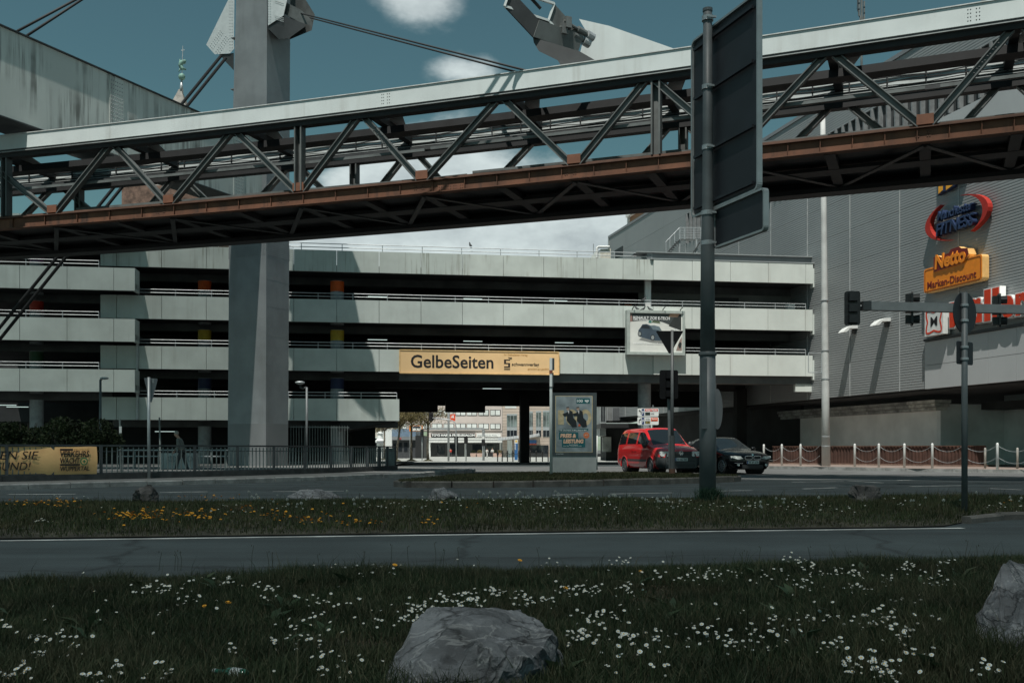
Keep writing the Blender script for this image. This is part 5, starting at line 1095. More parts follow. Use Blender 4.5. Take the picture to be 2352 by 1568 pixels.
bl_('BLEIBEN SIE', -78, 89, 1036, 1055.5); bl_('GESUND!', -42, 71, 1062, 1080.5)
bl_('VERKEHRS', 138.5, 205.5, 1035, 1049.5, bold=.02, shear=.12); bl_('WACHT', 138.5, 184, 1051, 1064, bold=.02, shear=.12); bl_('WUPPERTAL', 138.5, 206, 1070.5, 1081.5, bold=.012, shear=.12); bl_('DEUTSCHE', 170.5, 205, 1030, 1035, mat('ochre_ink', lin(190, 140, 70), .6), 0, .1)
for x0, x1, y0, y1 in ((138.5, 168, 1030, 1034.5), (138.5, 184, 1065, 1069)): MB().prism([(sx_(x0), zz(y1, x0)), (sx_(x1), zz(y1, x0)), (sx_(x1), zz(y0, x0)), (sx_(x0), zz(y0, x0))], bfn, -.004, .004).build('ink_bar', M_ink, ban)
M_gr = plain('emblem_green', 40, 128, 84); cS, cZ2 = sx_(193.5), zz(1059, 193); R_ = .1
MB().prism([(cS+R_*math.cos(a), cZ2+R_*math.sin(a)) for a in np.linspace(0, 2*math.pi, 25)[:-1]], bfn, -.004, .003).build('emblem', M_gr, ban); MB().prism([(cS+R_*.72*math.cos(a), cZ2+R_*.72*math.sin(a)) for a in np.linspace(0, 2*math.pi, 25)[:-1]], bfn, .003, .006).build('emblem', mat('banner_yellow', (.98, .56, .24)), ban)
for w2, h2 in ((.045, .013), (.013, .045)): MB().prism([(cS-w2, cZ2-h2), (cS+w2, cZ2-h2), (cS+w2, cZ2+h2), (cS-w2, cZ2+h2)], bfn, .006, .01).build('emblem', M_gr, ban)
gy = pole_thing('give_way_sign', 'grey back of a triangular sign on a slim post by the left railing', 'road sign', Vector((*(on_line(341)+Vector((.1, -.25))), .13)), CZ+(HY-866.5)/F_*28.3, .042, M_galv); gYd = gy.location.y
tri(gy, 345, 868, 923, 34, gYd, M_grey, .9, .06); MB().box(pt(351.5, 874, gYd+.04), (.04, .01, .12), .9).build('sticker', M_alu, gy)
def lamp(x, ybase, ytop, Y, label):
    b = pt(x, 0, Y); b.z = .1; zt2 = CZ+(HY-ytop)/F_*Y; t = pole_thing('street_lamp', label, 'street lamp', b, zt2, .06, M_pole, .05); return t, zt2
t_, z_ = lamp(230.5, 1030, 872, 44, 'street lamp with flat pale head over the dark shrubs at left'); MB().tube([pt(230.5, 873, 44), pt(234, 869.5, 44), pt(240, 868.5, 44)], .05, 8).build('arm', M_pole, t_, smooth=True); MB().ball(pt(239.5, 868.5, 44), (.2, .15, .06), 14, 6).build('lamp_head', M_galv, t_, smooth=True)
t_, z_ = lamp(704.5, 1070, 889, 46, 'white street lamp post with disc head on a curved bracket right of the pylon'); MB().tube([pt(704, 889, 46), pt(696, 892, 46), pt(690, 890, 46), pt(690, 884, 46)], .045, 8).build('bracket', M_steeld, t_, smooth=True); MB().lathe(pt(689, 878, 46), [(.06, -.1), (.22, -.03), (.22, .02), (.1, .06)], 16).build('lamp_head', M_galv, t_, smooth=True)
for i_, (x, yt, Y, yp0, yp1, lab) in enumerate(((275, 961, 36, 979, 994, 'thin leaning post with small white plate beside the shrubs'), (366, 958, 40, 0, 0, 'bare thin grey post left of the walking man'))):
    b = pt(x+3, 0, Y); b.z = .1; t_ = thing('sign_post', lab, 'post', b); MB().tube([b, pt(x, yt, Y)], .035, 6).build('post', M_bar, t_)
    if yp0: MB().box(pt(x+1.5, (yp0+yp1)/2, Y-.04), (.09, .02, .24)).build('plate', M_wht, t_)
wb = thing('barrier_box', 'low white box with drawn circles behind the railing near the walking man', 'box', pt(405, 1075, 43)); a_, b_ = pt(368, 1072, 43), pt(443, 1040, 43)
MB().box(((a_.x+b_.x)/2, 43.4, (b_.z+.13)/2), (b_.x-a_.x, .6, b_.z-.13), .05).build('body', mat('box_white', (.5, .52, .5), .7, var=.1, scale=2), wb)
rg = MB(); 
for cx_ in (392, 398, 436): rg.tube([pt(cx_+6*math.cos(a), 1053+6*math.sin(a), 43.03) for a in np.linspace(0, 2*math.pi, 17)], .012, 5, False)
rg.build('drawing', M_grey, wb)
bars = thing('gate', 'tall dark bar gate under the car park right of the pylon', 'gate', pt(720, 1075, 55)); 
for k in range(22): p = pt(668+k*6.2, 0, 55.2+k*.05); MB().box((p.x, p.y, 1.2), (.03, .03, 2.2)).build('bar', M_bar, bars)
for z in (.25, 2.2): MB().beam(pt(666, 0, 55.2).xy.to_3d()+Vector((0, 0, z)), pt(802, 0, 56.3).xy.to_3d()+Vector((0, 0, z)), .04, .05).build('rail', M_bar, bars)
low = thing('handrail', 'low white-topped handrail along the car park foot behind the railing', 'railing', pt(430, 1070, 44.5))
for z in (.5, .78): MB().beam(pt(270, 0, 45).xy.to_3d()+Vector((0, 0, z+.15)), pt(523, 0, 45).xy.to_3d()+Vector((0, 0, z+.15)), .05, .05).build('rail', M_galv, low)
for k in range(8): p = pt(275+k*35, 0, 45); MB().box((p.x, p.y, .5), (.05, .05, .8)).build('post', M_bar, low)
# ------------------------------------------------------------------ leaves and shrubs
def leaf_cloud(n, centers, radii, size, rs, flat=.0):
    """n leaf quads spread over ellipsoids, denser towards their shells"""
    C = np.array(centers, float); R = np.array(radii, float); vol = R.prod(1); idx = rs.choice(len(C), n, p=vol/vol.sum())
    d = rs.normal(size=(n, 3)); d /= np.linalg.norm(d, axis=1)[:, None]; r = rs.uniform(.35, 1.08, n)**.6
    P = C[idx]+d*R[idx]*r[:, None]; a = rs.normal(size=(n, 3)); a /= np.linalg.norm(a, axis=1)[:, None]; b = np.cross(a, rs.normal(size=(n, 3))); b /= np.linalg.norm(b, axis=1)[:, None]
    s = size*rs.uniform(.5, 1.4, (n, 1)); v = np.stack([P-a*s, P+b*s*.45, P+a*s, P-b*s*.45], 1).reshape(-1, 3); return v
def quads_mesh(name, v, m, parent=None):
    n = len(v)//4; me = bpy.data.meshes.new(name); me.vertices.add(len(v)); me.vertices.foreach_set('co', np.ascontiguousarray(v, dtype=np.float32).ravel())
    me.loops.add(n*4); me.loops.foreach_set('vertex_index', np.arange(n*4, dtype=np.int32)); me.polygons.add(n); me.polygons.foreach_set('loop_start', np.arange(0, n*4, 4, dtype=np.int32)); me.polygons.foreach_set('loop_total', np.full(n, 4, dtype=np.int32))
    me.update(); return link(name, me, m, parent)
def island_mat(name, cols, rough=.7, trans=.25, patch=None):
    m = bpy.data.materials.new(name); m.use_nodes = True; t = m.node_tree; b = t.nodes['Principled BSDF']; b.inputs['Roughness'].default_value = rough; b.inputs['Specular IOR Level'].default_value = .25
    g = t.nodes.new('ShaderNodeNewGeometry'); r = t.nodes.new('ShaderNodeValToRGB'); t.links.new(g.outputs['Random Per Island'], r.inputs[0])
    e = r.color_ramp.elements; e[0].color = cols[0]+(1,); e[1].color = cols[-1]+(1,)
    for i, c in enumerate(cols[1:-1]): x = e.new((i+1)/(len(cols)-1)); x.color = c+(1,)
    n = t.nodes.new('ShaderNodeTexNoise'); n.inputs['Scale'].default_value = 1.7; n.inputs['Detail'].default_value = 4; t.links.new(g.outputs['Position'], n.inputs['Vector'])
    mr = t.nodes.new('ShaderNodeMapRange'); mr.inputs[1].default_value = .3; mr.inputs[2].default_value = .7; mr.inputs[3].default_value = .55; mr.inputs[4].default_value = 1.35; t.links.new(n.outputs[0], mr.inputs[0])
    hv = t.nodes.new('ShaderNodeHueSaturation'); t.links.new(r.outputs[0], hv.inputs['Color']); t.links.new(mr.outputs[0], hv.inputs['Value'])
    if patch:
        n4 = t.nodes.new('ShaderNodeTexNoise'); n4.inputs['Scale'].default_value = .9; n4.inputs['Detail'].default_value = 5; n4.inputs['Roughness'].default_value = .65; t.links.new(g.outputs['Position'], n4.inputs['Vector'])
        m4 = t.nodes.new('ShaderNodeMapRange'); m4.inputs[1].default_value = .5; m4.inputs[2].default_value = .7; m4.inputs[4].default_value = .75; t.links.new(n4.outputs[0], m4.inputs[0]); x4 = t.nodes.new('ShaderNodeMix'); x4.data_type = 'RGBA'; t.links.new(m4.outputs[0], x4.inputs[0]); t.links.new(hv.outputs[0], x4.inputs[6]); x4.inputs[7].default_value = tuple(patch)+(1,); hv = x4
    hv_o = hv.outputs[2] if patch else hv.outputs[0]
    t.links.new(hv_o, b.inputs['Base Color'])
    if trans:
        tr = t.nodes.new('ShaderNodeBsdfTranslucent'); t.links.new(hv_o, tr.inputs[0]); mx = t.nodes.new('ShaderNodeMixShader'); mx.inputs[0].default_value = trans
        t.links.new(b.outputs[0], mx.inputs[1]); t.links.new(tr.outputs[0], mx.inputs[2]); t.links.new(mx.outputs[0], t.nodes['Material Output'].inputs[0])
    return m
M_shrub = island_mat('shrub_leaf', [(.01, .018, .008), (.022, .036, .014), (.035, .05, .02)]); M_trunk = mat('bark', (.17, .15, .12), .9, var=.3, scale=4, bump=.5, bscale=25); M_barkd = mat('bark_dark', (.06, .05, .04), .9, var=.3)
for x0, x1, yt, Y, lab, seed in ((-60, 120, 965, 34, 'broad dark shrub behind the yellow banner at the left edge', 1), (100, 285, 958, 33, 'dark leafy shrub with pale shoots between banner and lamp post', 2)):
    rs = np.random.default_rng(seed); t_ = thing('shrub', lab, 'shrub', pt((x0+x1)/2, 1075, Y)); cs = []; rd = []
    for k in range(16):
        x = x0+(x1-x0)*rs.uniform(.06, .94); y = rs.uniform(yt+20, 1040); c = pt(x, y, Y+rs.uniform(-.6, .8)); c.z = max(c.z, .4); cs.append(tuple(c)); rd.append((.5, .5, .36))
    quads_mesh('foliage', leaf_cloud(9000, cs, rd, .06, rs), M_shrub, t_)
    for k in range(7): x = x0+(x1-x0)*rs.uniform(.1, .9); MB().tube([pt((x0+x1)/2, 1072, Y), pt(x, 1010, Y), pt(x+rs.uniform(-10, 10), yt+6, Y)], [.04, .025, .008], 5).build('stem', M_barkd, t_)
# ------------------------------------------------------------------ people
M_skin = mat('skin', (.42, .26, .19), .6, var=.05)
def skin_part(name, verts, edges, m, parent, sub=1):
    bm = bmesh.new(); ly = bm.verts.layers.skin.verify(); bv = []
    for i, (p, r) in enumerate(verts):
        v = bm.verts.new(p); v[ly].radius = (r, r) if not isinstance(r, tuple) else r; v[ly].use_root = (i == 0); bv.append(v)
    for a, b in edges: bm.edges.new((bv[a], bv[b]))
    me = bpy.data.meshes.new(name); bm.to_mesh(me); bm.free(); o = link(name, me, m); o.parent = parent
    s = o.modifiers.new('skin', 'SKIN'); s.use_smooth_shade = True; o.modifiers.new('sub', 'SUBSURF').render_levels = sub; return o
def person(label, loc, rz, h, jacket, trousers, hair, stride=.18, bow=.0, arms=.25, group=None, extra=None, sub=1):
    t = thing('person', label, 'person', loc, rz, group); k = h/1.75; S_ = lambda *p: tuple(c*k for c in p); b = bow
    pel, ch, nk, hd = S_(0, 0, .93), S_(b*.35, 0, 1.28), S_(b*.7, 0, 1.46), S_(b*1.15, 0, 1.62-b*.12)
    V = [(pel, .12*k), (ch, .135*k), (nk, .055*k), (hd, .085*k), (S_(b*1.2+.015, 0, 1.70-b*.14), .075*k)]; E = [(0, 1), (1, 2), (2, 3), (3, 4)]
    for sd, st in ((1, stride), (-1, -stride)):
        n = len(V); V += [(S_(0, .09*sd, .88), .085*k), (S_(st*.55+.03, .1*sd, .5), .06*k), (S_(st, .1*sd, .09), .042*k), (S_(st+.14, .11*sd, .04), .035*k)]; E += [(0, n), (n, n+1), (n+1, n+2), (n+2, n+3)]
        n = len(V); V += [(S_(b*.6, .19*sd, 1.4), .05*k), (S_(b*.6-st*arms, .24*sd, 1.12), .042*k), (S_(b*.8-st*arms+.14, .2*sd, .9), .033*k), (S_(b*.8-st*arms+.2, .2*sd, .8), .03*k)]; E += [(1, n), (n, n+1), (n+1, n+2), (n+2, n+3)]
    skin_part('body', V, E, M_skin, t, sub)
    JV = [(S_(0, 0, .84), .15*k), (ch, .155*k), (S_(b*.65, 0, 1.43), .07*k)]; JE = [(0, 1), (1, 2)]
    for sd, st in ((1, stride), (-1, -stride)):
        n = len(JV); JV += [(S_(b*.6, .19*sd, 1.4), .066*k), (S_(b*.6-st*arms, .24*sd, 1.12), .056*k), (S_(b*.8-st*arms+.13, .2*sd, .92), .045*k)]; JE += [(1, n), (n, n+1), (n+1, n+2)]
    skin_part('jacket', JV, JE, jacket, t, sub)
    TV = [(S_(0, 0, .95), .13*k)]; TE = []
    for sd, st in ((1, stride), (-1, -stride)): n = len(TV); TV += [(S_(0, .09*sd, .86), .1*k), (S_(st*.55+.03, .1*sd, .5), .075*k), (S_(st, .1*sd, .08), .06*k)]; TE += [(0, n), (n, n+1), (n+1, n+2)]
    skin_part('trousers', TV, TE, trousers, t, sub)
    for sd, st in ((1, stride), (-1, -stride)): o = link('shoe', MB().ball(S_(st+.07, .11*sd, .045), (.14*k, .05*k, .045*k), 10, 5).mesh('shoe', True), M_black); o.parent = t
    o = link('hair', MB().ball(S_(b*1.17-.025, 0, 1.69-b*.13), (.1*k, .092*k, .095*k), 12, 7).mesh('hair', True), hair); o.parent = t
    return t
M_hgrey = mat('grey_hair', (.3, .28, .25), .8, var=.1); M_jk = mat('jacket_grey', (.17, .18, .165), .85, var=.12); M_tr = mat('trousers_dark', (.05, .055, .06), .85, var=.1); M_hbr = mat('brown_hair', (.06, .04, .03), .8)
person('stooping person in grey jacket with grey hair walking behind the railing', (pt(418, 0, 41).x, 41, .0), math.pi, 1.72, M_jk, M_tr, M_hgrey, .22, .22, sub=2)
# ------------------------------------------------------------------ square beyond the underpass
def fz(Y): return gz(Y)+.004
YS = 212; zS = gz(YS); sp = lambda x, y, dy=0: pt(x, y, YS+dy)
def wallbox(x0, x1, y0, y1, Y, dep, m, name, par, zfloor=None):
    a, b = pt(x0, y1, Y), pt(x1, y0, Y); z0 = a.z if zfloor is None else zfloor
    return MB().hexa([(a.x, Y, z0), (b.x, Y, z0), (b.x, Y+dep, z0), (a.x, Y+dep, z0), (a.x, Y, b.z), (b.x, Y, b.z), (b.x, Y+dep, b.z), (a.x, Y+dep, b.z)]).build(name, m, par)
M_pinkr = mat('pale_render', (.62, .55, .51), .85, var=.06, scale=.3); M_winw = mat('white_blind', (.72, .76, .74), .4, var=.1, scale=.4)
sal = thing('building', 'pale rendered building with hair salon on its ground floor beyond the underpass', 'building', (pt(1070, 0, YS).x, YS, zS))
wallbox(905, 1153, 860, 988.5, YS, 14, M_pinkr, 'wall', sal); wallbox(985, 1153, 1004, 1016, YS-1.2, 15, M_wht, 'awning', sal); wallbox(985, 1153, 988.6, 1003.9, YS+.2, 13, M_pinkr, 'wall', sal)
wallbox(985, 1153, 1016.1, 1050, YS+.6, 12, mat('shop_dark', (.03, .033, .035), .3, var=.2, scale=.3, spec=.7), 'shop_front', sal, zS)
for x in (985, 1067, 1147.5): wallbox(x, x+4, 1016, 1050, YS+.2, .8, M_wht, 'pier', sal, zS)
for x0, x1 in ((1004, 1022), (1030, 1052), (1085, 1110), (1118, 1140)): wallbox(x0, x1, 1020, 1049, YS+.5, .08, M_glass, 'shop_window', sal, zS)
for y0, y1 in ((972.2, 985.2), (940.7, 953.9), (909, 922)):
    for x0 in (1125.8, 1099, 1071.8, 1046, 1019, 992, 965, 938, 911):
        wn_ = wallbox(x0, x0+24, y0, y1, YS-.06, .1, M_black, 'window', sal)
        for k in (0, 1): wallbox(x0+.9+k*11.6, x0+11+k*11.6, y0+1.2, y1-1, YS-.12, .05, M_winw, 'pane', wn_)
wallbox(985, 1153, 1003.95, 1004.3, YS-1.25, .1, M_grey, 'awning_edge', sal); wallbox(985, 1153, 1009.6, 1010, YS-1.25, .06, M_grey, 'awning_edge', sal)
ss_ = thing('shop_sign', 'black shop sign lettered TOYS HAIR FRISEURSALON over the white awning', 'sign', sp(1040, 1003)); wallbox(990, 1091.5, 994.4, 1003.4, YS-.3, .25, M_black, 'panel', ss_)
lettering('lettering', 'TOYS HAIR & FRISEURSALON', lambda a, b, d: Vector((a, YS-.32-d, b)), sp(991.5, 0).x, sp(0, 1001.6).z, (1090.3-991.5)/F_*YS, 5.4/F_*YS, M_pw, ss_, bold=.03, depth=.05)
s3 = thing('shop_sign', 'white shop sign strip right of the hair salon sign', 'sign', sp(1120, 1003)); wallbox(1094.8, 1149.7, 994.6, 1002.8, YS-.3, .25, M_wht, 'panel', s3); lettering('lettering', 'Augenoptik am Markt', lambda a, b, d: Vector((a, YS-.32-d, b)), sp(1097, 0).x, sp(0, 1001).z, 45/F_*YS, 2.6/F_*YS, M_galv, s3, depth=.04)
YT = 186; tan = thing('building', 'tan stone building with tall glazed bays right of the hair salon', 'building', (pt(1200, 0, YT).x, YT, gz(YT))); M_tan = mat('tan_stone', (.5, .415, .35), .85, var=.1, scale=.25)
wallbox(1154, 1290, 850, 1056, YT, 18, M_tan, 'wall', tan, gz(YT))
br = MB()
for k in range(34):
    z = 0.3+k*.55; a, b = pt(1154, 0, YT), pt(1290, 0, YT); br.box(((a.x+b.x)/2, YT-.012, z), (b.x-a.x, .02, .07))
br.build('stone_course', mat('tan_joint', (.36, .3, .26), .9), tan)
for x0, x1, y0 in ((1164, 1187.5, 950), (1216, 1224, 944), (1231, 1243, 943), (1247, 1262, 942)):
    b_ = wallbox(x0, x1, y0, 1003, YT-.05, .3, M_galv, 'window_bay', tan)
    n = 3 if x1-x0 > 15 else 2
    for k in range(n):
        w_ = (x1-x0)/n; wallbox(x0+w_*k+.6, x0+w_*(k+1)-.4, y0+4, 979, YT-.1, .04, mat('bay_glass', (.2, .25, .24), .1, var=.5, scale=.35, spec=.8), 'pane', b_); wallbox(x0+w_*k+.6, x0+w_*(k+1)-.4, 988, 1002, YT-.1, .04, M_glass, 'pane', b_)
wallbox(1160, 1186, 932, 937, YT-.05, .2, M_winw, 'window', tan)
for x0, x1, y in ((1143, 1192, 1012), (1214, 1240, 1006)):
    cn = MB()
    for k in range(8): a = pt(x0+(x1-x0)*k/8, y-1.1*k*.6, YT-3); b = pt(x0+(x1-x0)*(k+1)/8-.6, y-1.1*(k+.9)*.6, YT-3); cn.hexa([(a.x, a.y, a.z), (b.x, b.y, b.z), (b.x, b.y+3, b.z+.5), (a.x, a.y+3, a.z+.5), (a.x, a.y, a.z+.12), (b.x, b.y, b.z+.12), (b.x, b.y+3, b.z+.62), (a.x, a.y+3, a.z+.62)])
    cn.build('canopy', M_galv, tan)
wallbox(1165, 1176, 1010, 1055, YT-.1, .3, M_winw, 'entrance', tan, gz(YT)); wallbox(1216, 1232, 1010, 1018, YT-.5, .3, plain('blue_fascia', 50, 92, 140), 'fascia', tan); wallbox(1216, 1232, 1018, 1021, YT-.5, .3, plain('red_fascia', 180, 80, 60), 'fascia', tan); wallbox(1216, 1260, 1022, 1055, YT-.1, .3, M_glass, 'shop_window', tan, gz(YT))
# left part of the square: old houses, pavilion, kiosk
YL = 175; old = thing('building', 'old stone house with tall windows behind the left street trees', 'building', (pt(830, 0, YL).x, YL, gz(YL))); wallbox(640, 905, 880, 1056, YL, 14, mat('old_stone', (.42, .39, .35), .85, var=.12, scale=.3), 'wall', old, gz(YL))
for x in range(806, 902, 12):
    for y0, y1 in ((964, 994), (925, 955)): w_ = wallbox(x, x+7, y0, y1, YL-.06, .1, M_galv, 'window', old); wallbox(x+.8, x+3.2, y0+1, y1-1, YL-.1, .05, M_black, 'pane', w_); wallbox(x+3.8, x+6.2, y0+1, y1-1, YL-.1, .05, M_black, 'pane', w_)
wallbox(780, 905, 1003, 1006, YL-1.5, 1.5, M_concw, 'canopy', old); wallbox(785, 900, 1006.5, 1045, YL-.1, .2, M_glass, 'shop_window', old, gz(YL))
YK = 140; pav = thing('pavilion', 'dark grey pavilion with blue slanted roof band behind the street trees', 'pavilion', (pt(935, 0, YK).x, YK, gz(YK)))
wallbox(901, 972, 1010, 1050, YK, 8, mat('pav_dark', (.05, .055, .06), .6), 'wall', pav, gz(YK)); wallbox(900, 957, 1002, 1010, YK-.5, 9, M_grey, 'fascia', pav); wallbox(900, 955, 985, 1002, YK-.4, 8, mat('pav_blue', lin(112, 132, 152), .4, var=.1), 'roof_band', pav)
for x in (903, 915, 928, 940): wallbox(x, x+8, 1016, 1036, YK-.06, .1, M_glass, 'window', pav)
lettering('lettering', 'BAR', lambda a, b, d: Vector((a, YK-.52-d, b)), pt(917, 0, YK).x, pt(0, 1009, YK).z, 6/F_*YK, 4.5/F_*YK, plain('neon_red', 200, 50, 40), pav, bold=.02, depth=.04)
wallbox(954, 974, 1000, 1052, YK-2, 6, M_black, 'entrance', pav, gz(YK))
ksk = thing('kiosk', 'white domed kiosk column between the far street trees', 'kiosk', (pt(873, 0, 150).x, 150, gz(150))); kx = pt(873, 0, 150)
MB().lathe((kx.x, 150, gz(150)), [(.5, 0), (.5, 2.3), (.75, 2.35), (.75, 2.6), (.45, 2.9), (.35, 3.4), (.5, 3.7), (.2, 4.0)], 14).build('body', M_wht, ksk, smooth=False); wallbox(865, 880, 1012, 1018, 149, .5, M_grey, 'counter', ksk)
wpan = thing('wall_panel', 'white hoarding behind the street trees left of the pavilion', 'hoarding', pt(890, 1040, 152)); wallbox(880, 900, 985, 1040, 152, .3, M_wht, 'panel', wpan, gz(152))
tent = thing('market_umbrella', 'cream flat awning over the far left shop tables', 'awning', pt(805, 1030, 120)); wallbox(790, 812, 1009, 1013, 118, 3, M_wht, 'canopy', tent); MB().tube([pt(800, 1013, 119), (pt(800, 0, 119).x, 119, gz(119))], .05, 6).build('pole', M_galv, tent)
M_brz = island_mat('spring_buds', [(.15, .12, .06), (.22, .18, .085), (.27, .23, .12), (.17, .17, .08)], .8, .3)
def street_tree(x, Y, fork, topy, spread, label, seed, leaves=5200, lean=0):
    rs = np.random.default_rng(seed); b = pt(x, 0, Y); b.z = gz(Y); t = thing('street_tree', label, 'tree', b, group='plane trees on the square'); zf = CZ+(HY-fork)/F_*Y; zt3 = CZ+(HY-topy)/F_*Y
    f = Vector((b.x+lean, Y, zf)); MB().tube([b, b+(f-b)*.35+Vector((-.04, 0, 0)), b+(f-b)*.7, f], [.14, .1, .095, .09], 9).build('trunk', M_trunk, t, smooth=True); br_ = MB(); cs = []
    for k in range(9):
        a = rs.uniform(0, 6.28); l = spread*rs.uniform(.5, 1); e = f+Vector((math.cos(a)*l, math.sin(a)*l, (zt3-zf)*rs.uniform(.35, 1))); m_ = f+(e-f)*.5+Vector((rs.uniform(-.2, .2), 0, .25)); br_.tube([f, m_, e], [.06, .035, .012], 6); cs += [tuple(e), tuple(m_)]
        for j in range(4): e2 = m_+Vector(tuple(rs.uniform(-.8, .8, 3))); br_.tube([m_, e2], [.02, .006], 4); cs.append(tuple(e2))
    br_.build('branches', M_barkd, t); quads_mesh('crown', leaf_cloud(leaves, cs, [(.6, .6, .5)]*len(cs), .06, rs), M_brz, t); MB().lathe((b.x, Y, b.z), [(.5, .0), (.42, .06), (.2, .16)], 12).build('tree_pit', mat('tree_pit', (.06, .06, .03), .95, var=.3, scale=4), t)
street_tree(909.5, 90, 980, 940, 1.9, 'slim leaning street tree nearest the railing end', 21, lean=.36); street_tree(945, 91, 972, 925, 2.2, 'middle street tree before the blue roofed pavilion', 22); street_tree(983, 90, 975, 925, 2.3, 'dark trunked street tree at the left end of the hair salon', 23); street_tree(883, 112, 990, 950, 2.2, 'small distant street tree left of the leaning one', 24); street_tree(850, 125, 990, 955, 2.4, 'far street tree behind the railing bars', 25)
# poles, signals and small things on the square
def gpt(x, Y): p = pt(x, 0, Y); p.z = gz(Y); return p
pole_thing('lamp_post', 'thick grey pole before the hair salon sign', 'pole', gpt(1030.2, 88), 7, .095, M_galv)
def far_signal(x, Y, y0, y1, label, r=.05, m=M_galv): t = pole_thing('traffic_light', label, 'traffic light', gpt(x, Y), CZ+(HY-y0)/F_*Y, r, m); signal(pt(x-.3, (y0+y1)/2, Y-.2), 0, t, (y1-y0)/F_*Y, .26); return t
far_signal(1048, 87, 1001, 1018, 'far traffic light on the thick grey pole side of the salon door'); far_signal(1070.5, 87, 1001.5, 1018, 'far traffic light showing green before the salon entrance'); far_signal(1110.5, 95, 1009, 1024, 'far traffic light with white diamond sign above it', .07)
far_signal(983.5-14, 100, 985, 1003, 'far traffic light beside the dark trunked tree')
at = thing('traffic_light', 'far overhead signal on a curved arm left of the thick grey pole', 'traffic light', gpt(1047, 86)); MB().tube([gpt(1047.5, 86), pt(1047.5, 982, 86), pt(1046, 972, 86), pt(1040, 966, 86), pt(1028, 963, 86), pt(992, 959.5, 86)], .05, 7).build('arm', M_galv, at, smooth=True); signal(pt(990, 957, 86), 0, at, 20/F_*86, .3)
dsg = thing('road_sign', 'white diamond sign on the signal post before the planters', 'road sign', pt(1110, 1004, 94.6)); MB().prism([(0, -.15), (.15, 0), (0, .15), (-.15, 0)], lambda a, b, d: pt(1110, 1004.5, 94.7)+Vector((a, d, b)), 0, .01).build('plate', M_wht, dsg)
flag = thing('shop_flag', 'orange-red hanging sign above the hair salon', 'sign', sp(1040, 962)); c0, c1 = pt(1034.2, 966.5, 120), pt(1045.8, 950.5, 120); MB().box(((c0.x+c1.x)/2, 120, (c0.z+c1.z)/2), (c1.x-c0.x, .1, c1.z-c0.z)).build('panel', plain('flag_red', 222, 74, 34), flag); lettering('lettering', 'AK', lambda a, b, d: Vector((a, 119.94-d, b)), c0.x+.12, c0.z+.35, (c1.x-c0.x)*.62, .36, M_pw, flag, bold=.05, depth=.01); MB().tube([pt(1040, 950, 120.1), pt(1040, 900, 120.1)], .03, 6).build('hanger', M_galv, flag)
org = thing('shop_sign', 'orange framed white sign in front of the pavilion roof', 'sign', pt(955, 985, 118)); c0, c1 = pt(940, 990.3, 118), pt(971, 976.5, 118)
MB().box(((c0.x+c1.x)/2, 118, (c0.z+c1.z)/2), (c1.x-c0.x, .15, c1.z-c0.z)).build('frame', plain('sign_orange', 232, 132, 34), org); MB().box(((c0.x+c1.x)/2+.1, 117.95, (c0.z+c1.z)/2), (c1.x-c0.x-.5, .12, c1.z-c0.z-.16)).build('face', M_wht, org); MB().box(((c0.x+c1.x)/2+.1, 117.9, c1.z-.2), (c1.x-c0.x-.8, .1, .16)).build('picture', M_navy, org); MB().tube([(c0.x+.1, 118, c0.z), (c0.x+.1, 118, gz(118))], .05, 6).build('post', M_galv, org)
inf = thing('info_column', 'slim blue information column with white top before the tan building', 'information column', gpt(1185.5, 105)); MB().box((gpt(1185.5, 105).x, 105, (gz(105)+pt(0, 1018, 105).z)/2), (7.2/F_*105, .15, pt(0, 1018, 105).z-gz(105))).build('body', plain('info_blue', 40, 96, 150), inf); a = pt(1185.5, 1013.7, 105); MB().box(tuple(a), (7.2/F_*105, .16, 8.2/F_*105)).build('head', M_wht, inf); MB().tube([a+Vector((0, -.085, .04)), a+Vector((0, -.1, .04))], .11, 14).build('emblem', plain('emblem_yellow', 226, 186, 90), inf); lettering('lettering', 'BARMEN', lambda u, v, d: Vector((a.x-.1+v, 104.92-d, u)), pt(0, 1032, 105).z, -.05, .6, .13, M_pw, inf, depth=.006)
fr2 = thing('portal_frame', 'pale steel sign gantry spanning before the salon windows', 'gantry', gpt(1110.5, 96)); MB().tube([gpt(1110.5, 96), pt(1110.5, 985, 96)], .12, 8).build('leg', M_galv, fr2); MB().beam(pt(980, 984.5, 96), pt(1112, 984.5, 96), .25, .22).build('beam', M_galv, fr2)
plm = None
for i, x in enumerate((1087, 1101.6, 1139, 1147.5)):
    t_ = thing('planter', ('leftmost pink concrete planter before the salon', 'second pink concrete planter before the salon', 'third pink concrete planter before the salon', 'rightmost pink concrete planter beside the tan building')[i], 'planter', gpt(x, 196), group='planters before the salon'); b = gpt(x, 196)
    MB().hexa([(b.x+sx2*w_, b.y+sy2*.5, b.z+z) for z, w_ in ((0, .48), (.75, .6)) for sx2, sy2 in ((-1, -1), (1, -1), (1, 1), (-1, 1))]).build('box', mat('planter_pink', (.5, .36, .3), .85, var=.1), t_); rs = np.random.default_rng(50+i); quads_mesh('foliage', leaf_cloud(500, [(b.x, b.y, b.z+1.05)], [(.5, .5, .34)], .07, rs), M_brz if i % 2 else M_shrub, t_)
M_redj = mat('red_jacket', (.6, .06, .04), .8, var=.05); M_whj = mat('white_clothes', (.62, .62, .6), .8, var=.05)
person('distant walker in a red top passing the salon', tuple(gpt(1035, 193)), math.pi/2+.4, 1.72, M_redj, M_tr, M_hbr); person('distant person in white clothes by the planters', tuple(gpt(1118.5, 188)), 1.2, 1.68, M_whj, M_whj, M_hbr); person('distant person in pale top and dark trousers by the planters', tuple(gpt(1131, 188)), -1.9, 1.74, M_whj, M_tr, M_hbr)
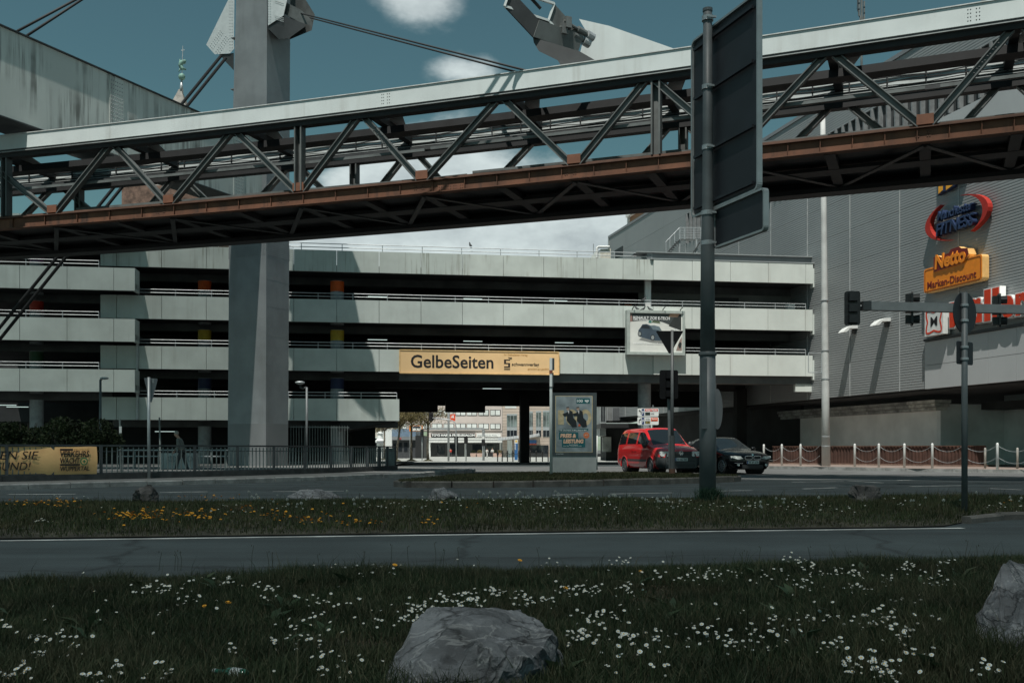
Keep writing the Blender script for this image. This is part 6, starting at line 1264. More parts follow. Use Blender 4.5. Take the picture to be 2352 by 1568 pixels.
bxs = [1143, 1153.5, 1165.5, 1178, 1191.5, 1218, 1231.5, 1246, 1259]; bmh = None; bl2 = []
blab = ['first black bollard right of the planters', 'second black bollard right of the planters', 'third black bollard, left of the blue column', 'black bollard just left of the blue column foot', 'black bollard left of the thick underpass pillar', 'black bollard just right of the thick underpass pillar', 'second black bollard right of the underpass pillar', 'third black bollard right of the underpass pillar', 'last black bollard by the thin white sign post']
for i, x in enumerate(bxs):
    p = gpt(x, 84)
    if bmh is None: q = MB(); q.lathe((0, 0, 0), [(.05, 0), (.05, .82), (.06, .84), (.06, .9), (.02, .95)], 10); bmh = q.mesh('bollard', True); bmh.materials.append(M_black)
    o = bpy.data.objects.new('bollard', bmh); COL.objects.link(o); o.location = p; tag(o, blab[i], 'bollard', 'black chain bollards by the underpass'); bl2.append(p)
for i, (a, b) in enumerate(zip(bl2[:-1], bl2[1:])):
    if i == 4: continue
    tag(MB().tube([a+(b-a)*k/8+Vector((0, 0, .8-.2*(1-(2*k/8-1)**2))) for k in range(9)], .02, 4).build('chain', M_black, smooth=True), 'black chain sagging from the ' + blab[i].replace('black bollard', 'bollard'), 'chain', 'chains of the black bollards')
# dim building behind the van
YB = 95; bk = thing('building', 'dim building with ribbed upper floor seen through the underpass behind the van', 'building', gpt(1420, YB)); wallbox(1378, 1392, 930, 1000, YB, 6, mat('bay_grey', (.3, .33, .33), .5, var=.2, scale=.8), 'corner_bay', bk); [wallbox(x, x+2.6, 933, 966, YB-.06, .08, M_glass, 'pane', bk) for x in (1380, 1383.6, 1387.4)]; wallbox(1392, 1470, 910, 966, YB, 8, mat('far_rib', (.16, .17, .17), .6, var=.15, scale=1), 'upper_wall', bk)
for k in range(20): wallbox(1407, 1470, 936+k*1.5, 936.7+k*1.5, YB-.08, .1, M_grey, 'rib', bk)
wallbox(1380, 1470, 972, 982, YB-2, 9, M_black, 'canopy', bk); wallbox(1392, 1470, 982, 1070, YB+1, 6, M_blackc, 'lower_wall', bk, gz(YB)); wallbox(1384, 1404, 1003, 1037, YB+.5, .4, mat('lit_shop', (.3, .32, .3), .4, var=.4, scale=.8), 'shop_window', bk); wallbox(1377, 1399, 984, 1000, YB+1.2, 3, M_tan, 'wall', bk)
for x in (1395.5, 1407): wallbox(x-.5, x+.5, 936, 965, YB-.06, .08, M_galv, 'mullion', bk)
# birds
def bird(p, s, label, rz=0):
    co, si = math.cos(rz), math.sin(rz); R = lambda x, z: Vector((p.x+x*s*co, p.y+x*s*si, p.z+z*s)); pts_ = [R(-.2, .03), R(-.1, .07), R(0, .1), R(.06, .16), R(.085, .22), R(.1, .245), R(.15, .238)]
    return tag(MB().tube(pts_, [.012*s, .035*s, .055*s, .045*s, .028*s, .028*s, .004*s], 8).build('pigeon', mat('pigeon_grey', (.05, .055, .06), .7), smooth=True), label, 'bird')
bp0 = GF.P(GF.hit(1080.5, -.25), -.25, 12.74); bird(bp0, 1.3, 'lone dark pigeon perched on the roof railing', 2.0)
ztop = z1 if False else GF.P(GF.hit(1440, .5), .5, 0).y*(HY-711.5)/F_+CZ
for i, (x, dz, r_) in enumerate(((1462.5, .02, 2.3), (1478, .0, .3), (1492, 0, 2.8), (1483.5, .62, 0.5))): bird(GF.P(GF.hit(x, .3), .3 if i < 3 else -.1, ztop+dz+(.0 if i < 3 else .0)), 1.1, ('leftmost pigeon on the billboard top', 'middle pigeon on the billboard top', 'rightmost pigeon on the billboard top', 'pigeon on the deck railing above the billboard')[i], r_)
# ------------------------------------------------------------------ church tower behind the bridge
YC = 100; ch = thing('church_tower', 'brick church tower with slate spire, green ball and weather figure behind the bridge', 'church tower', (pt(414, 0, YC).x, YC+4, 0)); hw = 101/F_*YC; c = pt(414, 0, YC+hw)
MB().box((c.x, YC+hw, 13.7), (2*hw, 2*hw, 27.5), 0).build('tower', mat('church_brick', (.15, .095, .072), .9, var=.35, scale=1.6, fine=.5, bscale=6), ch)
zsp = (CZ+(HY-206)/F_*(YC+hw))/1.04; MB().add([(c.x+sx2*hw*.95, YC+hw+sy2*hw*.95, 27.46) for sx2, sy2 in ((-1, -1), (1, -1), (1, 1), (-1, 1))]+[(c.x+sx2*.12, YC+hw+sy2*.12, zsp*1.04) for sx2, sy2 in ((-1, -1), (1, -1), (1, 1), (-1, 1))], [(0, 1, 5, 4), (1, 2, 6, 5), (2, 3, 7, 6), (3, 0, 4, 7), (4, 5, 6, 7)]).build('spire', mat('slate', (.24, .23, .21), .8, var=.2, scale=1.5, fine=.3, bscale=5), ch)
YC2 = YC+hw; M_verd = mat('verdigris', (.16, .3, .25), .7, var=.3, scale=3)
MB().tube([pt(416.5, 212, YC2), pt(417, 186, YC2)], [.22, .1], 10).build('finial', M_galv, ch, smooth=True); MB().ball(pt(417.5, 177, YC2), .36, 12, 8).build('ball', M_verd, ch, smooth=True); MB().tube([pt(418, 170, YC2), pt(420, 106, YC2)], .04, 6).build('rod', M_galv, ch); MB().beam(pt(416, 116, YC2), pt(424, 115, YC2), .05, .06).build('cross_bar', M_galv, ch)
wf = MB(); wf.tube([pt(416, 160, YC2), pt(414, 150, YC2), pt(417, 144, YC2), pt(423, 142, YC2), pt(426, 138, YC2)], [.1, .22, .26, .24, .12], 8); wf.tube([pt(413, 136, YC2), pt(414, 146, YC2), pt(418, 158, YC2), pt(427, 160, YC2)], [.05, .16, .2, .08], 8); wf.tube([pt(414, 158, YC2), pt(410, 166, YC2)], [.1, .03], 6); wf.build('weather_figure', M_verd, ch, smooth=True)
# ------------------------------------------------------------------ grass verges
from mathutils import noise as mnoise
def sstep(a, b, x): t = np.clip((x-a)/(b-a), 0, 1); return t*t*(3-2*t)
def vnoise(X, Y, s):                                          # smooth value noise, vectorised
    x = np.asarray(X)*s; y = np.asarray(Y)*s; xi = np.floor(x).astype(int); yi = np.floor(y).astype(int); fx = x-xi; fy = y-yi; fx = fx*fx*(3-2*fx); fy = fy*fy*(3-2*fy)
    h = lambda a, b: np.modf(np.abs(np.sin(a*127.1+b*311.7)*43758.5453))[0]
    return (h(xi, yi)*(1-fx)+h(xi+1, yi)*fx)*(1-fy)+(h(xi, yi+1)*(1-fx)+h(xi+1, yi+1)*fx)*fy
edgeN = lambda X: 11.3+.155*X-3.83
def zN(X, Y):
    X = np.asarray(X, float); Y = np.asarray(Y, float); e = edgeN(X)-Y
    return (.02+.035*sstep(-4, 0, X)+.03*sstep(0, 4, X)+.05*(vnoise(X, Y, .9)-.5)+.02*(vnoise(X, Y, 2.7)-.5))*sstep(-.02, .55, e)+.0+.05*sstep(5, 3, Y)
def edgeM0(X): X = np.asarray(X, float); return 11.3+.155*X+.04+1.35*sstep(5.1, 6.6, X)
def edgeM1(X): return 18.0+.1*np.asarray(X, float)
def zM(X, Y):
    a, b = edgeM0(X), edgeM1(X); f = np.clip((np.asarray(Y)-a)/(b-a), 0, 1); return .015+.06*np.sin(np.pi*f)**.6+.03*(vnoise(X, Y, .6)-.5)*np.sin(np.pi*f)
def bank(name, xs, y0, y1, ny, fz_, m):
    vs = []; 
    for j in range(ny+1):
        f = j/ny
        for x in xs: Y = float(y0(x)*(1-f)+y1(x)*f); vs.append((x, Y, float(fz_(x, Y))))
    n = len(xs); fs = [(j*n+i, j*n+i+1, (j+1)*n+i+1, (j+1)*n+i) for j in range(ny) for i in range(n-1)]
    return tag(MB().add(vs, fs).build(name, m, smooth=True, fix=False), kind='structure')
bank('ground_bank', list(np.linspace(-7, 8, 90)), lambda x: -1.5, edgeN, 70, zN, M_soil)
bank('ground_verge', list(np.linspace(-22, 26, 110)), edgeM0, edgeM1, 30, zM, M_soil)
kerb_run([Vector((x, float(edgeM0(x))-.0)) for x in np.linspace(5.8, 14, 9)], .12, .1, M_kerbdark, road, 1.0)
def blades(name, P, h, w, lean, m, rs):
    n = len(P); a = rs.uniform(0, 2*np.pi, n); dx, dy = np.cos(a), np.sin(a); b = rs.uniform(0, 2*np.pi, n); l = lean*h*rs.uniform(.2, 1.3, n); lx, ly = np.cos(b)*l, np.sin(b)*l
    side = np.stack([dx, dy, np.zeros(n)], 1)*(w/2)[:, None]; base = P; mid = P+np.stack([lx*.35, ly*.35, h*.58], 1); tip = P+np.stack([lx, ly, h*np.sqrt(np.maximum(.2, 1-(l/h)**2*.5))], 1)
    v = np.stack([base-side, base+side, mid+side*.8, mid-side*.8, tip], 1).reshape(-1, 3).astype(np.float32)
    me = bpy.data.meshes.new(name); me.vertices.add(n*5); me.vertices.foreach_set('co', v.ravel()); k = np.arange(n, dtype=np.int32)*5
    li = np.stack([k, k+1, k+2, k+3, k+3, k+2, k+4], 1).ravel(); me.loops.add(n*7); me.loops.foreach_set('vertex_index', li)
    me.polygons.add(n*2); st = np.stack([np.arange(n)*7, np.arange(n)*7+4], 1).ravel().astype(np.int32); me.polygons.foreach_set('loop_start', st); me.polygons.foreach_set('loop_total', np.tile(np.array([4, 3], np.int32), n)); me.update()
    return link(name, me, m)
rs = np.random.default_rng(3)
def scatter(n, x0, x1, y0, y1, ok): X = rs.uniform(x0, x1, n); Y = rs.uniform(y0, y1, n); k = ok(X, Y); return X[k], Y[k]
M_gr1 = island_mat('grass_blade', [(.018, .034, .016), (.032, .052, .024), (.05, .068, .034), (.11, .1, .06)], .6, .3, (.07, .062, .036)); M_gr2 = island_mat('verge_blade', [(.028, .046, .018), (.045, .064, .026), (.06, .075, .034), (.11, .095, .055)], .6, .3, (.1, .08, .045))
vis = lambda X, Y: np.abs(X) < .535*Y+.25
X, Y = scatter(520000, -5, 5.2, 3.3, 8.6, lambda X, Y: vis(X, Y) & (Y < edgeN(X)-.03+.06*vnoise(X, Y, 9)))
bare = vnoise(X, Y, 1.3)*.7+vnoise(X, Y, 3.1)*.3; keep = rs.uniform(0, 1, len(X)) < np.clip(1.25-1.4*sstep(.62, .8, bare), .12, 1)*np.clip(6.5/Y, .45, 1); X, Y, bare = X[keep], Y[keep], bare[keep]
hh = (.035+.055*vnoise(X, Y, .8)+.03*vnoise(X, Y, 4))*rs.uniform(.55, 1.5, len(X)); hh += .05*sstep(.5, .0, edgeN(X)-Y)*vnoise(X, Y, 2.2); hh += np.where(rs.uniform(0, 1, len(X)) < .004, .12, 0)
tag(blades('grass', np.stack([X, Y, zN(X, Y)-.005], 1), hh, .0032+.0016*rs.uniform(0, 1, len(X)), .55, M_gr1, rs), 'dark grass of the near verge full of daisies', 'grass', kind='stuff')
X, Y = scatter(260000, -13, 14, 9.5, 20.5, lambda X, Y: vis(X, Y) & (Y > edgeM0(X)+.05*vnoise(X, Y, 6)) & (Y < edgeM1(X)))
d0 = Y-edgeM0(X); hh = (.045+.06*vnoise(X, Y, .7))*rs.uniform(.5, 1.5, len(X))*np.clip(.45+d0, .45, 1); hh += np.where(rs.uniform(0, 1, len(X)) < .006, .14, 0)
tag(blades('grass', np.stack([X, Y, zM(X, Y)-.005], 1), hh, .006+.004*rs.uniform(0, 1, len(X)), .5, M_gr2, rs), 'grass of the middle verge between the two roads', 'grass', kind='stuff')
isp = [(p.x, p.y) for p in isl]; 
def inside(X, Y):
    k = np.zeros(len(X), bool); n = len(isp)
    for i in range(n-1):
        (x0, y0), (x1, y1) = isp[i], isp[i+1]; c = ((y0 > Y) != (y1 > Y)) & (X < (x1-x0)*(Y-y0)/(y1-y0+1e-9)+x0); k ^= c
    return k
X, Y = scatter(60000, -3.2, 7, 24.5, 34.6, lambda X, Y: inside(X, Y)); Zi = .16+.04*np.clip(1-np.hypot(X-1.6, (Y-29.5)*.8)/4, 0, 1)
tag(blades('grass', np.stack([X, Y, Zi-.01], 1), .06*rs.uniform(.4, 1.5, len(X)), .012+.006*rs.uniform(0, 1, len(X)), .6, island_mat('island_grass', [(.03, .045, .016), (.06, .065, .03), (.09, .08, .045)], .7, .3), rs), 'short dry grass on the traffic island', 'grass', kind='stuff')
# straw and dead blades lying where the turf is thin
X, Y = scatter(150000, -5, 5.2, 3.3, 8.4, lambda X, Y: vis(X, Y) & (Y < edgeN(X)-.05) & (vnoise(X, Y, 1.3)*.7+vnoise(X, Y, 3.1)*.3 > .56)); n = len(X)
tag(blades('straw', np.stack([X, Y, zN(X, Y)], 1), .022*rs.uniform(.4, 1.6, n), .0028+.002*rs.uniform(0, 1, n), 2.4, island_mat('straw', [(.06, .045, .028), (.1, .075, .045), (.045, .04, .025), (.14, .11, .07)], .8, .2), rs), 'dry straw and dead blades in thin patches of the near grass', 'straw', kind='stuff')
# dock and plantain rosettes with long leaves
v_ = []
for k in range(70):
    x_, y_ = float(rs.uniform(-3.6, 3.8)), float(rs.uniform(3.6, 7.2))
    if abs(x_) > .53*y_: continue
    z_ = float(zN(x_, y_))
    for j in range(int(rs.integers(4, 8))):
        a = rs.uniform(0, 6.28); l = rs.uniform(.06, .15); w_ = l*rs.uniform(.12, .2); dx, dy = math.cos(a), math.sin(a); u = rs.uniform(.3, 1.1)
        P0 = np.array([x_, y_, z_]); P1 = P0+np.array([dx*l*.5, dy*l*.5, l*u*.6]); P2 = P0+np.array([dx*l, dy*l, l*u*.75]); sv = np.array([-dy, dx, 0])*w_
        v_ += [P0, P1-sv, P2, P1+sv]
tag(quads_mesh('weeds', np.array(v_), island_mat('dock_leaf', [(.03, .055, .028), (.045, .075, .04), (.07, .08, .045)], .5, .25)), 'long-leaved weeds scattered through the near grass', 'weeds', kind='stuff')
# broad low leaves among the near grass
X, Y = scatter(16000, -5, 5.2, 3.3, 8.2, lambda X, Y: vis(X, Y) & (Y < edgeN(X)-.1) & (vnoise(X, Y, 1.9) > .42)); n = len(X); P = np.stack([X, Y, zN(X, Y)+rs.uniform(.005, .04, n)], 1); a = rs.uniform(0, 6.28, n); s = rs.uniform(.008, .022, n)[:, None]
A = np.stack([np.cos(a), np.sin(a), rs.uniform(-.1, .5, n)], 1); B = np.stack([-np.sin(a), np.cos(a), rs.uniform(-.3, .3, n)], 1)
tag(quads_mesh('ground_cover', np.stack([P-A*s, P+B*s*.5, P+A*s, P-B*s*.5], 1).reshape(-1, 3), island_mat('clover_leaf', [(.014, .03, .014), (.026, .046, .022), (.05, .05, .028)], .6, .2)), 'small broad leaves low in the near grass', 'ground cover', kind='stuff')
# tuft at the foot of the big sign
P = np.stack([3.34+rs.normal(0, .085, 900), 16.82+rs.normal(0, .06, 900), np.full(900, .05)], 1)
tag(blades('grass', P, rs.uniform(.1, .32, 900), np.full(900, .012), .6, island_mat('tuft_blade', [(.02, .05, .03), (.04, .08, .05)], .6, .3), rs), 'tall grass tuft at the foot of the thick sign post', 'grass', kind='stuff')
# ------------------------------------------------------------------ rocks
M_rock = mat('rock_grey', (.125, .133, .14), .85, var=.34, scale=4, bump=.9, bscale=18, fine=.5)
def rock_mat():
    m = MATS['rock_grey']; t = m.node_tree; b = t.nodes['Principled BSDF']; src = b.inputs['Base Color'].links[0].from_socket; g = [n for n in t.nodes if n.type == 'NEW_GEOMETRY'][0]
    n1 = t.nodes.new('ShaderNodeTexNoise'); n1.inputs['Scale'].default_value = 3.2; n1.inputs['Detail'].default_value = 7; n1.inputs['Distortion'].default_value = 1.6; t.links.new(g.outputs['Position'], n1.inputs['Vector'])
    r = t.nodes.new('ShaderNodeValToRGB'); e = r.color_ramp.elements; e[0].position = .478; e[1].position = .522; e[0].color = (0, 0, 0, 1); e[1].color = (0, 0, 0, 1); x = e.new(.5); x.color = (.42, .42, .42, 1); t.links.new(n1.outputs[0], r.inputs[0])
    mx = t.nodes.new('ShaderNodeMix'); mx.data_type = 'RGBA'; t.links.new(r.outputs[0], mx.inputs[0]); t.links.new(src, mx.inputs[6]); mx.inputs[7].default_value = (.33, .34, .335, 1); t.links.new(mx.outputs[2], b.inputs['Base Color'])
    v = t.nodes.new('ShaderNodeTexVoronoi'); v.feature = 'DISTANCE_TO_EDGE'; v.inputs['Scale'].default_value = 4.2; ad = t.nodes.new('ShaderNodeMix'); ad.data_type = 'RGBA'; ad.inputs[0].default_value = .22; t.links.new(g.outputs['Position'], ad.inputs[6]); t.links.new(n1.outputs['Color'], ad.inputs[7]); t.links.new(ad.outputs[2], v.inputs['Vector'])
    c = t.nodes.new('ShaderNodeMapRange'); c.inputs[1].default_value = 0; c.inputs[2].default_value = .03; c.inputs[3].default_value = .4; c.inputs[4].default_value = 1; t.links.new(v.outputs['Distance'], c.inputs[0])
    n3 = t.nodes.new('ShaderNodeTexNoise'); n3.inputs['Scale'].default_value = 6; n3.inputs['Detail'].default_value = 8; n3.inputs['Roughness'].default_value = .7; t.links.new(g.outputs['Position'], n3.inputs['Vector']); d = t.nodes.new('ShaderNodeMapRange'); d.inputs[1].default_value = .36; d.inputs[2].default_value = .46; d.inputs[3].default_value = .38; d.inputs[4].default_value = 1; t.links.new(n3.outputs[0], d.inputs[0])
    mm = t.nodes.new('ShaderNodeMath'); mm.operation = 'MULTIPLY'; t.links.new(c.outputs[0], mm.inputs[0]); t.links.new(d.outputs[0], mm.inputs[1]); mu = t.nodes.new('ShaderNodeMix'); mu.data_type = 'RGBA'; mu.blend_type = 'MULTIPLY'; mu.inputs[0].default_value = 1; t.links.new(mx.outputs[2], mu.inputs[6]); t.links.new(mm.outputs[0], mu.inputs[7]); t.links.new(mu.outputs[2], b.inputs['Base Color'])
    bp = [n for n in t.nodes if n.type == 'BUMP'][0]; hsrc = bp.inputs['Height'].links[0].from_socket; ah = t.nodes.new('ShaderNodeMath'); ah.operation = 'MULTIPLY_ADD'; t.links.new(c.outputs[0], ah.inputs[0]); ah.inputs[1].default_value = .5; t.links.new(hsrc, ah.inputs[2]); t.links.new(ah.outputs[0], bp.inputs['Height'])
rock_mat()
M_rockd = mat('rock_dark', (.07, .068, .065), .9, var=.35, scale=4, bump=.9, bscale=16, fine=.5)
def rock(label, pts, seed, cuts=4, amp=.02, grp=None, m=None):
    bm = bmesh.new()
    for p in pts: bm.verts.new(p)
    bmesh.ops.convex_hull(bm, input=bm.verts); [bm.verts.remove(v) for v in list(bm.verts) if not v.link_faces]
    bmesh.ops.triangulate(bm, faces=bm.faces); 
    for k in range(cuts):
        bmesh.ops.subdivide_edges(bm, edges=bm.edges, cuts=1, use_grid_fill=True); bmesh.ops.triangulate(bm, faces=bm.faces)
        a = amp*(.5**k)*1.15
        for v in bm.verts:
            q = v.co*(2.2*2**k/ max(.2, amp*12))+Vector((seed*7.3, seed*3.1, k*5)); v.co += Vector((mnoise.noise(q), mnoise.noise(q+Vector((9, 3, 1))), mnoise.noise(q+Vector((2, 8, 5)))))*a
        if k in (1, 2):
            bm.normal_update()
            for v in bm.verts:
                q = v.co*(.16/amp)+Vector((seed*3.3, 1, 2)); q.z *= 1.9; v.co += v.normal*amp*(.7, .32)[k-1]*(mnoise.cell(q*(.8, 1.7)[k-1])-.5)
    bmesh.ops.recalc_face_normals(bm, faces=bm.faces); me = bpy.data.meshes.new('rock'); bm.to_mesh(me); bm.free()
    o = link('rock', me, m or M_rock); tag(o, label, 'rock', grp or 'rocks on the verges'); return o
def rp3(lst): return [pt(x, y, Y) for x, y, Y in lst]
rock('big grey veined rock in the near grass at the bottom middle', rp3([(850, 1620, 3.5), (862, 1585, 4.0), (912, 1488, 3.85), (946, 1428, 3.95), (978, 1398, 4.05), (1000, 1400, 4.15), (1060, 1412, 3.8), (1100, 1408, 3.9), (1150, 1392, 4.05), (1196, 1395, 4.15), (1254, 1424, 4.1), (1270, 1462, 3.8), (1300, 1500, 3.95), (1304, 1600, 3.8), (1180, 1640, 3.45), (1000, 1650, 3.4), (930, 1560, 3.5), (1100, 1500, 3.5), (1230, 1510, 3.55), (1190, 1420, 4.5), (1000, 1425, 4.5), (890, 1600, 4.6), (1280, 1560, 4.6)]), 1, 5, .02)
rock('pale slab rock cut off by the right edge of the near grass', rp3([(2230, 1462, 4.35), (2234, 1500, 4.3), (2260, 1405, 4.5), (2288, 1335, 4.6), (2300, 1285, 4.75), (2330, 1284, 4.7), (2420, 1296, 4.8), (2520, 1360, 4.7), (2540, 1520, 4.4), (2350, 1510, 4.05), (2300, 1470, 4.15), (2400, 1400, 4.2), (2280, 1560, 4.5), (2500, 1580, 4.5), (2400, 1330, 5.2), (2300, 1400, 5.1), (2480, 1420, 5.2)]), 2, 5, .024)
rock('dark pointed rock on the middle verge below the railing', rp3([(300, 1146, 17), (306, 1122, 16.8), (318, 1121, 16.7), (346, 1106, 17), (358, 1112, 17), (368, 1128, 17.1), (370, 1150, 17), (330, 1152, 16.6), (310, 1150, 17.6), (360, 1140, 17.7)]), 3, 3, .04, m=M_rockd)
rock('low flat rock on the middle verge left of the island kerb', rp3([(655, 1143, 18.1), (690, 1122, 18.2), (730, 1121, 18.2), (790, 1143, 18.2), (700, 1146, 17.8), (760, 1146, 17.9), (720, 1126, 18.7), (760, 1130, 18.6)]), 4, 3, .03)
rock('small light rock on the middle verge in front of the island kerb', rp3([(978, 1146, 17.2), (995, 1124, 17.2), (1018, 1119, 17.3), (1050, 1136, 17.2), (1056, 1148, 17.2), (1010, 1150, 16.9), (1000, 1130, 17.7), (1040, 1140, 17.7)]), 5, 3, .03)
rock('blocky grey rock on the middle verge right of the thick sign post', rp3([(1949, 1150, 16.8), (1952, 1116, 16.9), (1966, 1113, 16.7), (1990, 1117, 16.6), (2022, 1116, 16.9), (2026, 1150, 16.9), (1975, 1153, 16.4), (2010, 1152, 16.5), (1960, 1117, 17.4), (2018, 1120, 17.4), (1990, 1150, 17.5)]), 6, 3, .035, m=M_rockd)
# ------------------------------------------------------------------ flowers
M_pet = mat('daisy_petal', (.5, .55, .53), .6, var=.05); M_yc = mat('daisy_eye', (.7, .42, .05), .7, var=.1); M_st = mat('flower_stem', (.06, .09, .035), .7, var=.2); M_dan = mat('dandelion_petal', (.8, .4, .025), .6, var=.1); M_seed = mat('seed_fluff', (.34, .37, .34), .9, var=.1)
def flower_parts(kind):
    """vertices, faces, material slots of one flower of unit size standing at the origin, head at z = 1 (stem scaled apart)"""
    v, f, m = [], [], []
    def add(vs, fs, k): o = len(v); v.extend(vs); f.extend([tuple(i+o for i in q) for q in fs]); m.extend([k]*len(fs))
    if kind == 'daisy':
        n = 9
        for k in range(n):
            a = 2*math.pi*k/n; b = a+2*math.pi/n*.42; c_ = a-2*math.pi/n*.42; add([(0, 0, .1), (.95*math.cos(c_), .95*math.sin(c_), .16), (1.05*math.cos(a), 1.05*math.sin(a), .14), (.95*math.cos(b), .95*math.sin(b), .2)], [(0, 1, 2, 3)], 0)
        add([(.33*math.cos(a), .33*math.sin(a), .2) for a in np.linspace(0, 2*math.pi, 7)[:-1]]+[(0, 0, .32)], [(i, (i+1) % 6, 6) for i in range(6)], 1)
    elif kind == 'dandelion':
        for r, z, n in ((1, .1, 9), (.72, .3, 8), (.4, .42, 6)):
            for k in range(n): a = 2*math.pi*(k+r)/n; d = math.pi/n*1.05; add([(0, 0, z-.1), (r*math.cos(a-d), r*math.sin(a-d), z), (r*math.cos(a+d), r*math.sin(a+d), z+.06)], [(0, 1, 2)], 0)
    else:
        g = MB().ball((0, 0, .2), .2, 6, 4); add(g.v, g.f, 1)
        r3 = np.random.default_rng(5)
        for k in range(46):
            d = r3.normal(size=3); d /= np.linalg.norm(d); e = np.cross(d, r3.normal(size=3)); e /= np.linalg.norm(e); c_ = d*.95+np.array([0, 0, .2]); e2 = np.cross(d, e)
            add([tuple(c_-e*.22), tuple(c_+e2*.22), tuple(c_+e*.22), tuple(c_-e2*.22)], [(0, 1, 2, 3)], 0)
    return v, f, m
def flower_mesh(kind, size, stem, mats3, tilt=(0, 0)):
    v, f, m = flower_parts(kind); R = Matrix.Rotation(tilt[0], 3, 'X') @ Matrix.Rotation(tilt[1], 3, 'Y'); vs = [tuple(R @ Vector(p)*size+Vector((0, 0, stem))) for p in v]
    s = MB().tube([(0, 0, -.02), (.004, .003, stem*.5), (0, 0, stem)], [.0013*max(1, size/.012)]*3, 4, False); o = len(vs); vs += s.v; fs = list(f)+[tuple(i+o for i in q) for q in s.f]
    me = bpy.data.meshes.new(kind); me.from_pydata(vs, [], fs); [me.materials.append(x) for x in mats3]; me.polygons.foreach_set('material_index', m+[2]*len(s.f)); me.update(); return me
def ground_hit(x, y, zf, lift):
    Y = (CZ-lift)*F_/(y-HY)
    for _ in range(6): z = float(zf((x-CX)/F_*Y, Y))+lift; Y = (CZ-z)*F_/(y-HY)
    return (x-CX)/F_*Y, Y
near = [(374, 1357, 45, 12, 26), (523, 1343, 35, 6, 14), (614, 1361, 20, 8, 13), (452, 1388, 40, 10, 9), (726, 1388, 60, 20, 18), (809, 1313, 55, 5, 20), (870, 1317, 30, 5, 12), (154, 1480, 35, 16, 17), (79, 1467, 20, 8, 8), (95, 1508, 20, 6, 5), (12, 1446, 16, 8, 7), (25, 1560, 30, 8, 15), (54, 1533, 20, 6, 4), (220, 1562, 20, 6, 9), (266, 1546, 16, 5, 5), (353, 1560, 30, 8, 10), (531, 1500, 14, 5, 4), (631, 1492, 10, 6, 4), (706, 1488, 30, 15, 11), (768, 1529, 50, 15, 15), (967, 1405, 25, 10, 12), (934, 1425, 22, 4, 9), (685, 1450, 60, 15, 10), (830, 1417, 60, 20, 13),
        (1048, 1385, 40, 8, 36), (1147, 1368, 40, 6, 19), (1068, 1395, 30, 5, 12), (1214, 1393, 20, 6, 11), (1255, 1389, 20, 5, 8), (965, 1399, 25, 6, 8), (1328, 1362, 25, 6, 12), (1307, 1474, 25, 8, 13), (1268, 1299, 25, 3, 6), (1432, 1299, 20, 3, 9), (1340, 1360, 35, 8, 20), (1445, 1363, 20, 5, 12), (1548, 1330, 60, 8, 24), (1630, 1330, 30, 12, 14), (1778, 1324, 50, 14, 17), (1877, 1314, 35, 10, 18), (1943, 1317, 35, 8, 14), (1841, 1353, 20, 8, 12), (1976, 1353, 25, 10, 14), (1828, 1287, 20, 4, 10), (1380, 1424, 45, 8, 18), (1343, 1465, 60, 15, 26), (1439, 1462, 20, 8, 10), (1482, 1482, 45, 15, 14), (1590, 1462, 60, 14, 23), (1729, 1472, 60, 18, 31), (1795, 1432, 40, 14, 14), (1894, 1419, 30, 10, 8), (1910, 1495, 20, 3, 9), (1976, 1534, 35, 14, 25), (1976, 1432, 30, 12, 12), (1531, 1545, 25, 5, 5), (1412, 1538, 20, 8, 5),
        (2086, 1307, 18, 6, 18), (2176, 1300, 16, 4, 9), (2152, 1339, 22, 10, 17), (2037, 1337, 16, 6, 8), (2042, 1426, 25, 10, 14), (2074, 1394, 18, 6, 7), (2063, 1469, 18, 10, 14), (2099, 1447, 16, 6, 5), (2035, 1554, 22, 10, 18), (2116, 1511, 30, 8, 9), (2265, 1550, 25, 10, 9), (2146, 1428, 10, 4, 3), (1150, 1440, 500, 60, 0), (300, 1420, 220, 60, 18), (1500, 1400, 500, 60, 26)]
rf = np.random.default_rng(77); F0 = []
for x, y, sx2, sy2, n in near:
    for k in range(int(n*1.25)):
        px_, py_ = x+rf.normal()*sx2*.85, y+rf.normal()*sy2*.85
        if py_ < 1285+max(0, (1176-px_)*.028): py_ = 1288+max(0, (1176-px_)*.028)+rf.uniform(0, 12)
        if 870 < px_ < 1300 and py_ > 1402 and py_ > 1402+(985-px_)*1.45: continue
        if px_ > 2225 and 1290 < py_ < 1500: continue
        F0.append((*ground_hit(px_, min(py_, 1590), zN, .05), float(rf.uniform(.6, 1.2))))
F0.sort(key=lambda q: q[1]/q[2])
dm = [flower_mesh('daisy', .0084, st, (M_pet, M_yc, M_st), tl_) for st, tl_ in ((.07, (.5, .2)), (.085, (.3, .1)), (.075, (.7, -.25)), (.095, (.55, 0)), (.08, (.25, -.2)))]
for i, (x, y, s) in enumerate(F0[:300]):
    o = bpy.data.objects.new('daisy', dm[i % 5]); COL.objects.link(o); o.location = (x, y, float(zN(x, y))); o.scale = (s, s, s*float(rf.uniform(.7, 1.2))); o.rotation_euler = (0, 0, float(rf.uniform(-.8, .8))); tag(o, 'white daisy flower with yellow eye in the near grass', 'daisy', 'daisies in the near grass')
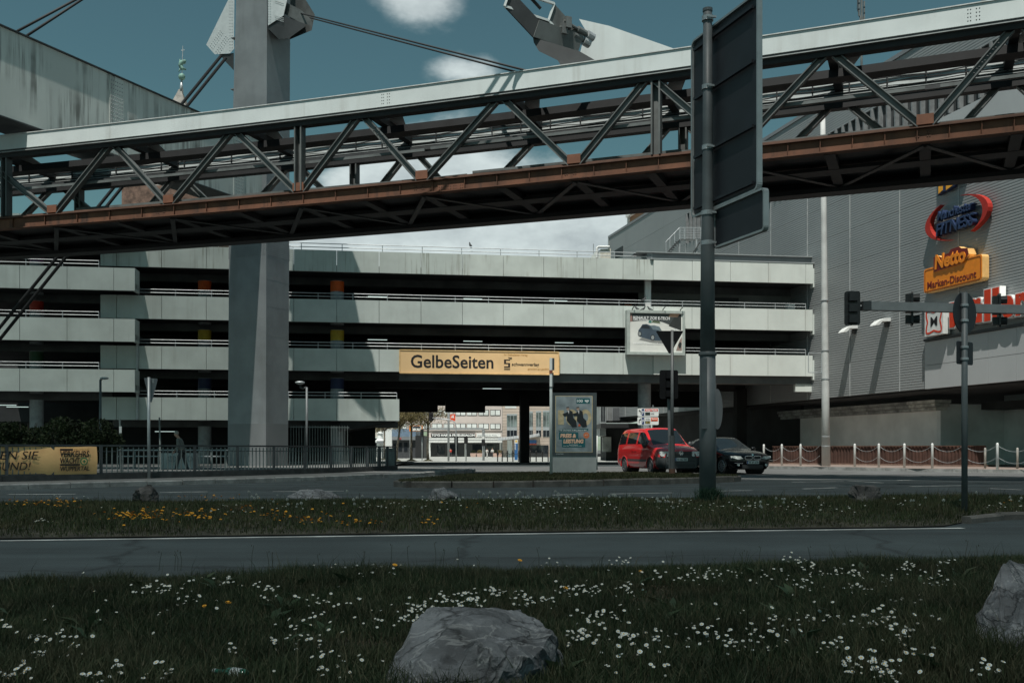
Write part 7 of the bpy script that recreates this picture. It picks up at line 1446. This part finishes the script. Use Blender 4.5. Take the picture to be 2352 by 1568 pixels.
def flower_mass(name, items, meshes, zf, label, cat):
    vs, fs, mi = [], [], []
    for i, (x, y, s) in enumerate(items):
        me = meshes[i % len(meshes)]; a = float(rf.uniform(-.8, .8)); co, si = math.cos(a), math.sin(a); z = float(zf(x, y)); o = len(vs)
        vs += [(x+(p.co.x*co-p.co.y*si)*s, y+(p.co.x*si+p.co.y*co)*s, z+p.co.z*s) for p in me.vertices]; fs += [tuple(j+o for j in p.vertices) for p in me.polygons]; mi += [p.material_index for p in me.polygons]
    me2 = bpy.data.meshes.new(name); me2.from_pydata(vs, [], fs); [me2.materials.append(x) for x in meshes[0].materials]; me2.polygons.foreach_set('material_index', mi); o = link(name, me2, None); return tag(o, label, cat, kind='stuff')
flower_mass('daisies', F0[300:], dm, zN, 'many more small daisies farther back in the near grass', 'daisies')
midw = [(110, 1197, 40, 6, 14), (133, 1143, 60, 3, 16), (1228, 1157, 110, 8, 80), (1018, 1149, 60, 5, 45), (1400, 1165, 120, 12, 60), (1734, 1165, 110, 11, 70), (1900, 1172, 100, 10, 30), (2318, 1165, 40, 7, 26), (2090, 1160, 60, 6, 16), (560, 1170, 160, 14, 40), (900, 1168, 120, 12, 40), (1560, 1155, 60, 8, 24)]
F1 = [(*ground_hit(x+rf.normal()*a*.7, max(1139, y+rf.normal()*b*.7), zM, .07), float(rf.uniform(.8, 1.3))) for x, y, a, b, n in midw for k in range(n)]
dm2 = [flower_mesh('daisy', .011, st, (M_pet, M_yc, M_st), tl_) for st, tl_ in ((.08, (.15, .2)), (.1, (-.3, .1)), (.09, (.3, -.2)))]
flower_mass('daisies', F1, dm2, zM, 'small white daisies dotted over the middle verge', 'daisies')
midy = [(100, 1157, 60, 7, 46), (334, 1184, 75, 9, 86), (467, 1184, 40, 8, 26), (717, 1195, 40, 7, 24), (640, 1186, 40, 8, 18), (500, 1146, 70, 5, 18), (817, 1201, 35, 5, 15), (984, 1196, 30, 6, 9), (560, 1170, 60, 10, 14), (760, 1172, 60, 10, 6), (1040, 1163, 60, 5, 3), (2315, 1155, 8, 3, 2)]
yl = [flower_mesh('dandelion', .0165, st, (M_dan, M_dan, M_st), tl_) for st, tl_ in ((.09, (.2, .1)), (.11, (-.25, .2)), (.1, (.35, -.2)))]
for x, y, a, b, n in midy:
    for k in range(n):
        X1, Y1 = ground_hit(x+rf.normal()*a*.7, max(1141, y+rf.normal()*b*.7), zM, .09); o = bpy.data.objects.new('dandelion', yl[k % 3]); COL.objects.link(o); s = float(rf.uniform(.75, 1.3)); o.location = (X1, Y1, float(zM(X1, Y1))); o.scale = (s,)*3; o.rotation_euler = (0, 0, float(rf.uniform(0, 6.28))); tag(o, 'yellow dandelion flower in the middle verge', 'dandelion', 'dandelions in the middle verge')
for i, (x, y) in enumerate(((907, 1297), (1194, 1287), (524, 1383), (471, 1392), (1472, 1312), (1299, 1350))):
    X1, Y1 = ground_hit(x, y, zN, .13 if i < 2 else .05); o = bpy.data.objects.new('dandelion', flower_mesh('dandelion', .017, .13 if i < 2 else .05, (M_dan, M_dan, M_st), (.3, .2))); COL.objects.link(o); o.location = (X1, Y1, float(zN(X1, Y1))); tag(o, ('tall orange-yellow dandelion standing out against the near road, left of centre', 'tall orange-yellow dandelion against the near road, right of centre', 'orange dandelion in the near grass, upper of two at left', 'orange dandelion in the near grass, lower of two at left', 'lone orange dandelion at the crest of the near grass', 'lone orange dandelion in front of the crest near the middle')[i], 'dandelion')
sd = flower_mesh('dandelion_clock', .021, .19, (M_seed, M_st, M_st)); sd.name = 'dandelion_clock'
for x, y, a, b, n in ((1200, 1133, 50, 3, 16), (1300, 1134, 30, 4, 12), (1120, 1131, 30, 3, 6), (1400, 1136, 30, 4, 9), (1520, 1142, 40, 8, 12), (590, 1134, 60, 6, 6), (830, 1140, 40, 8, 8), (660, 1150, 90, 14, 8), (1015, 1152, 60, 8, 4), (1790, 1146, 120, 8, 8), (2140, 1144, 60, 6, 6), (2330, 1141, 20, 4, 5)):
    for k in range(n):
        X1, Y1 = ground_hit(x+rf.normal()*a*.7, max(1127, y+rf.normal()*b*.7), zM, .21)
        if Y1 > float(edgeM1(X1))-.1: Y1 = float(edgeM1(X1))-.15-float(rf.uniform(0, .6)); X1 = (x+rf.normal()*a*.7-CX)/F_*Y1
        o = bpy.data.objects.new('dandelion_clock', sd); COL.objects.link(o); s = float(rf.uniform(.7, 1.1)); o.location = (X1, Y1, float(zM(X1, Y1))); o.scale = (s,)*3; tag(o, 'pale round dandelion seed head on the middle verge', 'seed head', 'dandelion clocks on the middle verge')
# dry plantain stalks sticking up
st_ = MB()
for x, y0, y1 in [(int(rf.uniform(300, 2340)), 1310, int(rf.uniform(1240, 1285))) for k in range(26)]:
    X1, Y1 = ground_hit(x, y0, zN, 0); zt4 = CZ-(y1-HY)/F_*Y1; st_.tube([(X1, Y1, float(zN(X1, Y1))), (X1+rf.uniform(-.01, .01), Y1, zt4*.6), (X1+rf.uniform(-.03, .03), Y1, zt4)], .0018, 4); st_.ball((X1, Y1, zt4), (.003, .003, .008), 5, 4)
tag(st_.build('stalks', mat('stalk', (.04, .045, .03), .9), fix=False), 'thin dark seed stalks standing above the near grass crest', 'stalks', kind='stuff')
bt = thing('bottle', 'small green glass bottle with label lying in the near grass at the bottom', 'bottle', tuple(pt(530, 1556, 3.9))); bc = pt(503, 1541, 3.72); bd_ = (pt(566, 1549, 3.66)-bc)
bq = lambda f: bc+bd_*f
M_gl = mat('green_glass', (.02, .12, .08), .12, var=.1, spec=.8); MB().tube([bq(f) for f in (-.16, .0, .16, .3, .42, .9, .98, 1.0)], [.0085, .009, .0095, .017, .021, .021, .018, .01], 14).build('glass', M_gl, bt, smooth=True); MB().tube([bq(.5), bq(.85)], .0215, 14, False).build('label', mat('bottle_label', (.45, .5, .5), .6, var=.3, scale=60), bt, smooth=True); MB().tube([bq(-.2), bq(-.1)], .0095, 12).build('cap', M_alu, bt)
# ------------------------------------------------------------------ unseen shade casters added behind the camera over near ground and left car park
def cloud_mat(thin):
    m = mat('cloud_%d' % int(thin*100), (.85, .87, .88), 1, var=0); t = m.node_tree; tr = t.nodes.new('ShaderNodeBsdfTransparent'); mx = t.nodes.new('ShaderNodeMixShader'); mx.inputs[0].default_value = math.sqrt(thin)
    t.links.new(t.nodes['Principled BSDF'].outputs[0], mx.inputs[1]); t.links.new(tr.outputs[0], mx.inputs[2]); t.links.new(mx.outputs[0], t.nodes['Material Output'].inputs[0]); return m
def cloud(name, label, foot, h, seed, thin):
    """foot: outline on the ground of the shadow; the cloud hangs h metres up towards the sun"""
    off = sun_to*(h/sun_to.z); c = sum((Vector((*p, 0)) for p in foot), Vector())/len(foot); bm = bmesh.new(); n = 160; ring = []
    per = [Vector((*p, 0)) for p in foot]; L = [(per[(i+1) % len(per)]-per[i]).length for i in range(len(per))]; tot = sum(L)
    def at(t):
        t = (t % 1)*tot
        for i, l in enumerate(L):
            if t <= l: return per[i]+(per[(i+1) % len(per)]-per[i])*(t/l)
            t -= l
        return per[0]
    vs = []; fs = []; m = 14
    for j in range(m+1):
        f = j/m; r = math.sin(math.pi*min(1, f*.5+.0)) if f < 1 else 1; r = f
        for i in range(n):
            p = c+(at(i/n)-c)*r; nz_ = mnoise.noise(Vector((p.x*.12, p.y*.12, seed)))*1.2; th_ = (1-r**3)*6
            p = p+(p-c).normalized()*nz_*(1.0 if r > .9 else 0) if r > 0 else p; vs.append((p.x+off.x, p.y+off.y, h+th_+3*mnoise.noise(Vector((p.x*.1, p.y*.1, seed+3)))*(1-r*.6)))
    k = len(vs); vs += [(x, y, 2*h-z*1.0-(z-h)*-.4 if False else h-(z-h)*.35) for x, y, z in vs]
    for o_, fl in ((0, False), (k, True)):
        for j in range(m):
            for i in range(n): q = (o_+j*n+i, o_+j*n+(i+1) % n, o_+(j+1)*n+(i+1) % n, o_+(j+1)*n+i); fs.append(q[::-1] if fl else q)
    for i in range(n): fs.append((m*n+i, m*n+(i+1) % n, k+m*n+(i+1) % n, k+m*n+i))
    return tag(MB().add(vs, fs).build(name, cloud_mat(thin), smooth=True, fix=False), label, 'cloud', kind='stuff')
cloud('shade_clouds', 'unseen shade caster added behind the viewer to darken the near ground', [(-90, -40), (90, -40), (90, 25), (32, 27.5), (18, 29), (8, 31.5), (0, 34), (-8, 37), (-14, 40), (-24, 42), (-90, 43)], 230, 1, .3)
cloud('shade_clouds', 'unseen shade caster added behind the viewer to darken the left of the car park', [(-90, 50), (-24, 49), (-16, 49.5), (-13.5, 51), (-13.2, 55), (-13.2, 60), (-12.5, 66), (-12.5, 71), (-90, 73)], 230, 2, .8)
cloud('shade_clouds', 'unseen thin veil added to deepen the shade on the left half of the car park', [(-95, 49), (-24, 48), (-13, 49), (-9.5, 53), (-8, 60), (-7, 66), (-7, 72), (-95, 74)], 260, 3, .62)
cloud('shade_clouds', 'unseen thin veil added to fade the shade out over the middle of the car park', [(-98, 50), (-24, 49), (-8, 51), (-4, 55), (-2, 60), (-1, 66), (-1, 72), (-98, 75)], 290, 4, .72)
